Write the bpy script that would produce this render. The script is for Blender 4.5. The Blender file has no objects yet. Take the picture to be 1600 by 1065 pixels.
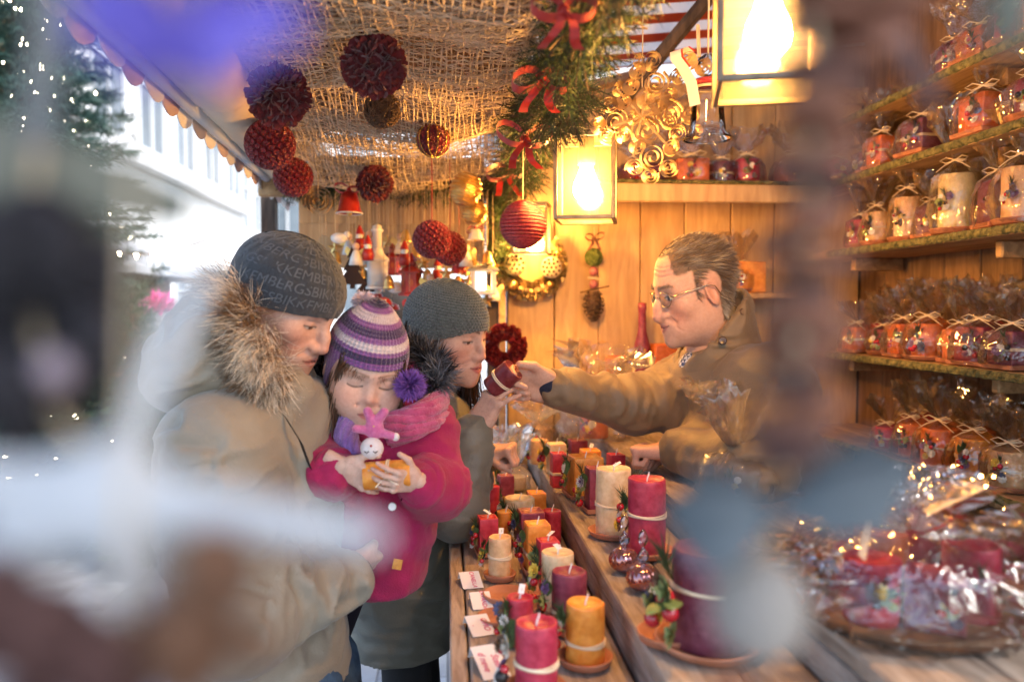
import bpy, math, random
import numpy as np
from mathutils import Vector, Matrix

# ------------------------------------------------------------------ camera, world, sun, exposure
scene = bpy.context.scene
col = scene.collection
FPX = 1244.0                       # focal length in photo pixels (28 mm on a 36 mm sensor, 1600 px wide)
CAM = Vector((0.0, 0.0, 1.6))
YAW = math.atan(100.0 / FPX)       # camera turned right of the counter's direction
PITCH = math.atan(52.0 / FPX)      # and slightly down
cam_data = bpy.data.cameras.new('camera')
cam_data.sensor_width = 36.0
cam_data.lens = 28.0
cam_data.clip_start = 0.02
cam_data.clip_end = 500.0
cam = bpy.data.objects.new('camera', cam_data)
col.objects.link(cam)
cam.location = CAM
cam.rotation_euler = (math.pi / 2 - PITCH, 0.0, -YAW)
cam_data.dof.use_dof = True
cam_data.dof.focus_distance = 1.62
cam_data.dof.aperture_fstop = 2.4
cam_data.dof.aperture_blades = 0
scene.camera = cam

SUN_EL, SUN_AZ = math.radians(50), math.radians(130)     # high veiled sun behind the stall, shining on the square's facades
world = bpy.data.worlds.new('World')
scene.world = world
world.use_nodes = True
wn = world.node_tree
sky = wn.nodes.new('ShaderNodeTexSky')
sky.sky_type = 'NISHITA'
sky.sun_disc = False
sky.sun_elevation = SUN_EL
sky.sun_rotation = SUN_AZ
sky.dust_density = 2.0
wn.nodes['Background'].inputs['Strength'].default_value = 0.15
wn.links.new(sky.outputs['Color'], wn.nodes['Background'].inputs['Color'])
sun_data = bpy.data.lights.new('sun', 'SUN')
sun_data.energy = 1.5
sun_data.angle = math.radians(25)
sun_data.color = (1.0, 0.96, 0.9)
sun = bpy.data.objects.new('sun', sun_data)
col.objects.link(sun)
_sd = Vector((math.sin(SUN_AZ) * math.cos(SUN_EL), math.cos(SUN_AZ) * math.cos(SUN_EL), math.sin(SUN_EL)))
sun.rotation_euler = _sd.to_track_quat('Z', 'Y').to_euler()
sun.location = (-3, -1, 6)

scene.view_settings.view_transform = 'Standard'
scene.view_settings.look = 'None'
scene.view_settings.gamma = 1.0
scene.view_settings.use_curve_mapping = False
scene.view_settings.exposure = 1.95
scene.render.engine = 'CYCLES'
scene.cycles.use_denoising = True
scene.cycles.max_bounces = 8
scene.cycles.diffuse_bounces = 4
scene.cycles.glossy_bounces = 3
scene.cycles.transmission_bounces = 6
scene.cycles.transparent_max_bounces = 24
scene.cycles.sample_clamp_indirect = 6.0
scene.cycles.caustics_reflective = False
scene.cycles.caustics_refractive = False

_R = Matrix.Rotation(-YAW, 3, 'Z') @ Matrix.Rotation(math.pi / 2 - PITCH, 3, 'X')


def P(px, py, Y):
    """A point of the place: on the camera ray of photo pixel (px, py), at depth Y along the counter."""
    d = _R @ Vector(((px - 800.0) / FPX, -(py - 532.5) / FPX, -1.0))
    return CAM + d * (Y / d.y)


# ------------------------------------------------------------------ object helpers
def link(name, data, parent=None):
    o = bpy.data.objects.new(name, data)
    col.objects.link(o)
    if parent is not None:
        o.parent = parent
    return o


def thing(name, label, cat, loc=(0, 0, 0), rot=(0, 0, 0), group=None):
    o = link(name, None)
    o.empty_display_size = 0.05
    o.location = loc
    o.rotation_euler = rot
    return tag(o, label, cat, group)


def tag(o, label, cat=None, group=None, kind=None):
    if label:
        o['label'] = label
    if cat:
        o['category'] = cat
    if group:
        o['group'] = group
    if kind:
        o['kind'] = kind
    return o


def make_mesh(name, verts, faces, mat=None, smooth=False, cols=None):
    me = bpy.data.meshes.new(name)
    v = np.asarray(verts, dtype=np.float32).reshape(-1, 3)
    if isinstance(faces, np.ndarray):
        n, k = faces.shape
        me.vertices.add(len(v))
        me.vertices.foreach_set('co', v.ravel())
        me.loops.add(n * k)
        me.loops.foreach_set('vertex_index', faces.astype(np.int32).ravel())
        me.polygons.add(n)
        me.polygons.foreach_set('loop_start', np.arange(0, n * k, k, dtype=np.int32))
        me.polygons.foreach_set('loop_total', np.full(n, k, dtype=np.int32))
        me.update(calc_edges=True)
        me.validate()
    else:
        me.from_pydata([tuple(map(float, p)) for p in v], [], [tuple(map(int, f)) for f in faces])
    if smooth:
        me.polygons.foreach_set('use_smooth', np.ones(len(me.polygons), dtype=bool))
    if cols is not None:
        at = me.color_attributes.new('Col', 'FLOAT_COLOR', 'POINT')
        c4 = np.ones((len(v), 4), dtype=np.float32)
        c4[:, :3] = cols
        at.data.foreach_set('color', c4.ravel())
    if mat is not None:
        me.materials.append(mat)
    return me


def place(name, me, parent=None, loc=(0, 0, 0), rot=(0, 0, 0), scale=1.0):
    o = link(name, me, parent)
    o.location = loc
    o.rotation_euler = rot
    o.scale = (scale,) * 3 if not isinstance(scale, (tuple, list)) else scale
    return o


def dup(o, parent=None):
    c = o.copy()
    col.objects.link(c)
    c.parent = parent
    for ch in list(o.children):
        dup(ch, c)
    return c


class MB:
    """collects simple solids into one mesh"""
    def __init__(s):
        s.v = []
        s.f = []

    def add(s, vs, fs):
        n = len(s.v)
        s.v.extend([tuple(p) for p in vs])
        s.f.extend([tuple(i + n for i in f) for f in fs])
        return s

    def box(s, lo, hi, ch=0.0, jit=0.0, rnd=None):
        x0, y0, z0 = lo
        x1, y1, z1 = hi
        if ch <= 0:
            vs = [(x, y, z) for z in (z0, z1) for y in (y0, y1) for x in (x0, x1)]
            return s.add(vs, [(0, 2, 3, 1), (4, 5, 7, 6), (0, 1, 5, 4), (2, 6, 7, 3), (0, 4, 6, 2), (1, 3, 7, 5)])
        c = ch
        vs, idx = [], {}
        for i, X in enumerate((x0, x1)):
            for j, Y in enumerate((y0, y1)):
                for k, Z in enumerate((z0, z1)):
                    sx, sy, sz = (1 - 2 * i) * c, (1 - 2 * j) * c, (1 - 2 * k) * c
                    for a, p in enumerate(((X, Y + sy, Z + sz), (X + sx, Y, Z + sz), (X + sx, Y + sy, Z))):
                        idx[(i, j, k, a)] = len(vs)
                        if rnd and jit:
                            p = tuple(q + rnd.uniform(-jit, jit) for q in p)
                        vs.append(p)
        g = lambda i, j, k, a: idx[(i, j, k, a)]
        fs = []
        fs.append((g(0, 0, 0, 0), g(0, 0, 1, 0), g(0, 1, 1, 0), g(0, 1, 0, 0)))
        fs.append((g(1, 0, 0, 0), g(1, 1, 0, 0), g(1, 1, 1, 0), g(1, 0, 1, 0)))
        fs.append((g(0, 0, 0, 1), g(1, 0, 0, 1), g(1, 0, 1, 1), g(0, 0, 1, 1)))
        fs.append((g(0, 1, 0, 1), g(0, 1, 1, 1), g(1, 1, 1, 1), g(1, 1, 0, 1)))
        fs.append((g(0, 0, 0, 2), g(0, 1, 0, 2), g(1, 1, 0, 2), g(1, 0, 0, 2)))
        fs.append((g(0, 0, 1, 2), g(1, 0, 1, 2), g(1, 1, 1, 2), g(0, 1, 1, 2)))
        for k in (0, 1):
            for j in (0, 1):
                fs.append((g(0, j, k, 1), g(1, j, k, 1), g(1, j, k, 2), g(0, j, k, 2)))
            for i in (0, 1):
                fs.append((g(i, 0, k, 0), g(i, 1, k, 0), g(i, 1, k, 2), g(i, 0, k, 2)))
        for i in (0, 1):
            for j in (0, 1):
                fs.append((g(i, j, 0, 0), g(i, j, 1, 0), g(i, j, 1, 1), g(i, j, 0, 1)))
        for i in (0, 1):
            for j in (0, 1):
                for k in (0, 1):
                    fs.append((g(i, j, k, 0), g(i, j, k, 1), g(i, j, k, 2)))
        return s.add(vs, fs)

    def tube(s, pts, r, n=6, cap=True):
        pts = [Vector(p) for p in pts]
        m = len(pts)
        rs = r if isinstance(r, (list, tuple)) else [r] * m
        up = Vector((0, 0, 1))
        vs, fs = [], []
        t0 = (pts[1] - pts[0]).normalized()
        if abs(t0.dot(up)) > 0.9:
            up = Vector((1, 0, 0))
        a = t0.cross(up).normalized()
        for i in range(m):
            t = (pts[min(i + 1, m - 1)] - pts[max(i - 1, 0)])
            t = t.normalized() if t.length > 1e-9 else t0
            a = (a - t * a.dot(t))
            a = a.normalized() if a.length > 1e-6 else t.orthogonal().normalized()
            b = t.cross(a)
            for k in range(n):
                w = 2 * math.pi * k / n
                vs.append(pts[i] + (a * math.cos(w) + b * math.sin(w)) * rs[i])
        for i in range(m - 1):
            for k in range(n):
                k2 = (k + 1) % n
                fs.append((i * n + k, i * n + k2, (i + 1) * n + k2, (i + 1) * n + k))
        if cap:
            fs.append(tuple(range(n - 1, -1, -1)))
            fs.append(tuple((m - 1) * n + k for k in range(n)))
        return s.add(vs, fs)

    def loft(s, prof, sect, closed_ends=True, off=None):
        """prof: list of (r, z); sect: unit cross-section polygon [(x, y)...]"""
        n = len(sect)
        vs, fs = [], []
        for i, (r, z) in enumerate(prof):
            for (x, y) in sect:
                vs.append((x * r, y * r, z))
        for i in range(len(prof) - 1):
            for k in range(n):
                k2 = (k + 1) % n
                fs.append((i * n + k, i * n + k2, (i + 1) * n + k2, (i + 1) * n + k))
        if closed_ends:
            fs.append(tuple(range(n - 1, -1, -1)))
            fs.append(tuple((len(prof) - 1) * n + k for k in range(n)))
        if off:
            vs = [(x + off[0], y + off[1], z + off[2]) for x, y, z in vs]
        return s.add(vs, fs)

    def ball(s, c, r, seg=8, rings=6, sq=(1, 1, 1)):
        vs, fs = [(c[0], c[1], c[2] - r * sq[2])], []
        for i in range(1, rings):
            th = math.pi * i / rings
            for k in range(seg):
                ph = 2 * math.pi * k / seg
                vs.append((c[0] + r * sq[0] * math.sin(th) * math.cos(ph), c[1] + r * sq[1] * math.sin(th) * math.sin(ph), c[2] - r * sq[2] * math.cos(th)))
        vs.append((c[0], c[1], c[2] + r * sq[2]))
        for k in range(seg):
            k2 = (k + 1) % seg
            fs.append((0, 1 + k2, 1 + k))
            for i in range(rings - 2):
                a = 1 + i * seg
                fs.append((a + k, a + k2, a + seg + k2, a + seg + k))
            fs.append((1 + (rings - 2) * seg + k, 1 + (rings - 2) * seg + k2, len(vs) - 1))
        return s.add(vs, fs)

    def ribbon(s, pts, wdir, w, th=0.0):
        """a flat strip along pts, width w along wdir (per point or one)"""
        pts = [Vector(p) for p in pts]
        vs, fs = [], []
        for i, p in enumerate(pts):
            wd = Vector(wdir[i] if isinstance(wdir, list) else wdir)
            ww = w[i] if isinstance(w, (list, tuple)) else w
            vs += [p - wd * ww / 2, p + wd * ww / 2]
        for i in range(len(pts) - 1):
            fs.append((2 * i, 2 * i + 1, 2 * i + 3, 2 * i + 2))
        return s.add(vs, fs)

    def xform(s, M):
        s.v = [tuple(M @ Vector(p)) for p in s.v]
        return s

    def mesh(s, name, mat=None, smooth=False):
        return make_mesh(name, s.v, s.f, mat, smooth)

    def build(s, name, mat, parent=None, smooth=False, **kw):
        return place(name, s.mesh(name, mat, smooth), parent, **kw)


def circle(n=24):
    return [(math.cos(2 * math.pi * k / n), math.sin(2 * math.pi * k / n)) for k in range(n)]


def rsquare(r=0.12, n=4):
    out = []
    for q in range(4):
        cx, cy = [(1 - r, 1 - r), (-1 + r, 1 - r), (-1 + r, -1 + r), (1 - r, -1 + r)][q]
        for i in range(n):
            a = math.pi / 2 * q + math.pi / 2 * i / (n - 1)
            out.append((cx + r * math.cos(a), cy + r * math.sin(a)))
    return out


# ------------------------------------------------------------------ numpy noise and distance-field modelling
_rs = np.random.RandomState(7)
_PERM = _rs.rand(4096).astype(np.float32) * 2 - 1


def vnoise(p, seed=0):
    p = np.asarray(p, dtype=np.float64)
    i = np.floor(p).astype(np.int64)
    f = p - i
    f = f * f * (3 - 2 * f)
    out = 0
    for dx in (0, 1):
        wx = f[:, 0] if dx else 1 - f[:, 0]
        for dy in (0, 1):
            wy = f[:, 1] if dy else 1 - f[:, 1]
            for dz in (0, 1):
                wz = f[:, 2] if dz else 1 - f[:, 2]
                h = ((i[:, 0] + dx) * 73856093) ^ ((i[:, 1] + dy) * 19349663) ^ ((i[:, 2] + dz) * 83492791) ^ (seed * 2654435)
                h = (h ^ (h >> 13)) * 1274126177
                out = out + _PERM[(h ^ (h >> 16)) & 4095] * wx * wy * wz
    return out


def fnoise(p, seed=0, octs=3):
    p = np.asarray(p, dtype=np.float64)
    return sum(vnoise(p * 2 ** o, seed + o) * 0.5 ** o for o in range(octs))


def smin(a, b, k):
    if k <= 0:
        return np.minimum(a, b)
    h = np.maximum(k - np.abs(a - b), 0) / k
    return np.minimum(a, b) - h * h * k * 0.25


def smax(a, b, k):
    return -smin(-a, -b, k)


class SDF:
    def __init__(s):
        s.ops = []

    def _p(s, f, op, k):
        s.ops.append((f, op, k))
        return s

    def ell(s, c, r, k=0.02, op='u', rot=None, sym=False):
        c, r = np.array(c, float), np.array(r if hasattr(r, '__len__') else (r,) * 3, float)
        RT = np.array(rot, float).T if rot is not None else None

        def f(p):
            q = p
            if sym:
                q = p.copy()
                q[:, 0] = np.abs(q[:, 0])
            q = q - c
            if RT is not None:
                q = q @ RT.T
            a = q / r
            k0 = np.sqrt((a * a).sum(1)) + 1e-9
            b = a / r
            k1 = np.sqrt((b * b).sum(1)) + 1e-9
            return k0 * (k0 - 1) / k1
        return s._p(f, op, k)

    def cap(s, a, b, ra, rb=None, k=0.02, op='u', sym=False, flat=None):
        a, b = np.array(a, float), np.array(b, float)
        rb = ra if rb is None else rb
        ab = b - a
        L2 = max(float(ab @ ab), 1e-12)
        fl = None
        if flat is not None:
            fn = np.array(flat[0], float)
            fl = (fn / np.linalg.norm(fn), flat[1])

        def f(p):
            q = p
            if sym:
                q = p.copy()
                q[:, 0] = np.abs(q[:, 0])
            w = q - a
            t = np.clip(w @ ab / L2, 0, 1)
            e = w - t[:, None] * ab
            if fl is not None:           # squash across a direction
                cdot = e @ fl[0]
                e = e + np.outer(cdot * (fl[1] - 1), fl[0])
            return np.sqrt((e * e).sum(1)) - (ra + (rb - ra) * t)
        return s._p(f, op, k)

    def box(s, c, hx, rd=0.005, k=0.01, op='u', rot=None):
        c, hx = np.array(c, float), np.array(hx, float)
        RT = np.array(rot, float).T if rot is not None else None

        def f(p):
            q = p - c
            if RT is not None:
                q = q @ RT.T
            d = np.abs(q) - (hx - rd)
            return np.sqrt((np.maximum(d, 0) ** 2).sum(1)) + np.minimum(d.max(1), 0) - rd
        return s._p(f, op, k)

    def plane(s, pt, n, k=0.004, op='i'):
        pt, n = np.array(pt, float), np.array(n, float)
        n = n / np.linalg.norm(n)
        return s._p(lambda p: (p - pt) @ n, op, k)

    def fn(s, f, op='u', k=0.0):
        return s._p(f, op, k)

    def __call__(s, p):
        d = None
        for f, op, k in s.ops:
            e = f(p)
            if d is None:
                d = e
            elif op == 'u':
                d = smin(d, e, k)
            elif op == 's':
                d = smax(d, -e, k)
            elif op == 'i':
                d = smax(d, e, k)
            elif op == 'd':
                d = d + e
        return d

    def shell(s, t):
        """keep a skin of thickness t just inside the surface built so far"""
        ops = list(s.ops)
        inner = SDF()
        inner.ops = ops
        s.ops = [(lambda p, i=inner: np.abs(i(p) + t / 2) - t / 2, 'u', 0)]
        return s

    def polygonise(s, lo, hi, h):
        lo, hi = np.array(lo, float), np.array(hi, float)
        B = 6
        nb = np.maximum(1, np.ceil((hi - lo) / (h * B)).astype(int))
        n = nb * B + 1
        bi = np.stack(np.meshgrid(*[np.arange(k) for k in nb], indexing='ij'), -1).reshape(-1, 3)
        cd = s(lo + (bi + 0.5) * B * h)
        act = np.abs(cd) < B * h * 1.25
        F = np.ones(n, dtype=np.float32) * 1e3
        sgn = np.where(cd > 0, 1e3, -1e3).reshape(nb)
        big = np.repeat(np.repeat(np.repeat(sgn, B, 0), B, 1), B, 2)
        F[:-1, :-1, :-1] = big
        loc = np.stack(np.meshgrid(*[np.arange(B + 1)] * 3, indexing='ij'), -1).reshape(-1, 3)
        ab = bi[act] * B
        idx = (ab[:, None, :] + loc[None]).reshape(-1, 3)
        flat = np.unique((idx[:, 0] * n[1] + idx[:, 1]) * n[2] + idx[:, 2])
        Fr = F.ravel()
        for i in range(0, len(flat), 400000):
            fl = flat[i:i + 400000]
            ii = np.stack([fl // (n[1] * n[2]), (fl // n[2]) % n[1], fl % n[2]], -1)
            Fr[fl] = s(lo + ii * h)
        F = Fr.reshape(n)
        neg = F < 0
        cells = np.zeros(n - 1, dtype=np.int8)
        for a in (0, 1):
            for b in (0, 1):
                for c in (0, 1):
                    cells += neg[a:n[0] - 1 + a, b:n[1] - 1 + b, c:n[2] - 1 + c]
        mixed = (cells > 0) & (cells < 8)
        ci = np.argwhere(mixed)
        vid = -np.ones(n - 1, dtype=np.int64)
        vid[mixed] = np.arange(len(ci))
        acc = np.zeros((len(ci), 3))
        cnt = np.zeros(len(ci))
        cr = [(a, b, c) for a in (0, 1) for b in (0, 1) for c in (0, 1)]
        vals = {q: F[ci[:, 0] + q[0], ci[:, 1] + q[1], ci[:, 2] + q[2]] for q in cr}
        for q in cr:
            for ax in range(3):
                if q[ax] == 0:
                    q2 = tuple(1 if i == ax else q[i] for i in range(3))
                    a, b = vals[q], vals[q2]
                    m = (a < 0) != (b < 0)
                    t = np.clip(a[m] / (a[m] - b[m]), 0, 1)
                    pt = np.tile(np.array(q, float), (m.sum(), 1))
                    pt[:, ax] += t
                    acc[m] += pt
                    cnt[m] += 1
        V = lo + (ci + acc / np.maximum(cnt, 1)[:, None]) * h
        Q = []
        for ax in range(3):
            u, w = (ax + 1) % 3, (ax + 2) % 3
            sl = [slice(1, n[i] - 1) for i in range(3)]
            sl[ax] = slice(0, n[ax] - 1)
            sl2 = list(sl)
            sl2[ax] = slice(1, n[ax])
            A, Bv = neg[tuple(sl)], neg[tuple(sl2)]
            e = np.argwhere(A != Bv)
            if not len(e):
                continue
            inside = A[tuple(e.T)]
            off = np.array([1, 1, 1])
            off[ax] = 0
            e = e + off
            du, dw = np.zeros(3, int), np.zeros(3, int)
            du[u] = 1
            dw[w] = 1
            g = lambda o: vid[tuple((e - o).T)]
            q = np.stack([g(du + dw), g(dw), g(0 * du), g(du)], -1)
            q[~inside] = q[~inside][:, ::-1]
            Q.append(q)
        Q = np.concatenate(Q)
        Q = Q[(Q >= 0).all(1)]
        return V, Q


def vnormals(V, Q):
    n = np.cross(V[Q[:, 2]] - V[Q[:, 0]], V[Q[:, 3 if Q.shape[1] > 3 else 1]] - V[Q[:, 1 if Q.shape[1] > 3 else 0]])
    if Q.shape[1] == 3:
        n = np.cross(V[Q[:, 1]] - V[Q[:, 0]], V[Q[:, 2]] - V[Q[:, 0]])
    out = np.zeros_like(V)
    for k in range(Q.shape[1]):
        np.add.at(out, Q[:, k], n)
    return out / (np.linalg.norm(out, axis=1, keepdims=True) + 1e-12)


def relax(V, Q, it=1, lam=0.5):
    e = np.concatenate([Q[:, [k, (k + 1) % Q.shape[1]]] for k in range(Q.shape[1])])
    for _ in range(it):
        s = np.zeros_like(V)
        c = np.zeros(len(V))
        np.add.at(s, e[:, 0], V[e[:, 1]])
        np.add.at(c, e[:, 0], 1)
        V = V * (1 - lam) + lam * s / np.maximum(c, 1)[:, None]
    return V


def frame(F, N):
    """rotation whose +y is F and whose -z is N (a hand's finger direction and palm direction)"""
    y = Vector(F).normalized()
    z = -Vector(N)
    z = (z - y * z.dot(y)).normalized()
    x = y.cross(z)
    return Matrix((x, y, z)).transposed()


def npm(M):
    return np.array([list(r) for r in M], float)


# ------------------------------------------------------------------ materials
MATS = {}


def mat(name, c1, c2=None, scale=8.0, rough=0.6, bump=0.0, bscale=None, stretch=(1, 1, 1), metal=0.0, sss=0.0, vary=0.0,
        vcol=False, spec=0.5, coat=0.0, sheen=0.0, contrast=(0.35, 0.65), emit=None, trans=0.0, detail=5.0, sssr=(1, .4, .25), distort=0.0):
    if name in MATS:
        return MATS[name]
    m = bpy.data.materials.new(name)
    m.use_nodes = True
    nt = m.node_tree
    b = nt.nodes['Principled BSDF']
    L = nt.links.new
    b.inputs['Roughness'].default_value = rough
    b.inputs['Metallic'].default_value = metal
    b.inputs['Specular IOR Level'].default_value = spec
    if coat:
        b.inputs['Coat Weight'].default_value = coat
        b.inputs['Coat Roughness'].default_value = 0.12
    if sheen:
        b.inputs['Sheen Weight'].default_value = sheen
        b.inputs['Sheen Roughness'].default_value = 0.5
    if sss:
        b.inputs['Subsurface Weight'].default_value = sss
        b.inputs['Subsurface Radius'].default_value = sssr
        b.inputs['Subsurface Scale'].default_value = 0.012
    if trans:
        b.inputs['Transmission Weight'].default_value = trans
    tc = nt.nodes.new('ShaderNodeTexCoord')
    mp = nt.nodes.new('ShaderNodeMapping')
    mp.inputs['Scale'].default_value = stretch
    L(tc.outputs['Object'], mp.inputs['Vector'])
    src = None
    oi = None
    if vary or c2:
        oi = nt.nodes.new('ShaderNodeObjectInfo')
        ad = nt.nodes.new('ShaderNodeVectorMath')
        ad.operation = 'ADD'
        sc_ = nt.nodes.new('ShaderNodeMath')
        sc_.operation = 'MULTIPLY'
        sc_.inputs[1].default_value = 37.0 if vary else 0.0
        L(oi.outputs['Random'], sc_.inputs[0])
        L(mp.outputs['Vector'], ad.inputs[0])
        L(sc_.outputs[0], ad.inputs[1])
        vec = ad.outputs['Vector']
    else:
        vec = mp.outputs['Vector']
    if c2 is not None:
        nz = nt.nodes.new('ShaderNodeTexNoise')
        nz.inputs['Scale'].default_value = scale
        nz.inputs['Detail'].default_value = detail
        nz.inputs['Roughness'].default_value = 0.6
        nz.inputs['Distortion'].default_value = distort
        L(vec, nz.inputs['Vector'])
        cr = nt.nodes.new('ShaderNodeValToRGB')
        cr.color_ramp.elements[0].position = contrast[0]
        cr.color_ramp.elements[1].position = contrast[1]
        cr.color_ramp.elements[0].color = (*c1, 1)
        cr.color_ramp.elements[1].color = (*c2, 1)
        L(nz.outputs['Fac'], cr.inputs['Fac'])
        src = cr.outputs['Color']
    if vcol:
        at = nt.nodes.new('ShaderNodeAttribute')
        at.attribute_name = 'Col'
        if src is not None:
            mx = nt.nodes.new('ShaderNodeMix')
            mx.data_type = 'RGBA'
            mx.blend_type = 'MULTIPLY'
            mx.inputs['Factor'].default_value = 1.0
            L(at.outputs['Color'], mx.inputs['A'])
            L(src, mx.inputs['B'])
            src = mx.outputs['Result']
        else:
            src = at.outputs['Color']
    if vary:
        hs = nt.nodes.new('ShaderNodeHueSaturation')
        mr = nt.nodes.new('ShaderNodeMapRange')
        mr.inputs['To Min'].default_value = 1 - vary
        mr.inputs['To Max'].default_value = 1 + vary
        L(oi.outputs['Random'], mr.inputs['Value'])
        L(mr.outputs['Result'], hs.inputs['Value'])
        if src is not None:
            L(src, hs.inputs['Color'])
        else:
            hs.inputs['Color'].default_value = (*c1, 1)
        src = hs.outputs['Color']
    if src is not None:
        L(src, b.inputs['Base Color'])
    else:
        b.inputs['Base Color'].default_value = (*c1, 1)
    if bump:
        n2 = nt.nodes.new('ShaderNodeTexNoise')
        n2.inputs['Scale'].default_value = bscale or scale * 2
        n2.inputs['Detail'].default_value = 4
        L(vec, n2.inputs['Vector'])
        bp = nt.nodes.new('ShaderNodeBump')
        bp.inputs['Strength'].default_value = bump
        bp.inputs['Distance'].default_value = 0.004
        L(n2.outputs['Fac'], bp.inputs['Height'])
        L(bp.outputs['Normal'], b.inputs['Normal'])
    if emit:
        b.inputs['Emission Color'].default_value = (*emit[0], 1)
        b.inputs['Emission Strength'].default_value = emit[1]
    MATS[name] = m
    return m


def film(name, tint=(1, 1, 1), fac=0.1, rough=0.06, edge=0.5, bump=0.0, milk=0.0, bscale=60.0):
    """thin clear sheet: lets light through, mirrors some of it"""
    if name in MATS:
        return MATS[name]
    m = bpy.data.materials.new(name)
    m.use_nodes = True
    nt = m.node_tree
    nt.nodes.clear()
    L = nt.links.new
    out = nt.nodes.new('ShaderNodeOutputMaterial')
    tr = nt.nodes.new('ShaderNodeBsdfTransparent')
    tr.inputs['Color'].default_value = (*tint, 1)
    gl = nt.nodes.new('ShaderNodeBsdfGlossy')
    gl.inputs['Roughness'].default_value = rough
    fr = nt.nodes.new('ShaderNodeFresnel')
    fr.inputs['IOR'].default_value = 1.5
    ma = nt.nodes.new('ShaderNodeMath')
    ma.operation = 'MULTIPLY_ADD'
    ma.inputs[1].default_value = edge
    ma.inputs[2].default_value = fac
    ma.use_clamp = True
    L(fr.outputs['Fac'], ma.inputs[0])
    mx = nt.nodes.new('ShaderNodeMixShader')
    L(ma.outputs[0], mx.inputs['Fac'])
    if milk:
        tl = nt.nodes.new('ShaderNodeBsdfTranslucent')
        tl.inputs['Color'].default_value = (*tint, 1)
        m0 = nt.nodes.new('ShaderNodeMixShader')
        m0.inputs['Fac'].default_value = milk
        L(tr.outputs[0], m0.inputs[1])
        L(tl.outputs[0], m0.inputs[2])
        tr = m0
    L(tr.outputs[0], mx.inputs[1])
    L(gl.outputs[0], mx.inputs[2])
    if bump:
        tc = nt.nodes.new('ShaderNodeTexCoord')
        nz = nt.nodes.new('ShaderNodeTexNoise')
        nz.inputs['Scale'].default_value = bscale
        nz.noise_type = 'RIDGED_MULTIFRACTAL'
        nz.inputs['Detail'].default_value = 2.0
        L(tc.outputs['Object'], nz.inputs['Vector'])
        bp = nt.nodes.new('ShaderNodeBump')
        bp.inputs['Strength'].default_value = bump
        bp.inputs['Distance'].default_value = 0.004
        L(nz.outputs['Fac'], bp.inputs['Height'])
        L(bp.outputs['Normal'], gl.inputs['Normal'])
        L(bp.outputs['Normal'], fr.inputs['Normal'])
    L(mx.outputs[0], out.inputs['Surface'])
    MATS[name] = m
    return m


def strips(roots, dirs, length, width, rnd_seed=0, bend=0.3, segs=3, droop=(0, 0, 0), wdir=None, lenvar=0.4, jitter=0.25):
    """many tapering strands as one vertex / face array (hair, fur, needles)"""
    rs = np.random.RandomState(rnd_seed)
    n = len(roots)
    roots = np.asarray(roots, float)
    d = np.asarray(dirs, float) + rs.normal(0, jitter, (n, 3))
    d /= np.linalg.norm(d, axis=1, keepdims=True) + 1e-9
    L = length * (1 + rs.uniform(-lenvar, lenvar, n))
    side = np.cross(d, rs.normal(0, 1, (n, 3)))
    side /= np.linalg.norm(side, axis=1, keepdims=True) + 1e-9
    curl = np.cross(d, side) * rs.normal(0, bend, (n, 1)) + np.array(droop)
    V = np.zeros((n, segs * 2 + 1, 3))
    for s in range(segs):
        t = s / segs
        c = roots + (d * t + curl * t * t) * L[:, None]
        w = width * (1 - 0.55 * t) / 2
        V[:, 2 * s] = c - side * w
        V[:, 2 * s + 1] = c + side * w
    V[:, 2 * segs] = roots + (d + curl) * L[:, None]
    base = np.arange(n)[:, None] * (2 * segs + 1)
    fs = []
    for s in range(segs - 1):
        fs.append(base + np.array([[2 * s, 2 * s + 1, 2 * s + 3]]))
        fs.append(base + np.array([[2 * s, 2 * s + 3, 2 * s + 2]]))
    fs.append(base + np.array([[2 * segs - 2, 2 * segs - 1, 2 * segs]]))
    return V.reshape(-1, 3), np.concatenate(fs), np.repeat(np.arange(n), 2 * segs + 1)


def surf_points(V, Q, n, seed=0, mask=None):
    """random points and normals on a mesh"""
    rs = np.random.RandomState(seed)
    T = np.concatenate([Q[:, [0, 1, 2]], Q[:, [0, 2, 3]]]) if Q.shape[1] == 4 else Q
    if mask is not None:
        T = T[mask[T].all(1)]
    a, b, c = V[T[:, 0]], V[T[:, 1]], V[T[:, 2]]
    nn = np.cross(b - a, c - a)
    ar = np.linalg.norm(nn, axis=1)
    pick = rs.choice(len(T), n, p=ar / ar.sum())
    u, v = rs.rand(n, 1), rs.rand(n, 1)
    fl = (u + v) > 1
    u[fl], v[fl] = 1 - u[fl], 1 - v[fl]
    pts = a[pick] + (b - a)[pick] * u + (c - a)[pick] * v
    return pts, nn[pick] / (ar[pick][:, None] + 1e-12)


ORD = ['first', 'second', 'third', 'fourth', 'fifth', 'sixth', 'seventh', 'eighth', 'ninth', 'tenth', 'eleventh', 'twelfth']
# ------------------------------------------------------------------ the stall
def T(px, py, Z):
    """where the ray of photo pixel (px, py) meets the level Z"""
    d = _R @ Vector(((px - 800.0) / FPX, -(py - 532.5) / FPX, -1.0))
    return CAM + d * ((Z - CAM.z) / d.z)


Z1, Z2, Z3 = 1.10, 1.164, 1.231        # the three steps of the counter
X1, X2, X3 = .25, .435, .72            # where each step ends
YB = 2.62                              # back wall
XR = 1.40                              # right wall

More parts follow.
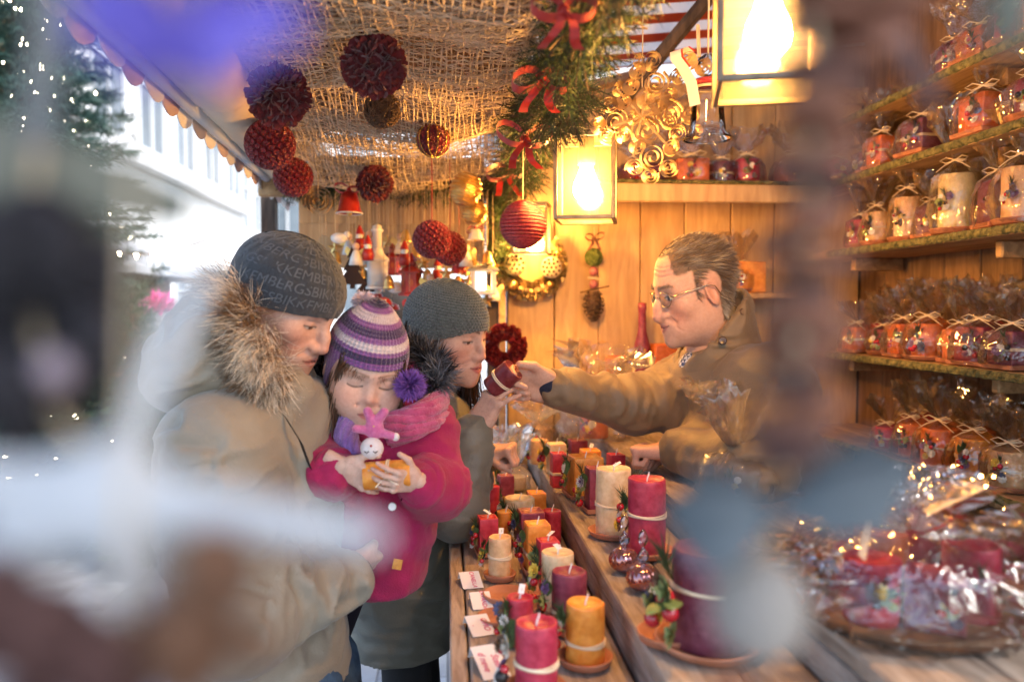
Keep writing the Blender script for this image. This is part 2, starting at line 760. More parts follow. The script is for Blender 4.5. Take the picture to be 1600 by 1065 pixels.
wood_grey = mat('weathered_plank', (.20, .145, .105), (.46, .375, .30), scale=9, rough=.75, bump=.5, bscale=22, stretch=(9, 1.1, 9), vary=.12, distort=.6, contrast=(.3, .72))
wood_riser = mat('weathered_riser', (.15, .115, .095), (.38, .33, .29), scale=7, rough=.8, bump=.6, bscale=20, stretch=(9, 1.0, 9), vary=.12, distort=.8, contrast=(.3, .7))
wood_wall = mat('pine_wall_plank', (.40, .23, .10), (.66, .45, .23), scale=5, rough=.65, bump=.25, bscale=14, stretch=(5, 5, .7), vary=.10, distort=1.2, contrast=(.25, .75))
wood_side = mat('brown_wall_plank', (.16, .085, .038), (.30, .17, .08), scale=5, rough=.7, bump=.3, bscale=14, stretch=(5, 5, .7), vary=.12, distort=1.2)  # darker brown than the back wall planks
wood_beam = mat('pine_beam', (.30, .165, .07), (.55, .35, .17), scale=6, rough=.65, bump=.3, bscale=14, stretch=(6, 1, 6), vary=.1, distort=.8)
wood_dark = mat('dark_post', (.045, .030, .022), (.12, .08, .055), scale=7, rough=.85, bump=.6, bscale=16, stretch=(6, 6, .8))
canvas = mat('cream_canvas', (.62, .50, .36), (.72, .60, .45), scale=6, rough=.75, bump=.2, bscale=300)
white_canvas = mat('white_canvas', (.74, .74, .74), (.80, .80, .80), scale=6, rough=.8)
red_canvas = mat('red_canvas', (.48, .35, .34), (.56, .43, .42), scale=6, rough=.8)
mossm = mat('moss_bark', (.045, .050, .016), (.24, .21, .075), scale=60, rough=.95, bump=1.0, bscale=160)

stall = thing('market_stall', 'wooden market stall with stepped counter, shelves and a striped canvas roof', 'market stall', (0, 0, 0))
rnd = random.Random(11)


def plank(parent, lo, hi, m, name='plank', ch=.003):
    o = MB().box(tuple((a - b) / 2 for a, b in zip(lo, hi)), tuple((b - a) / 2 for a, b in zip(lo, hi)), ch, .0008, rnd).build(name, m, parent)
    o.location = [(a + b) / 2 for a, b in zip(lo, hi)]
    return o


# counter: steps of planks
ctr = link('counter', None, stall)
Y0, Y1 = .55, 2.54


def step(x0, x1, z, ws, seg):
    x = x0
    for k, w in enumerate(ws):
        ys = [Y0] + seg[k] + [Y1]
        for a, b in zip(ys[:-1], ys[1:]):
            plank(ctr, (x + .0012, a + .001, z - .026 + rnd.uniform(-.0008, .0008)), (x + w - .0012, b - .001, z - rnd.uniform(0, .0012)), wood_grey)
        x += w


step(0, X1, Z1, [.028, .116, .106], [[1.72], [], [1.3]])
plank(ctr, (.004, Y0 + .004, Z1 - .038), (X1, Y1, Z1 - .0285), wood_riser, 'under_board')
step(X1 - .0, X2, Z2, [.098, .087], [[1.86], [1.15]])
step(X2 - .0, X3, Z3, [.125, .160], [[2.05], [1.46]])
for (xa, za, zb) in ((X1 + .004, Z1 - .02, Z2 - .027), (X2 + .004, Z2 - .02, Z3 - .027)):
    plank(ctr, (xa, Y0, za), (xa + .022, 1.62, zb), wood_riser, 'riser')
    plank(ctr, (xa + .001, 1.6225, za), (xa + .022, Y1, zb), wood_riser, 'riser')
# cladding under the counter, customer side and stall-keeper side
for k in range(14):
    y = Y0 + k * (Y1 - Y0) / 14
    plank(ctr, (.010, y + .002, .04), (.028, y + (Y1 - Y0) / 14 - .002, Z1 - .029), wood_grey, 'cladding_plank')
plank(ctr, (.012, Y0 - .02, .04), (X3 - .01, Y0 - .002, Z1 - .03), wood_grey, 'end_panel')
plank(ctr, (X3 - .03, Y0, .04), (X3 - .01, Y1, Z3 - .03), wood_grey, 'rear_panel')

# back wall of upright planks
bw = link('back_wall', None, stall)
xs = [.195, .352, .500, .640, .79, .95, 1.10, 1.25, XR]
for a, b in zip(xs[:-1], xs[1:]):
    plank(bw, (a + .0015, YB + rnd.uniform(0, .003), .05), (b - .0015, YB + .024, 2.33), wood_wall)
plank(bw, (.195, YB + .030, .0), (XR + .03, YB + .045, 2.34), wood_dark, 'backing_board')
# right wall
rw = link('side_wall', None, stall)
ys = np.linspace(.30, YB, 16)
for a, b in zip(ys[:-1], ys[1:]):
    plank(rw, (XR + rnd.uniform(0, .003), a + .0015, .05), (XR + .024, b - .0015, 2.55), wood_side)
plank(rw, (XR + .030, .30, 0), (XR + .045, YB + .03, 2.56), wood_dark, 'backing_board')


def moss_strip(parent, a, b, h=.020, d=.008, seed=1):
    """rough bark and moss along a shelf edge"""
    a, b = Vector(a), Vector(b)
    n = int((b - a).length / .007)
    t = (b - a).normalized()
    side = t.cross(Vector((0, 0, 1)))
    vs, fs = [], []
    rs = random.Random(seed)
    m = 5
    for i in range(n + 1):
        c = a + (b - a) * i / n
        for k in range(m):
            ang = -math.pi / 2 + math.pi * k / (m - 1)
            rr = 1 + rs.uniform(-.35, .35)
            vs.append(c + side * (math.cos(ang) * d * rr) + Vector((0, 0, math.sin(ang) * h / 2 * (1 + rs.uniform(-.12, .12)))))
    for i in range(n):
        for k in range(m - 1):
            fs.append((i * m + k, (i + 1) * m + k, (i + 1) * m + k + 1, i * m + k + 1))
    return MB().add(vs, fs).build('moss_edge', mossm, parent)


SHELF = {'top': 2.156, 'upper': 1.983, 'middle': 1.7725, 'lower': 1.466, 'bottom': 1.205}
XS = 1.15
for nm, z in SHELF.items():
    sh = link('shelf', None, stall)
    plank(sh, (XS + .008, .40, z - .020), (XR - .122, YB - .004, z), wood_beam)
    plank(sh, (XR - .120, .40, z - .020), (XR - .002, YB - .004, z), wood_beam)
    moss_strip(sh, (XS + .009, 2.36, z - .010), (XS + .009, .40, z - .010), seed=int(z * 1000))
    for y in (.9, 1.7, 2.35):
        plank(sh, (XR - .16, y, z - .060), (XR - .003, y + .025, z - .022), wood_beam, 'bracket')
# shelf on the back wall, with a fascia board
sh = link('shelf', None, stall)
plank(sh, (.42, 2.36, 1.955), (XS + .0, 2.615, 1.975), wood_beam)
plank(sh, (.42, 2.335, 1.915), (XS + .005, 2.357, 1.968), wood_wall, 'fascia')
moss_strip(sh, (.42, 2.338, 1.974), (XS, 2.338, 1.974), .012, .012, 5)
# two short ledges on the back wall
sh = link('shelf', None, stall)
plank(sh, (.78, 2.44, 1.628), (1.145, 2.617, 1.646), wood_beam)
sh = link('shelf', None, stall)
plank(sh, (.40, 2.42, 1.335), (.80, 2.617, 1.353), wood_beam)

# posts and beams
plank(stall, (.128, 2.585, 0), (.186, 2.64, 2.06), wood_dark, 'post')
plank(stall, (.163, 2.560, 0), (.186, 2.583, 2.06), wood_beam, 'post_batten')
plank(stall, (.187, -1.5, 2.045), (.245, 2.60, 2.105), wood_beam, 'header_beam')
plank(stall, (-.60, 2.60, 1.955), (.127, 2.64, 2.03), wood_beam, 'cross_beam')
plank(stall, (.246, 2.585, 2.28), (XR, 2.617, 2.335), wood_beam, 'roof_beam')
plank(stall, (-.66, 2.90, .0), (-.61, 2.95, 2.15), wood_dark, 'post')
# boarded panel behind the hanging ornaments
pn = link('hanging_panel', None, stall)
for k in range(5):
    plank(pn, (-.50, 2.745, 1.735 + k * .075), (.127, 2.762, 1.735 + k * .075 + .0748), wood_wall, ch=.0015)
plank(pn, (-.50, 2.764, 1.735), (.127, 2.772, 2.11), wood_dark, 'backing_board')
# boarded ceiling over the customers
cl = link('ceiling', None, stall)
for k in range(13):
    y = -.06 + k * .21
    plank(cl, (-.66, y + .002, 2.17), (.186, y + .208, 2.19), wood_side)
# diagonal strut and the inside rafter
MB().tube([(.44, 2.35, 2.12), (.86, 2.10, 2.62)], .022, 8).build('strut', wood_dark, stall)
MB().tube([(.25, 1.9, 2.10), (.62, 2.55, 2.35)], .016, 8).build('brace', wood_beam, stall)

# striped canvas roof over the inside
stripem = bpy.data.materials.new('striped_canvas')
stripem.use_nodes = True
nt = stripem.node_tree
tc = nt.nodes.new('ShaderNodeTexCoord')
sx = nt.nodes.new('ShaderNodeSeparateXYZ')
mth = nt.nodes.new('ShaderNodeMath')
mth.operation = 'PINGPONG'
mth.inputs[1].default_value = .043
gt = nt.nodes.new('ShaderNodeMath')
gt.operation = 'GREATER_THAN'
gt.inputs[1].default_value = .023
mx = nt.nodes.new('ShaderNodeMix')
mx.data_type = 'RGBA'
mx.inputs['A'].default_value = (.70, .70, .72, 1)
mx.inputs['B'].default_value = (.40, .085, .035, 1)
nt.links.new(tc.outputs['Object'], sx.inputs[0])
nt.links.new(sx.outputs['Y'], mth.inputs[0])
nt.links.new(mth.outputs[0], gt.inputs[0])
nt.links.new(gt.outputs[0], mx.inputs['Factor'])
nt.links.new(mx.outputs['Result'], nt.nodes['Principled BSDF'].inputs['Base Color'])
nt.nodes['Principled BSDF'].inputs['Roughness'].default_value = .85
trb = nt.nodes.new('ShaderNodeBsdfTranslucent')
nt.links.new(mx.outputs['Result'], trb.inputs['Color'])
msh = nt.nodes.new('ShaderNodeMixShader')
msh.inputs[0].default_value = .5
nt.links.new(nt.nodes['Principled BSDF'].outputs[0], msh.inputs[1])
nt.links.new(trb.outputs[0], msh.inputs[2])
nt.links.new(msh.outputs[0], nt.nodes['Material Output'].inputs['Surface'])
vs, fs = [], []
nx, ny = 14, 44
for i in range(nx + 1):
    for j in range(ny + 1):
        u, v = i / nx, j / ny
        x = -.72 + u * 2.27
        y = -1.0 + v * 3.7  # near end lengthened unseen past the camera, to keep sun off the near decorations
        z = 2.42 + max(0, min(.45, (2.65 - y) * .30)) + .10 * (x - .6) + .008 * math.sin(v * 23)
        vs.append((x, y, z))
for i in range(nx):
    for j in range(ny):
        a = i * (ny + 1) + j
        fs.append((a, a + 1, a + ny + 2, a + ny + 1))
roof = MB().add(vs, fs).build('canvas_roof', stripem, stall, True)
md = roof.modifiers.new('thick', 'SOLIDIFY')
md.thickness = .003
# gable board above the back wall and the right wall, closing off the sky
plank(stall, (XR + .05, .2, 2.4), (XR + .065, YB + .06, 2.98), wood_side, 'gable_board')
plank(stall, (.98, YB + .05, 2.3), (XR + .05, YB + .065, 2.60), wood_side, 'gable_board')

# awning roll along the customers' side: a wrapped canvas gutter with ties
def roll_c(t):
    return Vector((-.37 - .170 * t, -.25 + 3.45 * t, 2.062 - .012 * t))


n, m = 150, 22
vs, fs = [], []
rs = np.random.RandomState(2)
for i in range(n):
    t = i / (n - 1)
    c = roll_c(t)
    for k in range(m):
        a = 2 * math.pi * k / m
        seam = min(abs((t * 7.0) % 1 - .5) * 2, 1)
        r = .056 - .010 * math.exp(-((seam - 1) / .05) ** 2) + .004 * vnoise(np.array([[t * 60 + 3 * math.sin(a * 1.0), math.cos(a) * 2.2, math.sin(a) * 2.2 + t * 14]]), 4)[0]
        vs.append(c + Vector((math.cos(a) * r * 1.25, 0, math.sin(a) * r)))
for i in range(n - 1):
    for k in range(m):
        fs.append((i * m + k, i * m + (k + 1) % m, (i + 1) * m + (k + 1) % m, (i + 1) * m + k))
fs.append(tuple(range(m)))
fs.append(tuple((n - 1) * m + k for k in range(m - 1, -1, -1)))
aw = link('awning', None, stall)
MB().add(vs, fs).build('canvas_roll', canvas, aw, True)
MB().tube([roll_c(t) + Vector((-.062, 0, -.040)) for t in np.linspace(0, 1, 12)], .015, 8).build('rail', mat('pale_blue_rail', (.50, .56, .64), rough=.4), aw, True)
for k in range(7):
    t = (k + .5) / 7
    c = roll_c(t)
    MB().tube([c + Vector((math.cos(a) * .060, 0, math.sin(a) * .049)) for a in np.linspace(0, 2 * math.pi, 20)], .0022, 5, False).build('tie_cord', wood_dark, aw)
# sheet from the roll up to the ceiling boards
vs, fs = [], []
for i in range(30):
    t = i / 29
    c = roll_c(t)
    for k in range(6):
        u = k / 5
        p = c + Vector((.055 + .04 * u, 0, .02 + .085 * u)) + Vector((.006 * math.sin(t * 55 + u * 2), 0, 0))
        vs.append(p)
for i in range(29):
    for k in range(5):
        fs.append((i * 6 + k, (i + 1) * 6 + k, (i + 1) * 6 + k + 1, i * 6 + k + 1))
MB().add(vs, fs).build('canvas_lining', canvas, aw, True)
# scalloped valance hanging outside the rail
for k in range(32):
    t = (k + .5) / 32
    c = roll_c(t) + Vector((-.080, 0, -.03))
    w = 3.45 / 32 * .49
    prof = [(-w, 0), (-w, -.018), (-w * .8, -.034), (-w * .35, -.045), (0, -.048), (w * .35, -.045), (w * .8, -.034), (w, -.018), (w, 0)]
    sway = rnd.uniform(-.012, .012)
    mb = MB()
    pv = [(sway * (-z / .09) - .001, y, z) for y, z in prof] + [(sway * (-z / .09) + .001, y, z) for y, z in prof]
    q = len(prof)
    mb.add(pv, [tuple(range(q)), tuple(range(2 * q - 1, q - 1, -1))] + [(i, i + q, (i + 1) % q + q, (i + 1) % q) for i in range(q)])
    mb.build('scallop', red_canvas if k % 2 else white_canvas, aw, loc=c)
# far end valance across the stall's end
for k in range(5):
    MB().add([(0, 0, 0), (.055, 0, 0), (.05, 0, -.05), (.0275, 0, -.085), (.005, 0, -.05), (0, .002, 0), (.055, .002, 0), (.05, .002, -.05), (.0275, .002, -.085), (.005, .002, -.05)],
             [(0, 1, 2, 3, 4), (9, 8, 7, 6, 5), (0, 5, 6, 1), (1, 6, 7, 2), (2, 7, 8, 3), (3, 8, 9, 4), (4, 9, 5, 0)]).build('scallop', white_canvas, aw, loc=(-.48 + k * .058, 2.9, 1.955))

# ------------------------------------------------------------------ burlap net under the ceiling
def burlap(u, v, k=0):
    """u across (left to right), v towards the far end"""
    x = -.50 + u * .72
    y = .30 + v * 2.28
    z = 2.075 - .115 * max(0, (v - .70) / .30) ** 1.6
    z -= .035 * math.sin(math.pi * u) * (.6 + .5 * math.sin(v * 17 + 1.1))
    z += .016 * math.sin(v * 38 + u * 3) + .009 * math.sin(v * 71 - u * 5) + k
    z += .012 * math.sin(u * 9 + v * 7)
    return Vector((x, y, z))


jute = mat('jute_thread', (.48, .36, .22), (.76, .62, .43), scale=40, rough=.95)
rs = np.random.RandomState(31)


def threads(nu, nv, k, rr, seed):
    rs = np.random.RandomState(seed)
    mb = MB()
    for i in range(nu):
        u0 = i / (nu - 1)
        ph, am = rs.uniform(0, 6), rs.uniform(.2, 1.0)
        pts = []
        for j in range(150):
            v = j / 149
            uu = u0 + (.006 * am * math.sin(v * 30 + ph) + .010 * math.sin(v * 9 + u0 * 7) + .004 * math.sin(v * 70 + ph * 2))
            p = burlap(uu, v, k)
            p.z += .0012 * (1 if (i + j) % 2 else -1) + rs.normal(0, .0006)
            pts.append(p)
        mb.tube(pts, rr * rs.uniform(.7, 1.4), 3, False)
    for j in range(nv):
        v0 = j / (nv - 1)
        ph = rs.uniform(0, 6)
        pts = []
        for i in range(70):
            u = i / 69
            vv = v0 + .0025 * math.sin(u * 26 + ph) + .006 * math.sin(u * 8 + v0 * 21) + .0012 * math.sin(u * 90 + ph)
            p = burlap(u, vv, k)
            p.z += .0012 * (1 if (i + j) % 2 else -1) + rs.normal(0, .0006)
            pts.append(p)
        mb.tube(pts, rr * rs.uniform(.7, 1.4), 3, False)
    return mb


net = thing('burlap_net', 'open weave jute netting draped under the awning ceiling above the customers', 'netting', (0, 0, 0))
threads(70, 230, 0.0, .0016, 1).build('front_layer', jute, net)
threads(60, 170, .012, .0014, 2).build('back_layer', jute, net)
# loose fibres
P0 = np.array([list(burlap(rs.rand(), rs.rand())) for _ in range(2600)])
V, F, _ = strips(P0, rs.normal(0, 1, (2600, 3)) * [1, 1, .35], .035, .0009, 3, bend=.7)
place('loose_fibre', make_mesh('loose_fibre', V, F, jute), net)
# ------------------------------------------------------------------ the square outside
pave = mat('grey_paving', (.20, .205, .215), (.34, .345, .355), scale=1.2, rough=.8, bump=.4, bscale=14)
plaster = mat('white_render', (.74, .74, .72), (.82, .82, .80), scale=1.5, rough=.85)
stone = mat('grey_stone_trim', (.45, .45, .44), (.55, .55, .54), scale=4, rough=.85)
glassd = mat('window_pane_dark', (.10, .13, .16), (.18, .22, .25), scale=1.0, rough=.12)
roofm = mat('grey_roof', (.12, .115, .11), (.20, .19, .18), scale=3, rough=.8)
paint = mat('window_frame_paint', (.50, .52, .53), rough=.6)

tag(MB().box((-120, -60, -.3), (120, 180, 0)).build('ground', pave), None, kind='structure')
# paving slabs near the stall
slabs = link('pavement', make_mesh('pavement', [(-9, -2, .004), (-.0, -2, .004), (-.0, 9, .004), (-9, 9, .004)], [(0, 1, 2, 3)], mat('slab_joint', (.10, .10, .105), rough=.9)))
tag(slabs, None, kind='structure')
sm = mat('paving_slab', (.24, .245, .255), (.38, .385, .395), scale=3, rough=.75, bump=.3, bscale=20, vary=.12)
me = MB().box((-.148, -.223, -.01), (.148, .223, .008), .004).mesh('paving_slab', sm)
for i in range(11):
    for j in range(11):
        o = place('paving_slab', me, slabs, (-.16 - i * .30, .9 + j * .45 + (.2 if i % 2 else 0), .008 + rnd.uniform(-.001, .001)))


def building(label, x, y0, y1, h, cols_, rows_, arched_row=None, name='building'):
    """a facade facing +x, standing along y"""
    b = thing(name, label, 'building', (x, (y0 + y1) / 2, 0))
    L = y1 - y0
    MB().box((-6, -L / 2, 0), (0, L / 2, h)).build('wall', plaster, b)
    for z in (h - .35, h * .36):
        MB().box((0, -L / 2, z), (.14, L / 2, z + .22), .03).build('cornice', stone, b)
    mb = MB()
    mb.add([(-6.3, -L / 2 - .3, h + .02), (.35, -L / 2 - .3, h + .02), (.35, L / 2 + .3, h + .02), (-6.3, L / 2 + .3, h + .02), (-3, -L / 2 - .3, h + 2), (-3, L / 2 + .3, h + 2)],
           [(0, 1, 4), (1, 2, 5, 4), (2, 3, 5), (3, 0, 4, 5), (0, 3, 2, 1)])
    mb.build('roof', roofm, b)
    for i in range(cols_):
        yy = -L / 2 + (i + .5) * L / cols_
        for j in range(rows_):
            z = 1.0 + j * (h - 1.2) / rows_
            w, hh = .42, 1.25
            wd = link('window', None, b)
            wd.location = (0, yy, z)
            MB().box((.003, -w, 0), (.012, w, hh)).build('pane', glassd, wd)
            fr = MB()
            for a, c in (((-w - .05, -.06), (-w, hh + .06)), ((w, -.06), (w + .05, hh + .06)), ((-w, -.06), (w, 0)), ((-w, hh), (w, hh + .06)), ((-.025, 0), (.025, hh)), ((-w, hh * .66), (-.026, hh * .66 + .04)), ((.026, hh * .66), (w, hh * .66 + .04))):
                fr.box((.004, a[0], a[1]), (.045, c[0], c[1]))
            fr.build('frame', paint, wd)
            MB().box((.004, -w - .12, -.14), (.12, w + .12, -.062), .01).build('sill', stone, wd)
            if arched_row == j:
                arc = [(.03, math.cos(a) * (w + .02), hh + .062 + math.sin(a) * .30) for a in np.linspace(0, math.pi, 12)]
                MB().add([(.010, p[1], p[2]) for p in arc] + [(.010, -w, hh + .062)], [tuple(range(12))]).build('arch_pane', glassd, wd)
                MB().tube([(.03, p[1], p[2]) for p in arc], .04, 5).build('arch_trim', stone, wd)
    return b


b1 = building('tall white building with window rows behind the fur hooded man', -4.1, 8.0, 16.4, 9.5, 6, 3, 1)
MB().tube([(.02, -1.4 + math.cos(a) * .16, 3.72 + math.sin(a) * .16) for a in np.linspace(0, 2 * math.pi, 20)], .03, 5).build('medallion', stone, b1)
b2 = building('lower white building farther along the square beyond the awning', -4.4, 16.9, 27, 8.2, 7, 3, 2)
b3 = thing('building', 'pale building closing the square behind the hanging ornaments', 'building', (-2.2, 21, 0))
MB().box((-4.5, 0, 0), (9, 6, 8)).build('wall', plaster, b3)
for i in range(6):
    for j in range(3):
        wd = link('window', None, b3)
        wd.location = (-3.7 + i * 1.8, 0, 1.0 + j * 2.3)
        MB().box((-.4, -.012, 0), (.4, -.003, 1.3)).build('pane', glassd, wd)
        fr = MB()
        for a, c in (((-.46, -.05), (-.40, 1.35)), ((.40, -.05), (.46, 1.35)), ((-.40, -.05), (.40, 0)), ((-.40, 1.3), (.40, 1.35)), ((-.025, 0), (.025, 1.3))):
            fr.box((a[0], -.05, a[1]), (c[0], -.004, c[1]))
        fr.build('frame', paint, wd)
MB().box((-4.6, -.15, 7.7), (9.1, -.002, 8.1)).build('cornice', stone, b3)

# ---- conifers
needle = mat('fir_needles', (.012, .035, .018), (.045, .085, .040), scale=6, rough=.6)
needle_b = mat('spruce_needles', (.010, .040, .034), (.030, .080, .060), scale=3, rough=.6)
bark = mat('conifer_bark', (.06, .04, .028), (.12, .085, .06), scale=14, rough=.9, bump=.6)


def conifer(label, x, y, h, R, seed, nb=420, nn=26, needle_len=.05, mat_=None, z0=.15, group=None, name='fir_tree', nw=.006):
    t = thing(name, label, 'tree', (x, y, 0), group=group)
    rs = np.random.RandomState(seed)
    MB().tube([(0, 0, 0), (.01, 0, h * .5), (0, 0, h)], [h * .022, h * .014, .006], 8).build('trunk', bark, t, True)
    pts, dirs = [], []
    limb = MB()
    for k in range(nb):
        f = (k + rs.rand()) / nb
        z = z0 + (h - z0) * (1 - (1 - f) ** .8) if False else z0 + (h - z0) * f
        r = R * (1 - (z - z0) / (h - z0)) ** .85 * rs.uniform(.72, 1.08) + .02
        a = k * 2.39996 + rs.uniform(-.4, .4)
        d = np.array([math.cos(a), math.sin(a), 0])
        m = 6
        line = []
        for i in range(m + 1):
            u = i / m
            line.append(np.array([0, 0, z]) + d * r * u + np.array([0, 0, -.22 * r * u + .16 * r * u * u]))
        limb.tube(line, [max(.003, .010 * r * (1 - i / m) + .002) for i in range(m + 1)], 3, False)
        n = max(8, int(nn * r / R * 3))
        u = rs.uniform(.12, 1.0, n)
        li = np.array(line)
        ii = np.minimum((u * m).astype(int), m - 1)
        base = li[ii] + (li[ii + 1] - li[ii]) * (u * m - ii)[:, None]
        sdir = np.cross(d, [0, 0, 1])
        sg = np.sign(rs.normal(0, 1, n))[:, None]
        spread_ = .30 * r * (1.05 - u)[:, None] * rs.rand(n, 1)
        base = base + sg * sdir * spread_ + np.array([0, 0, -1]) * spread_ * .2
        dd = d * .8 + sg * sdir * .7 + np.array([0, 0, .1])
        pts.append(base)
        dirs.append(dd)
    limb.build('limbs', bark, t)
    pts, dirs = np.concatenate(pts), np.concatenate(dirs)
    # every twig carries a brush of needles
    k = 7
    P_ = np.repeat(pts, k, 0)
    D_ = np.repeat(dirs, k, 0)
    off = rs.rand(len(P_), 1) * needle_len * 1.4
    nd = D_ / (np.linalg.norm(D_, axis=1, keepdims=True) + 1e-9)
    V, F, _ = strips(P_ + nd * off, nd + rs.normal(0, .7, P_.shape), needle_len, nw, seed, bend=.1, segs=1, jitter=.2)
    place('crown', make_mesh('crown', V, F, mat_ or needle), t)
    return t, pts


tr, tp = conifer('big decorated fir tree with fairy lights on the square', -3.15, 6.1, 6.4, 1.12, 5, nb=620, nn=30, needle_len=.085, mat_=needle_b, z0=.4, nw=.011)
bulbm = mat('fairy_bulb', (1, .9, .7), emit=((1.0, .86, .60), 40.0))
rs = np.random.RandomState(4)
pick = tp[rs.choice(len(tp), 900)]
rad = np.linalg.norm(pick[:, :2], axis=1)
pick = pick[(pick[:, 1] < .35)]
mb = MB()
for p in pick:
    q = Vector(p) * 1.0
    q.x *= 1.06
    q.y *= 1.06
    mb.ball(q, .0048, 6, 4)
tag(mb.build('fairy_lights', bulbm, tr), None, kind='stuff')
conifer('green cut fir tree leaning beside the far hut', -2.05, 5.35, 1.75, .55, 8, nb=150, nn=22, needle_len=.05, group='cut fir trees', nw=.007)
conifer('small cut fir tree in front of the far hut', -1.72, 5.0, 1.28, .42, 9, nb=120, nn=20, needle_len=.045, group='cut fir trees', nw=.007)
conifer('fir tree half hidden behind the parka hood', -1.55, 6.3, 1.7, .50, 10, nb=130, nn=20, needle_len=.05, group='cut fir trees', nw=.007)

# neighbouring hut with a pale roof and lights along its eave
hut = thing('market_hut', 'neighbouring market hut with a low grey roof and light string', 'hut', (-4.0, 7.3, 0))
MB().box((-1.6, -.6, 0), (1.15, 1.2, 1.95)).build('wall', wood_side, hut)
rf = MB().add([(-2.0, -1.2, 1.92), (1.7, -1.2, 1.92), (1.7, 1.5, 1.92), (-2.0, 1.5, 1.92), (-1.2, .1, 2.35), (.7, .1, 2.35), (-2.0, -1.2, 1.86), (1.7, -1.2, 1.86), (1.7, 1.5, 1.86), (-2, 1.5, 1.86)],
              [(0, 1, 5, 4), (1, 2, 5), (2, 3, 4, 5), (3, 0, 4), (6, 9, 8, 7), (0, 6, 7, 1), (1, 7, 8, 2), (2, 8, 9, 3), (3, 9, 6, 0)]).build('roof', mat('pale_roof_felt', (.32, .33, .34), (.42, .43, .44), scale=4, rough=.85), hut)
for x in (-1.4, 1.0):
    MB().box((x, -1.1, 0), (x + .08, -1.02, 1.86)).build('post', wood_dark, hut)
MB().box((-1.5, -.9, .85), (1.1, -.62, .9)).build('counter_board', wood_beam, hut)
ls = thing('light_string', 'string of small warm bulbs strung above the neighbouring hut', 'string lights', (0, 0, 0))
pts = [P(x, y, 5.7) for x, y in ((40, 372), (110, 378), (160, 392), (205, 398), (245, 396), (285, 388), (330, 372))]
MB().tube(pts, .006, 4).build('cable', wood_dark, ls)
for p in [P(x, y, 5.69) for x, y in ((60, 376), (112, 381), (136, 387), (161, 395), (185, 397), (212, 400), (240, 398), (262, 394), (290, 389))]:
    MB().ball(p, .014, 6, 4).build('bulb', bulbm, ls)
# pot of pink flowers on the far stall
fl = thing('flower_pot', 'pot of bright pink flowers beside the cut fir trees', 'flowers', P(250, 520, 6.0))
MB().loft([(.06, 0), (.09, .14), (.095, .15)], circle(12)).build('pot', mat('grey_pot', (.3, .3, .3), rough=.8), fl)
rs = np.random.RandomState(3)
d = rs.normal(0, 1, (260, 3))
d[:, 2] = np.abs(d[:, 2])
d /= np.linalg.norm(d, axis=1, keepdims=True)
V, F, _ = strips(d * .05 + [0, 0, .16], d, .09, .05, 2, bend=.2, segs=2)
place('blossom', make_mesh('blossom', V, F, mat('pink_petals', (.62, .05, .25), (.72, .12, .35), scale=20, rough=.6)), fl)
MB().box((-.3, -.2, -.9), (.3, .2, -.001)).build('stand', wood_side, fl)
# passer-by in dark clothes far behind the woman's hat
pb = thing('person', 'dark haired passer by seen between the striped hat and grey hat', 'person', P(620, 640, 3.6) * 1.0)
pb.location.z = 0
s = SDF().cap((0, 0, 1.38), (0, .0, .95), .17, .18, 0).cap((0, 0, .9), (.0, -.02, .05), .13, .09, .05).cap((-.17, 0, 1.36), (.17, 0, 1.36), .07, .07, .06).cap((-.2, 0, 1.34), (-.24, .03, .95), .06, .05, .04).cap((.2, 0, 1.34), (.24, .03, .95), .06, .05, .04).ell((0, 0, 1.60), (.085, .10, .12), .02).cap((0, 0, 1.38), (0, 0, 1.55), .06, .055, .03)
V, Q = s.polygonise((-.35, -.3, 0), (.35, .3, 1.8), .014)
cc = np.where(V[:, 2:3] > 1.46, np.array([[.03, .02, .015]]), np.array([[.025, .025, .03]]))
place('body', make_mesh('body', V, Q, mat('passer_by_cloth', (1, 1, 1), rough=.9, vcol=True), True, cc), pb)
# ------------------------------------------------------------------ lanterns, garland and hanging ornaments
def ceil_z(x, y):
    if x > .19:
        return 2.30
    u, v = (x + .50) / .72, (y - .30) / 2.28
    return burlap(min(max(u, 0), 1), min(max(v, 0), 1)).z + .004


brass = mat('worn_grey_metal', (.20, .17, .13), (.32, .28, .22), scale=30, rough=.45, metal=.7)
bulb_glow = mat('lit_bulb', (1, .8, .5), emit=((1.0, .62, .28), 180.0))
glassp = film('lantern_glass', (1, .86, .58), fac=.04, rough=.15, edge=.5, milk=.022)
frostp = mat('frosted_lantern_glass', (.9, .8, .6), rough=.4)
cordm = mat('natural_cord', (.50, .38, .24), (.6, .48, .32), scale=60, rough=.9)
redcord = mat('red_cord', (.30, .015, .02), rough=.7)


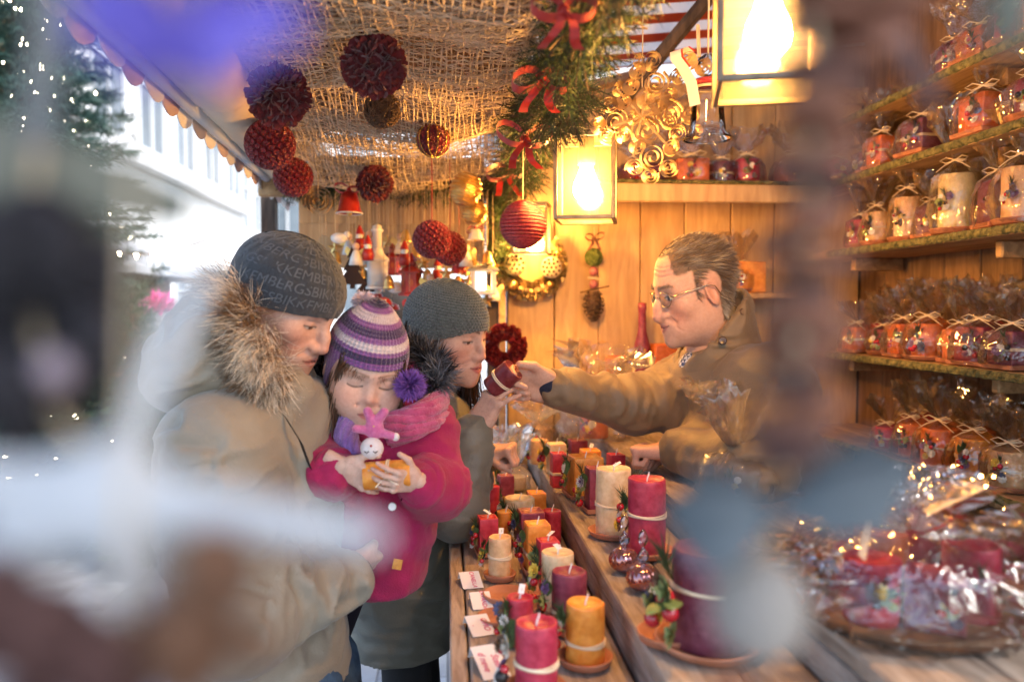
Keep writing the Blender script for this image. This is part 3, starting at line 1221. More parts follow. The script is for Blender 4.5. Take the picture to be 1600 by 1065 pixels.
def lantern(label, c, w, h, rz, ztop, strength=1.0):
    """four glass sides in a thin metal frame, flat top, one bulb; c is the middle of the body"""
    t = thing('lantern', label, 'lantern', (c[0], c[1], c[2] - h / 2), (0, 0, rz), 'lit glass lanterns over the counter')
    a = w / 2
    e = w * .035
    fr = MB()
    for sx_ in (-1, 1):
        for sy_ in (-1, 1):
            fr.box((sx_ * a - e, sy_ * a - e, 0), (sx_ * a + e, sy_ * a + e, h), e * .3)
    for z in (0, h - 2 * e):
        for s_ in (-1, 1):
            fr.box((-a + e, s_ * a - e * .9, z + .0003), (a - e, s_ * a + e * .9, z + 2 * e), e * .2)
            fr.box((s_ * a - e * .9, -a + e, z + .0003), (s_ * a + e * .9, a - e, z + 2 * e), e * .2)
    fr.build('frame', brass, t)
    MB().box((-a - e * 1.4, -a - e * 1.4, h + .0005), (a + e * 1.4, a + e * 1.4, h + .006), .001).build('top_plate', brass, t)
    for k in range(4):
        rot = k * math.pi / 2
        MB().box((-a + e, a - .001, 2 * e + .001), (a - e, a + .001, h - 2 * e - .001)).build('pane', glassp, t, rot=(0, 0, rot))
    MB().box((-a + e, -a + e, .002), (a - e, a - e, .004)).build('bottom_pane', glassp, t)
    MB().loft([(.018, h - .001), (.019, h - .03), (.021, h - .045), (.021, h - .062), (.016, h - .066)][::-1], circle(14)).build('socket', mat('cream_socket', (.55, .42, .25), rough=.5), t, True)
    zb = h - .066
    R_ = min(.031, w * .26)
    MB().loft([(.004, zb - R_ * 2.75), (R_ * .55, zb - R_ * 2.6), (R_ * .9, zb - R_ * 2.2), (R_, zb - R_ * 1.75), (R_ * .92, zb - R_ * 1.25), (R_ * .62, zb - R_ * .6), (R_ * .45, zb)], circle(16)).build('bulb', bulb_glow, t, True)
    # hanging chain
    L = ztop - (c[2] + h / 2)
    n = max(3, int(L / .016))
    ch = MB()
    for i in range(n):
        z = h + .012 + i * (L / n)
        ring = [(math.cos(q) * .005 * (1 if i % 2 else 0), math.cos(q) * .005 * (0 if i % 2 else 1), z + math.sin(q) * .011) for q in np.linspace(0, 2 * math.pi, 9)]
        ch.tube(ring, .0012, 4, False)
    ch.build('chain', brass, t)
    return t


lantern('lit lantern hanging in the middle, beside the wood shaving rosette', P(916, 281, 1.85), .130, .195, math.radians(-14), 2.30)
lantern('nearest lit lantern, large at the top edge over the shelves', P(1200, 30, 1.05), .130, .195, math.radians(-16), 2.35)
lantern('small lit lantern behind the red ribbed ball', P(831, 360, 2.45), .100, .150, math.radians(-14), 2.30)
# ---- fir garland along the header beam
gar = thing('fir_garland', 'green fir garland with red bows along the stall header beam', 'garland', (0, 0, 0))
rs = np.random.RandomState(12)
tw, td = [], []
N = 1150
for k in range(N):
    y = rs.uniform(.55, 2.62)
    a = rs.uniform(0, 2 * math.pi)
    r = rs.uniform(.01, .038)
    c = np.array([.205 + .012 * math.sin(y * 9), y, 2.035 + .02 * math.sin(y * 7 + 1) - .02])
    d = np.array([math.cos(a), rs.uniform(-.7, .7), math.sin(a) - .15])
    tw.append(c + d * r)
    td.append(d)
for k in range(420):
    x = rs.uniform(-.50, .20)
    a = rs.uniform(0, 2 * math.pi)
    c = np.array([x, 2.575, 1.975 + .012 * math.sin(x * 20)])
    d = np.array([rs.uniform(-.8, .8), -abs(math.cos(a)), math.sin(a)])
    tw.append(c)
    td.append(d)
for k in range(240):     # tail hanging down the post
    z = rs.uniform(1.72, 2.0)
    c = np.array([.165, 2.54, z])
    d = rs.normal(0, 1, 3)
    d[1] = -abs(d[1])
    tw.append(c)
    td.append(d)
tw, td = np.array(tw), np.array(td)
td /= np.linalg.norm(td, axis=1, keepdims=True)
k = 34
u = np.tile(np.linspace(.05, 1, k), len(tw))
PT = np.repeat(tw, k, 0) + np.repeat(td, k, 0) * (u * .052)[:, None]
rad = rs.normal(0, 1, PT.shape)
V, F, _ = strips(PT, rad + np.repeat(td, k, 0) * .9, .020, .0016, 8, segs=1, bend=.1)
C = np.repeat(np.clip(.5 + fnoise(tw * 20, 3, 2) * .8, 0, 1), k)
C = np.repeat(C, 3)[:, None]
gm = mat('garland_needles', (.85, .85, .85), (1.15, 1.15, 1.15), scale=15, rough=.5, vcol=True, spec=.5)
tag(place('needles', make_mesh('needles', V, F, gm, False, np.array([.010, .030, .010]) * (1 - C) + np.array([.050, .085, .024]) * C), gar), None, kind='stuff')
MB().tube([(.205 + .012 * math.sin(y * 9), y, 2.015 + .02 * math.sin(y * 7 + 1)) for y in np.linspace(.5, 2.6, 40)], .008, 5).build('wire', wood_dark, gar)
tmb = MB()
for i in range(0, len(tw), 2):
    tmb.tube([tw[i], tw[i] + td[i] * .065], .0012, 3, False)
tmb.build('twigs', wood_dark, gar)
bowm = mat('red_ribbon', (.42, .012, .012), (.55, .03, .02), scale=12, rough=.5, sheen=.3)


def bow(parent, c, s, seed, tails=True, m=None, facing=(0, -1, 0)):
    rs = random.Random(seed)
    mb = MB()
    f = Vector(facing).normalized()
    sd = f.cross(Vector((0, 0, 1))).normalized()
    up = Vector((0, 0, 1))
    for sg in (-1, 1):
        pts, wd = [], []
        L = s * rs.uniform(.85, 1.2)
        tilt = rs.uniform(-.35, .35)
        for i in range(13):
            a = 2 * math.pi * i / 12
            x = sg * L * (1 - math.cos(a)) / 2
            z = L * .34 * math.sin(a) + tilt * x * sg
            pts.append(Vector((0, 0, 0)) + sd * x + up * z + f * (.25 * L * math.sin(a / 2)))
            wd.append((f * .9 + up * .3).normalized())
        mb.ribbon(pts, wd, s * .42)
        if tails:
            pts, wd = [], []
            for i in range(8):
                q = i / 7
                pts.append(sd * (sg * s * .55 * q + .1 * s * math.sin(q * 5 + seed)) - up * (s * 1.15 * q) + f * (.15 * s * math.sin(q * 7)))
                wd.append((sd * .9 + f * .4 * math.sin(q * 6)).normalized())
            mb.ribbon(pts, wd, s * .30)
    mb.ball((0, 0, 0), s * .2, 8, 6)
    mb.v = [tuple(Vector(v) + Vector(c)) for v in mb.v]
    return mb.build('bow', m or bowm, parent, True)


for i, (px, py, Y, s) in enumerate(((880, 16, 1.02, .044), (845, 122, 1.32, .050), (820, 218, 1.75, .056), (793, 268, 2.25, .060))):
    bow(gar, P(px, py, Y), s, i + 3)


# ---- hanging balls
def hang(name, label, cat, c, ztop, group=None, cord=cordm, cr=.0012, top=0.0):
    t = thing(name, label, cat, c, group=group)
    L = ztop - c[2]
    if L > top + .005:
        MB().tube([(0, 0, top), (.0006, 0, (L + top) / 2), (0, 0, L)], cr, 5).build('cord', cord, t)
    return t


darkred = mat('dark_red_petals', (.10, .004, .008), (.20, .012, .016), scale=40, rough=.7, sheen=.4)
glitred = mat('glitter_dark_red', (.11, .004, .010), (.30, .02, .03), scale=120, rough=.28, bump=1.0, bscale=400, spec=.8)
brightred = mat('glitter_red', (.26, .008, .016), (.42, .025, .035), scale=140, rough=.26, bump=1.0, bscale=500, spec=.8)
twigm = mat('brown_twigs', (.07, .035, .015), (.17, .09, .04), scale=30, rough=.8)


def fib(n):
    i = np.arange(n) + .5
    ph = np.arccos(1 - 2 * i / n)
    th = np.pi * (1 + 5 ** .5) * i
    return np.stack([np.cos(th) * np.sin(ph), np.sin(th) * np.sin(ph), np.cos(ph)], -1)


def petal_ball(t, r, n, m, seed, plen=.45):
    rs = np.random.RandomState(seed)
    MB().ball((0, 0, 0), r * .72, 16, 12).build('core', m, t, True)
    D = fib(n)
    mb = MB()
    for d in D:
        d = Vector(d)
        for q in range(3):
            a = rs.uniform(0, 6.28)
            s1 = d.orthogonal().normalized()
            s2 = d.cross(s1)
            s = s1 * math.cos(a) + s2 * math.sin(a)
            o = d.cross(s)
            b = d * r * .68
            tip = d * r * rs.uniform(.9, 1.06) + s * r * .16
            w = r * .15
            mb.add([b - o * w * .5, b + o * w * .5, (b + tip) / 2 + o * w + s * r * .06, tip + o * w * .5, tip - o * w * .5, (b + tip) / 2 - o * w + s * r * .06], [(0, 1, 2, 5), (5, 2, 3, 4)])
    tag(mb.build('petals', m, t), None, kind='stuff')


def knob_ball(t, r, n, m):
    """a ball covered with little rolled scales"""
    MB().ball((0, 0, 0), r * .88, 16, 12).build('core', m, t, True)
    mb = MB()
    for d in fib(n):
        d = Vector(d)
        s1 = d.orthogonal().normalized()
        s2 = d.cross(s1)
        w = r * 1.9 / math.sqrt(n)
        ring0 = [d * r * .86 + (s1 * math.cos(a) + s2 * math.sin(a)) * w for a in np.linspace(0, 2 * math.pi, 8)[:-1]]
        ring1 = [d * r * 1.0 + (s1 * math.cos(a) + s2 * math.sin(a)) * w * .72 for a in np.linspace(0, 2 * math.pi, 8)[:-1]]
        mb.add(ring0 + ring1 + [d * r * .93], [(i, (i + 1) % 7, 7 + (i + 1) % 7, 7 + i) for i in range(7)] + [(7 + i, 7 + (i + 1) % 7, 14) for i in range(7)])
    tag(mb.build('scales', m, t), None, kind='stuff')


def wound_ball(t, r, m, turns=26, cr=.10, seed=0, name='winding'):
    """thread wound round a ball in one direction"""
    pts = []
    N = turns * 26
    for i in range(N):
        th = math.pi * (i + .5) / N
        ph = turns * 2 * math.pi * i / N
        rr = r * (1 + .015 * math.sin(i * 1.7 + seed))
        pts.append((rr * math.sin(th) * math.cos(ph), rr * math.sin(th) * math.sin(ph), rr * math.cos(th)))
    MB().ball((0, 0, 0), r * .97, 16, 12).build('core', m, t, True)
    MB().tube(pts, r * cr, 5).build(name, m, t, True)


def nest_ball(t, r, m, n=60, seed=0, cr=.045):
    rs = np.random.RandomState(seed)
    MB().ball((0, 0, 0), r * .80, 14, 10).build('core', m, t, True)
    mb = MB()
    for k in range(n):
        a = Vector(rs.normal(0, 1, 3)).normalized()
        b = a.orthogonal().normalized()
        c = a.cross(b)
        a0, L = rs.uniform(0, 6.28), rs.uniform(1.5, 4)
        off = rs.uniform(-.45, .45)
        rr = r * math.sqrt(1 - off * off)
        mb.tube([(b * math.cos(a0 + L * q / 9) + c * math.sin(a0 + L * q / 9)) * rr * rs.uniform(.95, 1.05) + a * off * r for q in range(10)], r * cr, 4)
    tag(mb.build('twigs', m, t), None, kind='stuff')


G1 = 'decorative balls hung from the burlap net'
for kind, px, py, Y, rp, label in (
        ('petal', 585, 102, 1.36, 49, 'large shaggy dark red petal ball in the middle of the net'),
        ('petal', 435, 150, 1.45, 47, 'large shaggy dark red petal ball nearest the awning roll'),
        ('knob', 422, 226, 1.83, 38, 'dark red scaly ball hanging just below the left petal ball'),
        ('knob', 458, 277, 2.2, 30, 'small dark red scaly ball, lowest beside the awning roll'),
        ('twig', 597, 172, 1.70, 27, 'brown twig ball hanging below the middle petal ball'),
        ('gold', 677, 219, 1.93, 25, 'dark red ball with gold glitter bands near the garland'),
        ('petal', 586, 287, 2.3, 28, 'small dark red petal ball at the far edge of the net'),
        ('knob', 675, 374, 2.12, 30, 'dark red scaly ball on a red cord before the hanging ornaments'),
        ('knob', 703, 388, 2.28, 27, 'dark red scaly ball half hidden behind another like it'),
        ('rib', 817, 351, 1.90, 35, 'red ribbed ball on a white string in front of a lantern')):
    c = P(px, py, Y)
    r = rp / FPX * Y
    zt = ceil_z(c.x, c.y)
    t = hang('hanging_ball', label, 'hanging ball', c, max(zt, c.z + r + .01) if kind != 'rib' else P(840, 130, 1.9).z, G1, redcord if kind in ('knob', 'gold') else cordm, .0011, r * .9)
    if kind == 'petal':
        petal_ball(t, r, 190, darkred, px)
    elif kind == 'knob':
        knob_ball(t, r, 170, glitred)
    elif kind == 'twig':
        nest_ball(t, r, twigm, 70, 3)
    elif kind == 'gold':
        knob_ball(t, r, 120, glitred)
        nest = MB()
        for q in range(5):
            a = q * math.pi / 5
            nest.tube([(math.cos(a) * math.sin(z) * r * 1.03, math.sin(a) * math.sin(z) * r * 1.03, math.cos(z) * r * 1.03) for z in np.linspace(0, 2 * math.pi, 40)], r * .045, 4, False)
        nest.build('gold_bands', mat('gold_glitter', (.60, .38, .10), rough=.25, metal=1.0, bump=1.0, bscale=500), t)
    else:
        wound_ball(t, r, brightred, 20, .085)

# ---- ornaments hanging at the far end of the stall
BEAM = 1.957
whitep = mat('white_enamel', (.72, .68, .62), (.80, .77, .72), scale=20, rough=.4)
redp = mat('red_enamel', (.32, .012, .010), (.42, .03, .02), scale=20, rough=.35)
goldp = mat('gold_ornament', (.62, .40, .12), (.75, .52, .20), scale=40, rough=.3, metal=.9, bump=.4, bscale=200)
darkw = mat('dark_brown_felt', (.030, .014, .010), rough=.9)
greenp = mat('green_felt', (.02, .10, .04), rough=.9)
kraft = mat('kraft_paper', (.42, .28, .14), (.55, .39, .22), scale=20, rough=.8)
skinp = mat('painted_face', (.65, .42, .30), rough=.6)


def pillar_lantern(label, px, pyt, pyb, wpx, Y, m, group, moon=False):
    """toy lantern: base, six-sided body, roof, chimney knob"""
    c = P(px, pyb, Y)
    k = Y / FPX
    H, w = (pyb - pyt) * k, wpx * k / 2
    t = hang('toy_lantern', label, 'toy lantern', c, BEAM, group, cordm, .0008, H)
    if not moon:
        rd = circle(24)
        MB().loft([(w * 1.08, 0), (w * 1.12, H * .02), (w * 1.08, H * .045), (w * .98, H * .05)], rd).build('base', m, t, True)
        MB().loft([(w * .97, H * .051), (w * .97, H * .43)], rd).build('body', m, t, True)
        MB().loft([(w * 1.08, H * .431), (w * 1.12, H * .45), (w * 1.08, H * .475), (w * .72, H * .53), (w * .50, H * .60), (w * .46, H * .63)], rd).build('roof', m, t, True)
        MB().loft([(w * .44, H * .631), (w * .44, H * .88), (w * .56, H * .885), (w * .56, H * .92), (w * .44, H * .925), (w * .44, H * .97), (w * .1, H)], rd).build('chimney', m, t, True)
        return t
    hexa = circle(6)
    MB().loft([(w * 1.12, 0), (w * 1.12, H * .05), (w * .92, H * .08)], hexa).build('base', m, t)
    MB().loft([(w * .88, H * .081), (w * .88, H * .52)], hexa).build('body', m, t)
    MB().loft([(w * 1.15, H * .521), (w * 1.15, H * .56), (w * .75, H * .66), (w * .45, H * .70), (w * .42, H * .80), (w * .52, H * .82), (w * .25, H * .93), (w * .06, H)], hexa).build('roof', m, t)
    for q in range(6):
        a = (q + .5) * math.pi / 3
        d = Vector((math.cos(a), math.sin(a), 0))
        s = Vector((-d.y, d.x, 0))
        r0 = w * .88 * math.cos(math.pi / 6) + .0012
        pts = [d * r0 + s * (math.cos(v) * w * .20) + Vector((0, 0, H * .30 + math.sin(v) * H * .09)) for v in np.linspace(0, 2 * math.pi, 12)[:-1]]
        MB().add(pts, [tuple(range(11))]).build('opening', mat('lantern_opening', (.5, .10, .03), rough=.6), t)
    return t


pillar_lantern('tall white toy lantern hanging beside the dark tree cut-out', 590, 352, 452, 33, 2.5, whitep, 'toy lanterns')
pillar_lantern('red hexagonal toy lantern right behind the grey knit hat', 643, 396, 462, 36, 2.45, redp, 'toy lanterns', True)
pillar_lantern('smaller red toy lantern between the white and the big red lantern', 614, 380, 430, 26, 2.56, redp, 'toy lanterns', True)


def bell(label, px, py, Y, wpx, hpx, m, group, rim=None, name='bell'):
    c = P(px, py + hpx / 2, Y)
    k = Y / FPX
    w, H = wpx * k / 2, hpx * k
    t = hang(name, label, 'bell', c, max(BEAM, c.z + H + .02), group, redcord, .0009, H)
    pr = [(w, 0), (w * 1.0, H * .04), (w * .86, H * .15), (w * .76, H * .45), (w * .66, H * .75), (w * .45, H * .92), (w * .12, H)]
    MB().loft(pr + [(w * .10, H * .96), (w * .40, H * .86), (w * .60, H * .70), (w * .70, H * .42), (w * .80, H * .12), (w * .95, 0.001)], circle(20), False).build('shell', m, t, True)
    MB().tube([(math.cos(a) * w * .99, math.sin(a) * w * .99, .001) for a in np.linspace(0, 2 * math.pi, 24)], w * .06, 5, False).build('rim', rim or m, t, True)
    MB().ball((0, 0, H * .02), w * .22, 8, 6).build('clapper', goldp, t, True)
    bow(t, (0, -w * .2, H), w * .9, px, True)
    return t


bell('red felt bell with a white rim hanging at the net edge', 546, 316, 2.34, 40, 36, redp, 'red bells', whitep)
bell('red bell hanging behind the scaly balls', 717, 405, 2.45, 26, 44, redp, 'red bells')
bell('white porcelain bell under the gold ribbed drops', 743, 366, 2.4, 26, 18, whitep, 'white bells')


# rolled bark horn
c = P(497, 314, 2.30)
t = hang('bark_roll', 'rolled kraft paper rose hanging next to the red felt bell', 'paper ornament', c, BEAM + .04, None)
pts, wd = [], []
for i in range(90):
    a = i * .25
    r = .006 + .0018 * i * .25
    pts.append((r * math.cos(a), 0, r * math.sin(a)))
sp = MB()
n0 = len(pts)
vs = [(x, -.020 + .0002 * i, z) for i, (x, y, z) in enumerate(pts)] + [(x * .92, .030, z * .92) for (x, y, z) in pts]
sp.add(vs, [(i, i + 1, n0 + i + 1, n0 + i) for i in range(n0 - 1)])
sp.build('roll', kraft, t, True)

# gold ribbed paper drops
for px, py, rp, Y, lb in ((728, 296, 25, 2.2, 'gold and grey ribbed paper drop, the upper larger one'), (742, 333, 19, 2.25, 'gold ribbed paper drop, the lower smaller one')):
    c = P(px, py, Y)
    r = rp / FPX * Y
    t = hang('paper_drop', lb, 'paper ornament', c, BEAM + .05, 'gold ribbed paper drops', cordm, .0009, r)
    pr = []
    for i in range(41):
        v = math.pi * (i + .4) / 41.8
        rr = r * math.sin(v) ** .8 * (1 + .05 * (1 if i % 4 < 2 else -1))
        pr.append((max(rr, .0006), -r * 1.05 * math.cos(v)))
    MB().loft(pr, circle(20)).build('ribbed_body', goldp, t, False, rot=(0, .25, 0))

# dark felt fir trees
for px, py, Y, w, h, lb in ((551, 418, 2.42, 46, 66, 'dark brown fir tree cut-out left of the white toy lantern'), (572, 440, 2.5, 30, 40, 'smaller dark fir tree cut-out touching the white toy lantern')):
    k = Y / FPX
    W, H = w * k / 2, h * k
    c = P(px, py + h / 2, Y)
    t = hang('tree_ornament', lb, 'tree ornament', c, BEAM, 'dark tree cut-outs', cordm, .0008, H)
    half = [(0, H), (W * .35, H * .72), (W * .18, H * .72), (W * .62, H * .42), (W * .38, H * .42), (W, H * .10), (W * .16, H * .10), (W * .16, 0)]
    pr = half + [(-x, z) for x, z in half[::-1]][:-1]
    q = len(pr)
    MB().add([(x, -.003, z) for x, z in pr] + [(x, .003, z) for x, z in pr], [tuple(range(q)), tuple(range(2 * q - 1, q - 1, -1))] + [(i, i + q, (i + 1) % q + q, (i + 1) % q) for i in range(q)]).build('cut_out', darkw, t)

# small white lit house-lantern by the post
c = P(755, 456, 2.46)
k = 2.46 / FPX
t = hang('toy_lantern', 'little square white toy lantern with a lit window by the post', 'toy lantern', c, BEAM, 'toy lanterns', cordm, .0008, 52 * k)
w = 16 * k
fr = MB()
for sx_ in (-1, 1):
    for sy_ in (-1, 1):
        fr.box((sx_ * w - .006, sy_ * w - .006, 0), (sx_ * w + .006, sy_ * w + .006, w * 2))
fr.box((-w - .008, -w - .008, -.008), (w + .008, w + .008, -.0003), .002)
fr.build('frame', whitep, t)
MB().loft([(w * 1.5, w * 2 + .0005), (w * 1.5, w * 2.15), (w * .55, w * 2.7), (w * .5, w * 2.9)], rsquare(.1, 2)).build('roof', mat('grey_zinc', (.35, .36, .36), rough=.5), t)
MB().box((-w + .007, -w + .007, .003), (w - .007, w - .007, .006)).build('floor', whitep, t)
MB().loft([(.008, .0065), (.008, .035)], circle(10)).build('candle', mat('little_lit_candle', (.9, .6, .3), emit=((1, .65, .3), 12.0)), t)

# crowd of little ornaments on threads
rs = random.Random(77)


def little(kind, label, c, group):
    t = hang('small_ornament', label, 'ornament', c, c[2] + (BEAM - c[2]) / 1.3, group, cordm, .0005, .03)
    t.scale = (1.3,) * 3
    if kind == 'angel':
        MB().loft([(.017, -.024), (.013, -.006), (.006, .010), (.001, .012)], circle(10)).build('gown', whitep, t, True)
        MB().ball((0, 0, .019), .009, 10, 8).build('head', skinp, t, True)
        wg = MB()
        for s_ in (-1, 1):
            wg.add([(0, .004, .004), (s_ * .022, .006, .020), (s_ * .026, .006, .008), (s_ * .016, .006, -.008), (0, .0055, .004), (s_ * .022, .0075, .020), (s_ * .026, .0075, .008), (s_ * .016, .0075, -.008)], [(0, 1, 2, 3), (7, 6, 5, 4)])
        wg.build('wing', goldp, t)
    elif kind == 'santa':
        MB().loft([(.013, -.022), (.015, -.008), (.010, .006), (.002, .008)], circle(10)).build('coat', redp, t, True)
        MB().ball((0, 0, .013), .0095, 10, 8).build('head', skinp, t, True)
        MB().loft([(.0105, .015), (.0095, .019), (.005, .030), (.001, .037)], circle(10)).build('hat', redp, t, True)
        MB().ball((0, -.006, .008), .008, 8, 6, (1, .6, 1.1)).build('beard', whitep, t, True)
    elif kind == 'goldbell':
        MB().loft([(.015, -.016), (.0125, -.012), (.010, .004), (.006, .012), (.001, .015)], circle(12)).build('shell', goldp, t, True)
        MB().ball((0, 0, -.016), .004, 6, 5).build('clapper', goldp, t, True)
    elif kind == 'heart':
        pr = [(16 * math.sin(a) ** 3, 13 * math.cos(a) - 5 * math.cos(2 * a) - 2 * math.cos(3 * a) - math.cos(4 * a)) for a in np.linspace(0, 2 * math.pi, 25)[:-1]]
        q = len(pr)
        MB().add([(x * .0011, -.004, z * .0011) for x, z in pr] + [(x * .0011, .004, z * .0011) for x, z in pr] + [(0, -.008, 0)], [(i, (i + 1) % q, 2 * q) for i in range(q)] + [tuple(range(2 * q - 1, q - 1, -1))] + [(i, i + q, (i + 1) % q + q, (i + 1) % q) for i in range(q)]).build('heart', redp, t)
    elif kind == 'star':
        pr = [((.020 if i % 2 == 0 else .009) * math.sin(i * math.pi / 5), (.020 if i % 2 == 0 else .009) * math.cos(i * math.pi / 5)) for i in range(10)]
        MB().add([(x, -.002, z) for x, z in pr] + [(x, .002, z) for x, z in pr] + [(0, -.007, 0), (0, .007, 0)], [(i, (i + 1) % 10, 20) for i in range(10)] + [(10 + (i + 1) % 10, 10 + i, 21) for i in range(10)] + [(i, i + 10, (i + 1) % 10 + 10, (i + 1) % 10) for i in range(10)]).build('star', goldp, t)
    elif kind == 'mushroom':
        MB().loft([(.004, -.022), (.006, -.018), (.005, 0)], circle(8)).build('stem', whitep, t, True)
        MB().loft([(.005, -.001), (.020, 0), (.019, .006), (.012, .014), (.002, .018)], circle(12)).build('cap', redp, t, True)
        sp_ = MB()
        for q in range(6):
            sp_.ball((.0145 * math.cos(q), .0145 * math.sin(q), .0095), .003, 5, 4)
        sp_.build('spots', whitep, t)
    elif kind == 'bird':
        MB().ball((0, 0, 0), .014, 10, 8, (1.4, .8, .9)).build('bird_body', whitep, t, True)
        MB().ball((.018, 0, .008), .008, 8, 6).build('head', whitep, t, True)
        MB().add([(-.016, -.001, 0), (-.040, -.006, .006), (-.040, .006, .006), (-.016, .001, .003)], [(0, 1, 2), (3, 2, 1)]).build('tail', goldp, t)
    return t


NAMES = {'angel': 'white angel with gold wings', 'santa': 'red coated bearded figure', 'goldbell': 'tiny gold bell', 'heart': 'red felt heart', 'star': 'gold star', 'mushroom': 'red toadstool with white spots', 'bird': 'white bird with gold tail'}
spots = [('bird', 530, 372), ('angel', 545, 382), ('santa', 562, 376), ('angel', 556, 398), ('bird', 566, 406), ('santa', 575, 392), ('goldbell', 525, 402), ('star', 524, 388), ('angel', 578, 378),
         ('goldbell', 565, 425), ('star', 605, 378), ('angel', 626, 382), ('goldbell', 634, 368), ('santa', 632, 400), ('goldbell', 650, 392), ('star', 660, 412), ('goldbell', 668, 430),
         ('angel', 672, 446), ('santa', 684, 425), ('heart', 676, 462), ('goldbell', 690, 446), ('star', 697, 428), ('heart', 692, 478), ('angel', 706, 452), ('goldbell', 716, 440), ('santa', 722, 458),
         ('goldbell', 728, 420), ('star', 733, 440), ('angel', 728, 400), ('goldbell', 740, 404), ('heart', 738, 470), ('goldbell', 762, 402), ('star', 770, 418), ('mushroom', 580, 470), ('mushroom', 600, 476),
         ('mushroom', 612, 484), ('santa', 590, 462), ('heart', 640, 476), ('mushroom', 652, 482), ('bird', 618, 450), ('goldbell', 608, 440), ('star', 760, 470), ('angel', 772, 455), ('bird', 700, 500)]
cnt = {}
for kind, px, py in spots:
    cnt[kind] = cnt.get(kind, 0) + 1
seen = {}
for kind, px, py in sorted(spots, key=lambda q: q[1]):
    seen[kind] = seen.get(kind, 0) + 1
    i = seen[kind]
    o = (ORD[i - 1] + ' from the left') if i <= len(ORD) else ('rightmost' if i == cnt[kind] else 'near the post')
    little(kind, f'{NAMES[kind]} on a thread, {o} of its kind', P(px, py, 2.40 + rs.uniform(0, .18)), 'little ornaments on threads')
# red and white candy stick, striped
t = hang('candy_stick', 'red and white twisted ribbon hanging above the grey knit hat', 'ornament', P(688, 452, 2.4), BEAM, None, cordm, .0007, .03)
MB().tube([(.010 * math.cos(a), .010 * math.sin(a), -.04 + a * .006) for a in np.linspace(0, 12, 40)], .004, 6).build('red_strand', redp, t, True)
MB().tube([(.010 * math.cos(a + 3.1), .010 * math.sin(a + 3.1), -.04 + a * .006) for a in np.linspace(0, 12, 40)], .004, 6).build('white_strand', whitep, t, True)
# bare threads between the ornaments
th = thing('thread_curtain', 'pale loose threads hanging from the far beam among the ornaments', 'threads', (0, 0, 0))
mb = MB()
for k in range(46):
    x = -.42 + .54 * k / 46 + rs.uniform(-.004, .004)
    y = 2.55 + rs.uniform(-.06, .08)
    mb.tube([(x, y, 1.956), (x + rs.uniform(-.004, .004), y, 1.956 - rs.uniform(.10, .30))], .0007, 3, False)
tag(mb.build('threads', cordm, th), None, kind='stuff')

# ---- wreath with lotus pods on the back wall
def wreath(label, c, R_, r, m, n, seed, name='wreath'):
    t = thing(name, label, 'wreath', c)
    rs = np.random.RandomState(seed)
    MB().tube([(math.cos(a) * R_, 0, math.sin(a) * R_) for a in np.linspace(0, 2 * math.pi, 40)], r * .72, 8, False).build('ring', m, t, True)
    mb = MB()
    for k in range(n):
        a, b = rs.uniform(0, 2 * math.pi), rs.uniform(-math.pi, math.pi)
        d = Vector((math.cos(a) * math.cos(b), -abs(math.sin(b)), math.sin(a) * math.cos(b)))
        p = Vector((math.cos(a) * R_, 0, math.sin(a) * R_)) + d * r * .7
        s1 = d.orthogonal().normalized()
        s2 = d.cross(s1)
        q = rs.uniform(0, 6)
        s = s1 * math.cos(q) + s2 * math.sin(q)
        w = r * .35
        mb.add([p - s * w * .6, p + s * w * .6, p + d * r * .5 + s * w + d.cross(s) * w * .5, p + d * r * .5 - s * w + d.cross(s) * w * .5], [(0, 1, 2, 3)])
    tag(mb.build('leaves', m, t), None, kind='stuff')
    return t


podm = mat('lotus_pod', (.50, .40, .24), (.66, .55, .36), scale=30, rough=.8)
goldbr = mat('gilded_brown_leaf', (.13, .085, .035), (.40, .28, .12), scale=50, rough=.45, metal=.3)
wr_ = wreath('gilded wreath with two pale lotus pods on the plank wall', P(829, 412, 2.57), .088, .028, goldbr, 420, 4)
holem = mat('pod_hole', (.05, .03, .015), rough=.95)
for sx_, sz_, rr in ((-.055, -.005, .036), (.062, -.014, .035)):
    pod = MB().loft([(.4, 0), (.85, .018), (1.0, .030), (.95, .034), (.2, .032)], circle(16)).build('lotus_pod', podm, wr_, True, loc=(sx_, -.012, sz_), rot=(math.pi / 2, 0, 0), scale=(rr, rr, 1))
    hl_ = MB()
    for x, y in [(0, 0)] + [(.42 * math.cos(a), .42 * math.sin(a)) for a in np.linspace(0, 2 * math.pi, 7)[:-1]] + [(.76 * math.cos(a + .2), .76 * math.sin(a + .2)) for a in np.linspace(0, 2 * math.pi, 12)[:-1]]:
        hl_.loft([(.12, .0335), (.135, .0352), (.11, .0354)], circle(8), True, (x, y, 0))
    hl_.build('seed_holes', holem, pod)
for k in range(9):
    a = k * .72 + .4
    MB().ball((math.cos(a) * .09, -.026, math.sin(a) * .09), .009 + .004 * (k % 3), 8, 6).build('gold_bead', goldp, wr_, True)
redw = wreath('dense dark red wreath hanging low on the post', P(788, 541, 2.50), .046, .024, mat('red_wreath_leaf', (.11, .005, .008), (.22, .012, .016), scale=30, rough=.6), 520, 8)

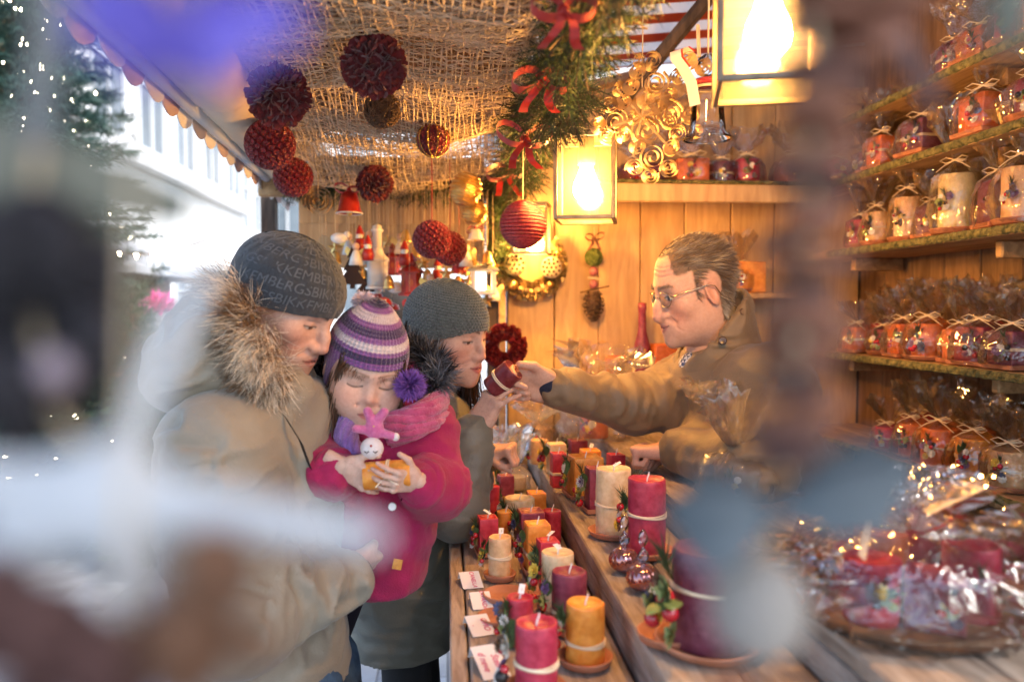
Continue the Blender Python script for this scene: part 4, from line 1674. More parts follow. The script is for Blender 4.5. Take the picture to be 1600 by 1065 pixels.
# ---- cone pendant
c = P(928, 372, 2.57)
t = hang('cone_pendant', 'hanging pendant of moss ball, berries and a big pine cone on the wall', 'pendant', c, 1.86, None, cordm, .0015, 0)
nb_ = link('moss_ball', None, t)
nb_.location = (0, 0, -.062)
nest_ball(nb_, .028, mat('green_moss', (.06, .09, .015), (.16, .20, .05), scale=50, rough=.95, bump=1, bscale=200), 50, 5, .07)
for z, r in ((-.108, .016), (-.150, .015)):
    MB().ball((0, 0, z), r, 12, 8).build('berry', mat('mauve_berry', (.30, .09, .10), rough=.5), t, True)
MB().tube([(-.020, -.004, -.127), (.022, -.004, -.133)], .003, 5).build('stick', cordm, t)
MB().tube([(-.045, -.004, -.176), (-.01, -.006, -.168), (.05, -.004, -.156)], .003, 5).build('cinnamon_twig', twigm, t)
bow(t, (0, -.006, .0), .034, 8, True, mat('brown_ribbon', (.12, .045, .03), (.2, .08, .05), scale=20, rough=.5))


def pine_cone(parent, top, L, R_, m, n=90, name='pine_cone'):
    mb = MB()
    mb.tube([(0, 0, 0), (0, 0, -L * .25), (0, 0, -L * .6), (0, 0, -L * .96)], [R_ * .4, R_ * .7, R_ * .62, R_ * .1], 10)
    for k in range(n):
        f = (k + .5) / n
        a = k * 2.39996
        r = R_ * math.sin(math.pi * min(1, f * .86 + .14)) ** .65
        d = Vector((math.cos(a), math.sin(a), 0))
        s = Vector((-d.y, d.x, 0))
        z = -L * f
        w = R_ * .36
        b = d * r * .35 + Vector((0, 0, z + L * .02))
        e = d * r + Vector((0, 0, z - L * .035))
        mb.add([b - s * w * .4, b + s * w * .4, e + s * w * .8, e - s * w * .8, e + Vector((0, 0, L * .03)) + s * w * .5, e + Vector((0, 0, L * .03)) - s * w * .5], [(0, 1, 2, 3), (3, 2, 4, 5), (5, 4, 1, 0)])
    return mb.build(name, m, parent, loc=top)


conem = mat('pine_cone_scale', (.045, .022, .010), (.16, .085, .040), scale=40, rough=.75)
pine_cone(t, (0, 0, -.172), .098, .036, conem)

# ---- wood shaving rosette
shav = mat('wood_shaving', (.58, .40, .20), (.76, .57, .33), scale=30, rough=.55)
c = P(1003, 182, 1.68)
ro = hang('shaving_rosette', 'snowflake rosette of curled wood shavings hanging right of the lantern', 'rosette', c, 2.32, None, cordm, .0014, .06)


def curl_mesh(turns=2.6, wd=.016):
    m = MB()
    n0 = 34
    p = []
    for i in range(n0):
        a = i / (n0 - 1) * turns * 2 * math.pi
        r = .16 + .84 * i / (n0 - 1)
        p.append((r * math.cos(a), r * math.sin(a)))
    m.add([(x, y, -.5) for x, y in p] + [(x * .96, y * .96, .5) for x, y in p], [(i, i + 1, n0 + i + 1, n0 + i) for i in range(n0 - 1)])
    return m.mesh('curl', shav, True)


cm = curl_mesh()
k = 1.68 / FPX
curls = [(1020, 95, 17), (995, 112, 15), (1025, 130, 22), (985, 135, 14), (1060, 120, 14), (1047, 150, 17), (1010, 155, 17), (975, 160, 13), (1030, 168, 13), (953, 165, 15), (962, 190, 24), (935, 195, 15), (990, 185, 13),
         (948, 212, 16), (975, 210, 14), (1018, 185, 15), (1045, 190, 14), (1010, 205, 26), (1060, 208, 15), (1048, 180, 26), (995, 228, 14), (1020, 246, 24), (1050, 230, 14), (992, 262, 15), (1045, 262, 16), (1016, 275, 15),
         (1078, 180, 16), (1075, 155, 13), (966, 140, 12), (1000, 95, 12), (1088, 205, 12)]
for i, (px, py, r) in enumerate(curls):
    q = P(px, py, 1.68 + rs.uniform(-.012, .012)) - c
    place('curl', cm, ro, q, (math.pi / 2 + rs.uniform(-.2, .2), rs.uniform(0, 6.2), rs.uniform(-.15, .35)), (r * k, r * k, .020))
st = MB()
for a in range(6):
    b = a * math.pi / 3 + .3
    st.tube([(0, .004, 0), (math.cos(b) * .075, .004, math.sin(b) * .085)], .0025, 4)
st.build('cross_sticks', shav, ro)

# ---- glass bell with a ribbon
c = P(1105, 218, 1.52)
k = 1.52 / FPX
gb = hang('glass_bell', 'clear glass bell with a red and white ribbon under the nearest lantern', 'glass bell', c, 2.35, None, cordm, .002, 120 * k)
clear = film('clear_blown_glass', (.97, .98, .98), fac=.06, rough=.03, edge=1.0)
pr = [(38, 0), (37, 4), (29, 12), (26, 40), (24, 68), (19, 84), (8, 92), (7, 97), (17, 104), (19, 114), (15, 126), (4, 134)]
MB().loft([(a * k, b * k) for a, b in pr], circle(28), False).build('glass_shell', clear, gb, True)
MB().tube([(math.cos(a) * 38 * k, math.sin(a) * 38 * k, .001) for a in np.linspace(0, 2 * math.pi, 30)], 1.6 * k, 6, False).build('rim', clear, gb, True)
MB().tube([(math.cos(a) * 20 * k, math.sin(a) * 20 * k, 88 * k) for a in np.linspace(0, 2 * math.pi, 24)], 5 * k, 6, False).build('red_band', brightred, gb, True)
MB().tube([(math.cos(a) * 22 * k, math.sin(a) * 22 * k, 80 * k) for a in np.linspace(0, 2 * math.pi, 24)], 2.5 * k, 5, False).build('raffia_tie', cordm, gb, True)
pts = [P(*q) - c for q in ((1086, 165, 1.50), (1080, 130, 1.49), (1068, 108, 1.485), (1056, 92, 1.485), (1055, 80, 1.49), (1066, 76, 1.495), (1076, 84, 1.50))]
MB().ribbon(pts, Vector((.75, -.65, .1)), .022).build('ribbon', mat('white_ribbon', (.72, .66, .62), rough=.6), gb, True)
MB().ribbon([p + Vector((.004, .004, .002)) for p in pts[2:]], Vector((.75, -.65, .1)), .024).build('ribbon_back', bowm, gb, True)
place('curl', cm, gb, P(1075, 98, 1.50) - c, (math.pi / 2, .5, .4), (16 * k, 18 * k, .018))
place('curl', cm, gb, P(1098, 105, 1.51) - c, (math.pi / 2, 2.5, .1), (14 * k, 16 * k, .018))
MB().tube([P(1090, 40, 1.55) - c, P(1092, 90, 1.53) - c], .004, 5).build('hanger_cord', cordm, gb)
# tiny wire light strand inside the bell
for q in ((-.006, -.004, .030), (.009, .002, .034), (.001, .004, .048), (-.003, -.004, .018)):
    MB().ball(q, .0028, 6, 5).build('crystal_drop', clear, gb)
# ------------------------------------------------------------------ people: heads, hands, bodies
SKIN = mat('skin', (1.02, 1.01, 1.0), (.93, .88, .86), scale=150, rough=.52, bump=.22, bscale=520, sss=.12, vcol=True, spec=.35)


def head_sdf(w=1.0, jaw=1.0, nose=1.0, cheek=0.0, child=False, brow=1.0, smile=0.0, nose_hook=0.0, lip=1.0):
    s = SDF()
    s.ell((0, -.016, .034), (.074 * w, .095, .081), 0)
    s.ell((0, .004, .050), (.068 * w, .080, .062), .02)
    s.ell((0, .026, -.028), (.060 * w, .062, .086), .045)
    s.ell((0, .043, -.083), (.037 * jaw, .044, .030), .035)
    s.ell((.043 * jaw, .006, -.062), (.016, .028, .028), .035, sym=True)
    s.ell((.044 * w, .056, -.020), (.020, .018, .017), .03, sym=True)
    if cheek:
        s.ell((.034, .060, -.050), (.024 + cheek, .022 + cheek, .026 + cheek), .03, sym=True)
    s.cap((0, .083, .022), (.040, .070, .026), .010 * brow, .009 * brow, .022, sym=True)
    s.ell((.031, .103, .003), (.0175, .019, .0125), .016, 's', sym=True)
    s.ell((.0315, .0705, .003), (.0142, .0142, .0130), .005, sym=True)
    # nose
    if child:
        s.cap((0, .082, .008), (0, .097, -.026), .0065, .0085, .014)
        s.ell((0, .099, -.029), (.0095, .008, .0075), .008)
        s.ell((.010, .090, -.032), (.0065, .008, .006), .007, sym=True)
    else:
        s.cap((0, .085, .014), (0, .099 + .004 * nose, -.014 - .004 * nose_hook), .0078, .0086 * nose, .013)
        s.cap((0, .097 + .004 * nose, -.012), (0, .1015 + .006 * nose, -.032 - .005 * nose_hook), .0080 * nose, .0108 * nose, .009)
        s.ell((.0128 * nose, .0945, -.0355), (.0080 * nose, .0115, .0082), .008, sym=True)
        s.ell((.0065, .100, -.0445), (.0035, .005, .003), .004, 's', sym=True)
    # mouth
    my = .0915 if child else .0955
    mx = .019 if child else .024
    s.ell((0, .072, -.066), (.032, .026, .026), .03)
    s.cap((0, my + .0020, -.0595), (mx * .8, my - .010, -.0610 + smile), .0042 * lip, .0026, .006, sym=True)
    s.cap((0, my + .0010, -.0700), (mx * .7, my - .009, -.0665 + smile), .0056 * lip, .0026, .006, sym=True)
    s.cap((0, my + .0080, -.0643), (mx, my - .0085, -.0640 + smile), .0018, .0012, .003, 's', sym=True)
    s.cap((.022, .093, -.045), (.031 + smile, .080, -.060 + smile), .0004, .0002, .012, 's', sym=True)
    s.ell((0, .084, -.098), (.018 * jaw, .016, .015), .020)
    if child:
        s.ell((0, .074, -.090), (.024, .020, .020), .02)
    # ears
    er = Matrix.Rotation(math.radians(-18), 3, 'X') @ Matrix.Rotation(math.radians(-22), 3, 'Z')
    s.ell((.073 * w, -.012, -.006), (.0065, .019, .032), .006, rot=npm(er), sym=True)
    s.ell((.080 * w, -.010, -.004), (.0055, .0115, .021), .004, 's', rot=npm(er), sym=True)
    s.ell((.0745 * w, .000, -.010), (.004, .0055, .006), .004, sym=True)
    # neck
    s.cap((0, -.026, -.060), (0, -.048, -.200), .052 * (.8 if child else 1), .056 * (.8 if child else 1), .03)
    return s


def band(x, a, b, soft):
    """1 inside [a, b] with soft borders"""
    return np.clip((x - a) / soft, 0, 1) * np.clip((b - x) / soft, 0, 1)


def head_colors(V, base, lipc, browc, child=False, stubble=0.0, smile=0.0, eyes='down', browth=1.0, hairline=None, haircol=(.05, .03, .02)):
    x, y, z = np.abs(V[:, 0]), V[:, 1], V[:, 2]
    C = np.tile(np.array(base, float), (len(V), 1))
    front = np.clip((y - .03) / .03, 0, 1)

    def mixc(m, c):
        nonlocal C
        m = np.clip(m, 0, 1)[:, None]
        C = C * (1 - m) + np.array(c) * m
    red = np.array(base) * np.array([1.06, .74, .70])
    g = lambda c, r: np.exp(-(((V * [1, 1, 1] - c) * [1, 1, 1]) ** 2).sum(1) / r ** 2)
    ax = V.copy()
    ax[:, 0] = x
    gs = lambda c, r: np.exp(-((ax - np.array(c)) ** 2).sum(1) / r ** 2)
    mixc(gs((.042, .070, -.035), .026) * .7, red)
    mixc(gs((0, .115, -.034), .020) * .6, red)
    mixc(gs((.078, -.012, -.006), .030) * .6, red)
    if stubble:
        m = np.clip((-.048 - z) / .02, 0, 1) * np.clip((y + .02) / .03, 0, 1)
        m = np.maximum(m, np.exp(-((z + .051) / .005) ** 2) * (x < .022) * front * .5)
        mixc(m * stubble, np.array(base) * [.62, .62, .66])
    mx = .019 if child else .024
    # lips
    zl = -.0643 + smile * (x / mx)
    m = (x < mx) * front * band(z - zl, -.0105 * (1 - (x / mx) ** 2) - .001, .0085 * (1 - (x / mx) ** 1.5) + .0008, .002) * (y > .072)
    mixc(m * .85, lipc)
    mixc((x < mx * 1.04) * (y > .072) * np.exp(-((z - zl) / .0016) ** 2) * .85, np.array(lipc) * .22)
    # eyes
    ex = (x - .0315) / .0155
    inn = (np.abs(ex) < 1) * (y > .065)
    if eyes == 'down':
        zz = -.0035 - .0045 * (1 - ex ** 2)
        mixc(inn * np.exp(-((z - zz) / .0020) ** 2) * .95, np.array([.035, .02, .015]))
        mixc(inn * np.exp(-((z - .0105 - .002 * (1 - ex ** 2)) / .0016) ** 2) * .45, np.array(base) * .5)
    else:
        up, lo = .0035 * (1 - ex ** 2) + .0022, -.0040 * (1 - ex ** 2) - .0008
        if eyes == 'low':
            up, lo = .0006 * (1 - ex ** 2) - .0004, -.0046 * (1 - ex ** 2) - .0012
        op = inn * (z < up) * (z > lo)
        mixc(op * 1.0, np.array([.55, .52, .48]))
        mixc(op * (np.abs(ex + .1) < .42), np.array([.045, .03, .02]))
        mixc(inn * np.exp(-((z - up) / .0018) ** 2) * .95, np.array([.04, .025, .02]))
        mixc(inn * np.exp(-((z - lo) / .0015) ** 2) * .5, np.array(base) * .45)
        mixc(inn * np.exp(-((z - .0115) / .0016) ** 2) * .45, np.array(base) * .5)
    # brows
    bx = np.clip((x - .010) / .042, 0, 1)
    zb = .0225 + .008 * np.sin(bx * 2.2) - .004 * bx
    th = (.0045 - .0028 * bx) * browth
    m = (x > .009) * (x < .053) * front * np.exp(-((z - zb) / th) ** 2)
    mixc(m * .9, browc)
    if hairline is not None:
        mixc(np.clip(hairline(V) / .006, 0, 1) * .92, haircol)
    return C


def hand_sdf(curl, spread=(-8, -2, 4, 10), thumb=((.5, .75, -.35), (.1, .9, -.45)), wrist=.05, slim=1.0):
    """fingers along +y, palm towards -z, thumb on +x; curl = 4 x (mcp, pip, dip) degrees, little finger first"""
    s = SDF()
    s.box((0, .047, -.001), (.037 * slim, .043, .0125), .012, 0)
    s.cap((0, -wrist, 0), (0, .012, 0), .0250 * slim, .0255 * slim, .02, flat=((0, 0, 1), 1.28))
    s.ell((.022, .030, -.010), (.017, .028, .013), .012)
    s.ell((-.022, .030, -.008), (.013, .028, .011), .012)
    xs = (-.0285, -.0098, .0095, .0285)
    ln = (.060, .075, .082, .074)
    rad = (.0072, .0080, .0084, .0081)
    nails = []
    for i in range(4):
        p = Vector((xs[i] * slim, .083 - (.007 if i == 0 else 0) - (.002 if i == 3 else 0), .001))
        a = 0.0
        for j in range(3):
            a += math.radians(curl[i][j])
            sp = math.radians(spread[i])
            d = Vector((math.sin(sp) * math.cos(a), math.cos(sp) * math.cos(a), -math.sin(a)))
            q = p + d * ln[i] * (.46, .30, .24)[j]
            r0, r1 = rad[i] * slim * (1.05, .97, .90)[j], rad[i] * slim * (.97, .90, .78)[j]
            s.cap(p, q, r0, r1, .0065 if j == 0 else .003)
            if j == 2:
                nrm = Vector((math.sin(sp) * math.sin(a), math.cos(sp) * math.sin(a), math.cos(a)))
                nails.append((np.array(p + (q - p) * .75 + nrm * r1 * .8), .0062))
            p = q
        s.ell((xs[i] * slim, .082, .0075), (.0075, .009, .0055), .008)
    p = Vector((.027 * slim, .020, -.006))
    d1, d2 = Vector(thumb[0]).normalized(), Vector(thumb[1]).normalized()
    q = p + d1 * .046
    s.cap(p, q, .0135 * slim, .0100 * slim, .012)
    r = q + d2 * .036
    s.cap(q, r, .0102 * slim, .0080 * slim, .004)
    return s, nails


def hand_mesh(M, base, curl, right=True, scale=1.0, h=.0021, **kw):
    s, nails = hand_sdf(curl, **kw)
    V, Q = s.polygonise((-.075, -.062, -.12), (.10, .185, .045), h)
    V = relax(V, Q, 1, .4)
    C = np.tile(np.array(base, float), (len(V), 1))
    red = np.array(base) * [1.04, .76, .72]
    m = np.clip((V[:, 1] - .09) / .08, 0, 1)[:, None] * .55
    C = C * (1 - m) + red * m
    for c, r in nails:
        k = np.exp(-(((V - c) ** 2).sum(1) / r ** 2) ** 2)[:, None] * .55
        C = C * (1 - k) + np.array(base) * [1.12, .98, .95] * k
    kn = np.exp(-(fnoise(V * [260, 520, 260], 3, 2) / .16) ** 2)[:, None] * .10
    C = C * (1 - kn)
    V = V * scale
    if right:
        V = V * [-1, 1, 1]
        Q = Q[:, ::-1]
    A = npm(M)
    V = V @ A[:3, :3].T + A[:3, 3]
    return V, Q, C


def HM(wrist, F, N):
    return Matrix.Translation(Vector(wrist)) @ frame(F, N).to_4x4()


def HeadM(c, yaw, pitch, roll=0):
    return (Matrix.Translation(Vector(c)) @ Matrix.Rotation(math.radians(yaw), 4, 'Z')
            @ Matrix.Rotation(math.radians(pitch), 4, 'X') @ Matrix.Rotation(math.radians(roll), 4, 'Y'))


def xf(V, M, sc=1.0):
    A = npm(M)
    return (V * sc) @ A[:3, :3].T + A[:3, 3]


def join(parts):
    """[(V, Q, C)...] -> one mesh's arrays (quads)"""
    v, q, c, n = [], [], [], 0
    for V, Q, C in parts:
        v.append(V)
        q.append(Q + n)
        c.append(C)
        n += len(V)
    return np.concatenate(v), np.concatenate(q), np.concatenate(c)


def pobj(name, V, Q, material, root, C=None, smooth=True):
    """a part given in world coordinates under a root that is only translated"""
    V = V - np.array(root.location)
    return place(name, make_mesh(name, V, Q, material, smooth, C), root)


def folds(V, Q, axis, amp=.006, fa=30., fp=9., seed=0, big=.006):
    """cloth folds running across the given axis field: axis = list of (a, b) segments"""
    N = vnormals(V, Q)
    best = np.full(len(V), 1e9)
    D = np.zeros_like(V)
    for a, b in axis:
        a, b = np.array(a, float), np.array(b, float)
        ab = b - a
        t = np.clip((V - a) @ ab / (ab @ ab), 0, 1)
        d = np.linalg.norm(V - a - t[:, None] * ab, axis=1)
        m = d < best
        best[m] = d[m]
        D[m] = ab / np.linalg.norm(ab)
    al = (V * D).sum(1)
    perp = V - al[:, None] * D
    q = perp * fp + D * (al * fa)[:, None]
    q = q + .9 * np.stack([fnoise(V * 11, seed + 9 + k, 2) for k in range(3)], -1)
    n1 = 1 - np.abs(fnoise(q, seed, 2)) * 2.2
    n2 = fnoise(V * [7, 7, 7], seed + 5, 2)
    n3 = 1 - np.abs(fnoise(q * .45 + 7, seed + 3, 2)) * 2
    keep = np.clip((N[:, 2] + .85) / .35, 0, 1)
    return V + N * keep[:, None] * (amp * (np.clip(n1, -.6, 1) - .35) * np.clip(.55 + n2, 0.1, 1.2) + amp * .8 * n3 * .6 + big * n2 * .5)[:, None]


def cloth(name, s, lo, hi, h, material, root, axis=None, amp=.006, seed=0, C=None, rl=1, big=.006, fa=30., fp=9., fuzz=0.0):
    V, Q = s.polygonise(lo, hi, h)
    V = relax(V, Q, rl, .5)
    if axis:
        V = folds(V, Q, axis, amp, fa, fp, seed, big)
    if fuzz:
        V = V + vnormals(V, Q) * (fnoise(V * 160, seed, 2) * fuzz)[:, None]
    cc = C(V) if C is not None else None
    o = pobj(name, V, Q, material, root, cc)
    return o, V, Q


def fur(name, pts, dirs, length, width, root, material, cfun, seed=0, **kw):
    V, F, sid = strips(pts, dirs, length, width, seed, **kw)
    n = len(pts)
    t = np.tile(np.linspace(0, 1, len(V) // n), n)
    C = cfun(sid, t)
    V = V - np.array(root.location)
    return place(name, make_mesh(name, V, F, material, True, C), root)


HAIRM = mat('hair_strands', (1, 1, 1), rough=.42, vcol=True, spec=.6)
FURM = mat('fur_strands', (1, 1, 1), rough=.7, vcol=True, spec=.25)


def hat_shape(V, M):
    return V
# ------------------------------------------------------------------ the four people
def knit_hat(name, root, M, c, r, zb, material, disp=None, colf=None, nt=200, ns=110, sc=1.0, hem=.004, peak=0.0, inner=True):
    """a cap laid over an ellipsoid (head-local), its lower edge at height zb(theta)"""
    th = np.linspace(0, 2 * np.pi, nt, endpoint=False)
    zbt = np.array([zb(t) for t in th])
    pm = np.arccos(np.clip((zbt - c[2]) / r[2], -.98, .98))
    rows = []
    S = list(np.linspace(0.004, 1, ns)) + ([1.0, .985, .9] if inner else [])
    for i, s in enumerate(S):
        ph = s * pm
        k = 1.0
        if i >= ns:
            k = (1 - hem / r[0] * (.5 if i == ns else 1.2))
        ho = np.where(ph < np.pi / 2, np.sin(ph), 1 - .16 * (1 - np.sin(ph)))
        n = np.stack([ho * np.cos(th), ho * np.sin(th), np.cos(ph)], -1)
        p = n * np.array(r) * k
        if peak:
            p[:, 2] += peak * np.exp(-(ph / .5) ** 2)
        if disp is not None and i < ns:
            p = p + n * disp(th, ph * r[2], np.full(nt, s))[:, None]
        rows.append(p + np.array(c))
    V = np.concatenate(rows)
    m = len(S)
    idx = np.arange(m * nt).reshape(m, nt)
    a, b = idx[:-1], idx[1:]
    Q = np.stack([a, b, np.roll(b, -1, 1), np.roll(a, -1, 1)], -1).reshape(-1, 4)
    C = None
    if colf is not None:
        ss = np.repeat(np.array(S), nt)
        C = colf(np.tile(th, m), ss, V)
    Vw = xf(V, M, sc)
    return pobj(name, Vw, Q, material, root, C), V, Q


def head_local(M, p, sc=1.0):
    return M @ (Vector(p) * sc)


def body_core(torso, arms, legs, base, h=.012):
    """the covered part of a body: torso, arms and legs as one surface, a little slimmer than the clothes"""
    s = SDF()
    first = True
    for a, b, ra, rb in torso + arms + legs:
        s.cap(a, b, ra, rb, 0 if first else .05)
        first = False
    pts = np.array([list(q) for seg in torso + arms + legs for q in seg[:2]])
    V, Q = s.polygonise(pts.min(0) - .16, pts.max(0) + .16, h)
    V = relax(V, Q, 1, .5)
    return V, Q, np.tile(np.array(base, float), (len(V), 1))


def feet(root, spots, heading, material, L=.27):
    for (x, y) in spots:
        s = SDF()
        d = Vector((math.cos(heading), math.sin(heading), 0))
        o = Vector((x, y, 0))
        s.cap(o - d * .06 + Vector((0, 0, .05)), o + d * (L - .12) + Vector((0, 0, .035)), .045, .036, 0)
        s.cap(o - d * .04 + Vector((0, 0, .05)), o - d * .04 + Vector((0, 0, .13)), .045, .042, .03)
        s.plane((0, 0, .002), (0, 0, -1), .004)
        V, Q = s.polygonise((x - .3, y - .3, -.02), (x + .3, y + .3, .2), .01)
        pobj('shoe', V, Q, material, root)


def button(root, p, n, r, material, name='button'):
    mb = MB().loft([(0.3, -.002), (1.0, -.0015), (1.0, .001), (.75, .0018), (.55, .0010), (.1, .0010)], circle(12))
    me = mb.mesh(name, material, True)
    q = Vector(n).to_track_quat('Z', 'Y').to_euler()
    o = place(name, me, root, Vector(p) - root.location, q, (r, r, 1))
    return o


def sub(a, b):
    return Vector(a) - Vector(b)


SK1 = (.56, .355, .27)
khaki = mat('khaki_shell_cloth', (.23, .195, .145), (.275, .24, .18), scale=9, rough=.62, bump=.25, bscale=240, sheen=.2)
pinkc = mat('raspberry_wool', (.29, .005, .055), (.38, .010, .085), scale=14, rough=.9, bump=.6, bscale=420, sheen=.15)
olive = mat('dark_olive_shell_cloth', (.13, .125, .095), (.17, .165, .13), scale=9, rough=.55, bump=.25, bscale=240, sheen=.15)
brownj = mat('brown_shell_cloth', (.150, .100, .052), (.195, .135, .075), scale=9, rough=.58, bump=.22, bscale=240, sheen=.15)
denim = mat('blue_denim', (.018, .045, .10), (.05, .11, .20), scale=30, rough=.85, bump=.4, bscale=500)
blackc = mat('black_cloth', (.012, .012, .014), (.02, .02, .022), scale=20, rough=.9)
blackl = mat('dark_leather', (.02, .018, .016), rough=.45)
knitg = mat('grey_knit', (.060, .076, .074), (.115, .14, .135), scale=110, rough=.95, bump=.9, bscale=420, sheen=.4)
beanm = mat('charcoal_jersey', (.022, .028, .036), (.034, .042, .052), scale=200, rough=.95, bump=.4, bscale=700, sheen=.25)
letm = mat('grey_woven_letters', (.070, .082, .098), (.095, .108, .125), scale=200, rough=.95, sheen=.2)
stripk = mat('striped_knit', (1, 1, 1), (.72, .72, .72), scale=180, rough=.95, vcol=True, sheen=.5, bump=.7, bscale=500)
metalg = mat('grey_metal', (.45, .45, .45), rough=.3, metal=1.0)


def build_man():
    root = thing('person', 'man in a dark lettered beanie and khaki parka with fur hood, carrying the girl', 'person',
                 (-.30, 1.42, 0))
    MS = .95
    M = HeadM(P(446, 474, 1.42), -112, -30, 0)
    s = head_sdf(w=1.0, jaw=1.03, nose=1.02)
    V, Q = s.polygonise((-.1, -.13, -.2), (.1, .14, .14), .0021)
    V = relax(V, Q, 1, .4)
    C = head_colors(V, SK1, (.40, .15, .13), (.025, .016, .012), stubble=.55, browth=1.15, eyes='low',
                    hairline=lambda V: np.minimum(np.minimum(.004 - V[:, 1], V[:, 2] + .055), np.abs(V[:, 0]) - .04), haircol=(.035, .022, .015))
    parts = [(xf(V, M, MS), Q, C)]
    nb = P(425, 615, 1.43)
    sh_n, sh_f = P(342, 705, 1.29), P(470, 670, 1.57)
    el, wr = P(372, 968, 1.20), P(530, 908, 1.31)
    elf, wrf = P(530, 810, 1.66), P(600, 860, 1.60)
    ch, hip = P(400, 790, 1.42), P(425, 1040, 1.43)
    g1, g2 = Vector((hip.x + .02, 1.36, .02)), Vector((hip.x + .05, 1.52, .02))
    k1, k2 = Vector((hip.x + .05, 1.35, .50)), Vector((hip.x + .07, 1.51, .50))
    h1, h2 = Vector((hip.x + .05, 1.36, .92)), Vector((hip.x + .06, 1.50, .92))
    parts.append(body_core([(nb, ch, .06, .10), (ch, hip, .10, .11), (sh_n, sh_f, .05, .05)],
                           [(sh_n, el, .045, .04), (el, wr, .04, .028), (sh_f, elf, .045, .04), (elf, wrf, .04, .028)],
                           [(h1, k1, .06, .045), (k1, g1, .045, .035), (h2, k2, .06, .045), (k2, g2, .045, .035)], SK1))
    hd = Vector((.42, .88, .0))
    parts.append(hand_mesh(HM(wr + hd.normalized() * .012, hd.normalized(), (-.70, .33, .63)), np.array(SK1) * .9, [(30, 40, 20), (28, 38, 20), (26, 36, 18), (24, 34, 16)], right=True, scale=.95,
                           thumb=((.30, .95, -.1), (.05, .95, -.25))))
    parts.append(hand_mesh(HM(wrf, (.4, -.6, .3), (-.3, -.2, .9)), SK1, [(25, 30, 15)] * 4, right=False))
    body = pobj('body', *join(parts)[:2], SKIN, root, join(parts)[2])
    # parka
    j = SDF()
    j.cap(P(415, 650, 1.43), P(395, 800, 1.43), .10, .145, 0)
    j.cap(P(395, 800, 1.43), P(415, 1035, 1.43), .150, .150, .06)
    j.cap(sh_n, sh_f, .088, .088, .08)
    j.cap(sh_n, el, .082, .074, .05)
    j.cap(el, wr, .076, .050, .05)
    j.cap(sh_f, elf, .080, .072, .05)
    j.cap(elf, wrf, .072, .055, .05)
    # high open collar in front of the chin
    j.cap(P(455, 618, 1.36), P(492, 640, 1.42), .040, .030, .04)
    j.cap(P(470, 615, 1.50), P(492, 640, 1.42), .040, .028, .04)
    j.plane(hip + Vector((0, 0, -.06)), (0.12, 0, -1), .01)
    ax = [(sh_n, el), (el, wr), (sh_f, elf), (nb, hip)]
    cloth('parka', j, (-.66, 1.0, .75), (.02, 1.86, 1.56), .0068, khaki, root, ax, amp=.010, seed=3, big=.012)
    # cuff
    cf = SDF().cap(wr - (wr - el).normalized() * .010, wr + (wr - el).normalized() * .022, .041, .038, 0)
    cloth('cuff', cf, np.array(wr) - .09, np.array(wr) + .09, .006, blackc, root)
    # hood lying on the back, and its collar ring
    hd = SDF()
    hd.ell(P(318, 575, 1.42), (.092, .150, .088), 0)
    hd.ell(P(350, 520, 1.42), (.075, .135, .080), .05)
    hd.ell(P(400, 600, 1.43), (.100, .125, .062), .05)
    hd.ell(P(440, 585, 1.43), (.050, .095, .040), .04)
    hd.ell(P(449, 480, 1.42), (.104, .115, .135), .02, 's')
    o, _, _ = cloth('hood', hd, (-.62, 1.16, 1.30), (-.18, 1.70, 1.75), .0055, khaki, root, [(P(330, 500, 1.42), P(400, 640, 1.42))], amp=.006, seed=8, big=.012, fa=20, fp=8)
    # seams and piping on the near shoulder
    for k, (a, b) in enumerate([((338, 640), (330, 760)), ((376, 642), (380, 740))]):
        pts = [P(a[0] + (b[0] - a[0]) * t, a[1] + (b[1] - a[1]) * t, 1.245 + .02 * abs(t - .6)) for t in np.linspace(0, 1, 8)]
        MB().tube([p - root.location for p in pts], .0035, 5).build('seam', khaki, root, True)
    # fur along the hood edge
    path = [P(*q) for q in ((340, 455, 1.44), (356, 468, 1.36), (376, 500, 1.315), (392, 532, 1.300), (404, 566, 1.300), (412, 600, 1.32), (424, 622, 1.36))]
    path2 = [P(*q) for q in ((352, 452, 1.44), (372, 440, 1.55), (420, 470, 1.60), (470, 560, 1.60), (490, 610, 1.55))]
    rs = np.random.RandomState(5)
    pts, dirs = [], []
    hc = np.array(P(449, 500, 1.42))
    for pa, n in ((path, 15000), (path2, 5000)):
        pa = np.array([list(p) for p in pa])
        t = rs.rand(n) * (len(pa) - 1)
        i = np.minimum(t.astype(int), len(pa) - 2)
        q = pa[i] + (pa[i + 1] - pa[i]) * (t - i)[:, None]
        off = rs.normal(0, .014, (n, 3))
        out = q - hc
        out[:, 2] *= .5
        out /= np.linalg.norm(out, axis=1, keepdims=True)
        flow = np.stack([fnoise(q * 28, 41 + k_, 2) for k_ in range(3)], -1)
        d = off / .03 + out * .8 + np.array([.10, -.20, -.75]) + flow * .9
        pts.append(q + off)
        dirs.append(d)
    pts, dirs = np.concatenate(pts), np.concatenate(dirs)
    tone = rs.rand(len(pts))
    clump = fnoise(pts * 45, 2, 2)

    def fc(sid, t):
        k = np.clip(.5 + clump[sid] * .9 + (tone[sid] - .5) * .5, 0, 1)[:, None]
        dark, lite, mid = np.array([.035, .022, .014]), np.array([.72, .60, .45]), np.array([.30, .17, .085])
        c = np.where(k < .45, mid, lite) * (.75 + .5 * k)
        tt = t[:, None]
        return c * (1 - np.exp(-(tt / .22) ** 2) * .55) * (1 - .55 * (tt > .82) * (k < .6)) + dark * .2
    fur('hood_fur', pts, dirs, .035, .0010, root, FURM, fc, 4, bend=.45, lenvar=.45, jitter=.2)
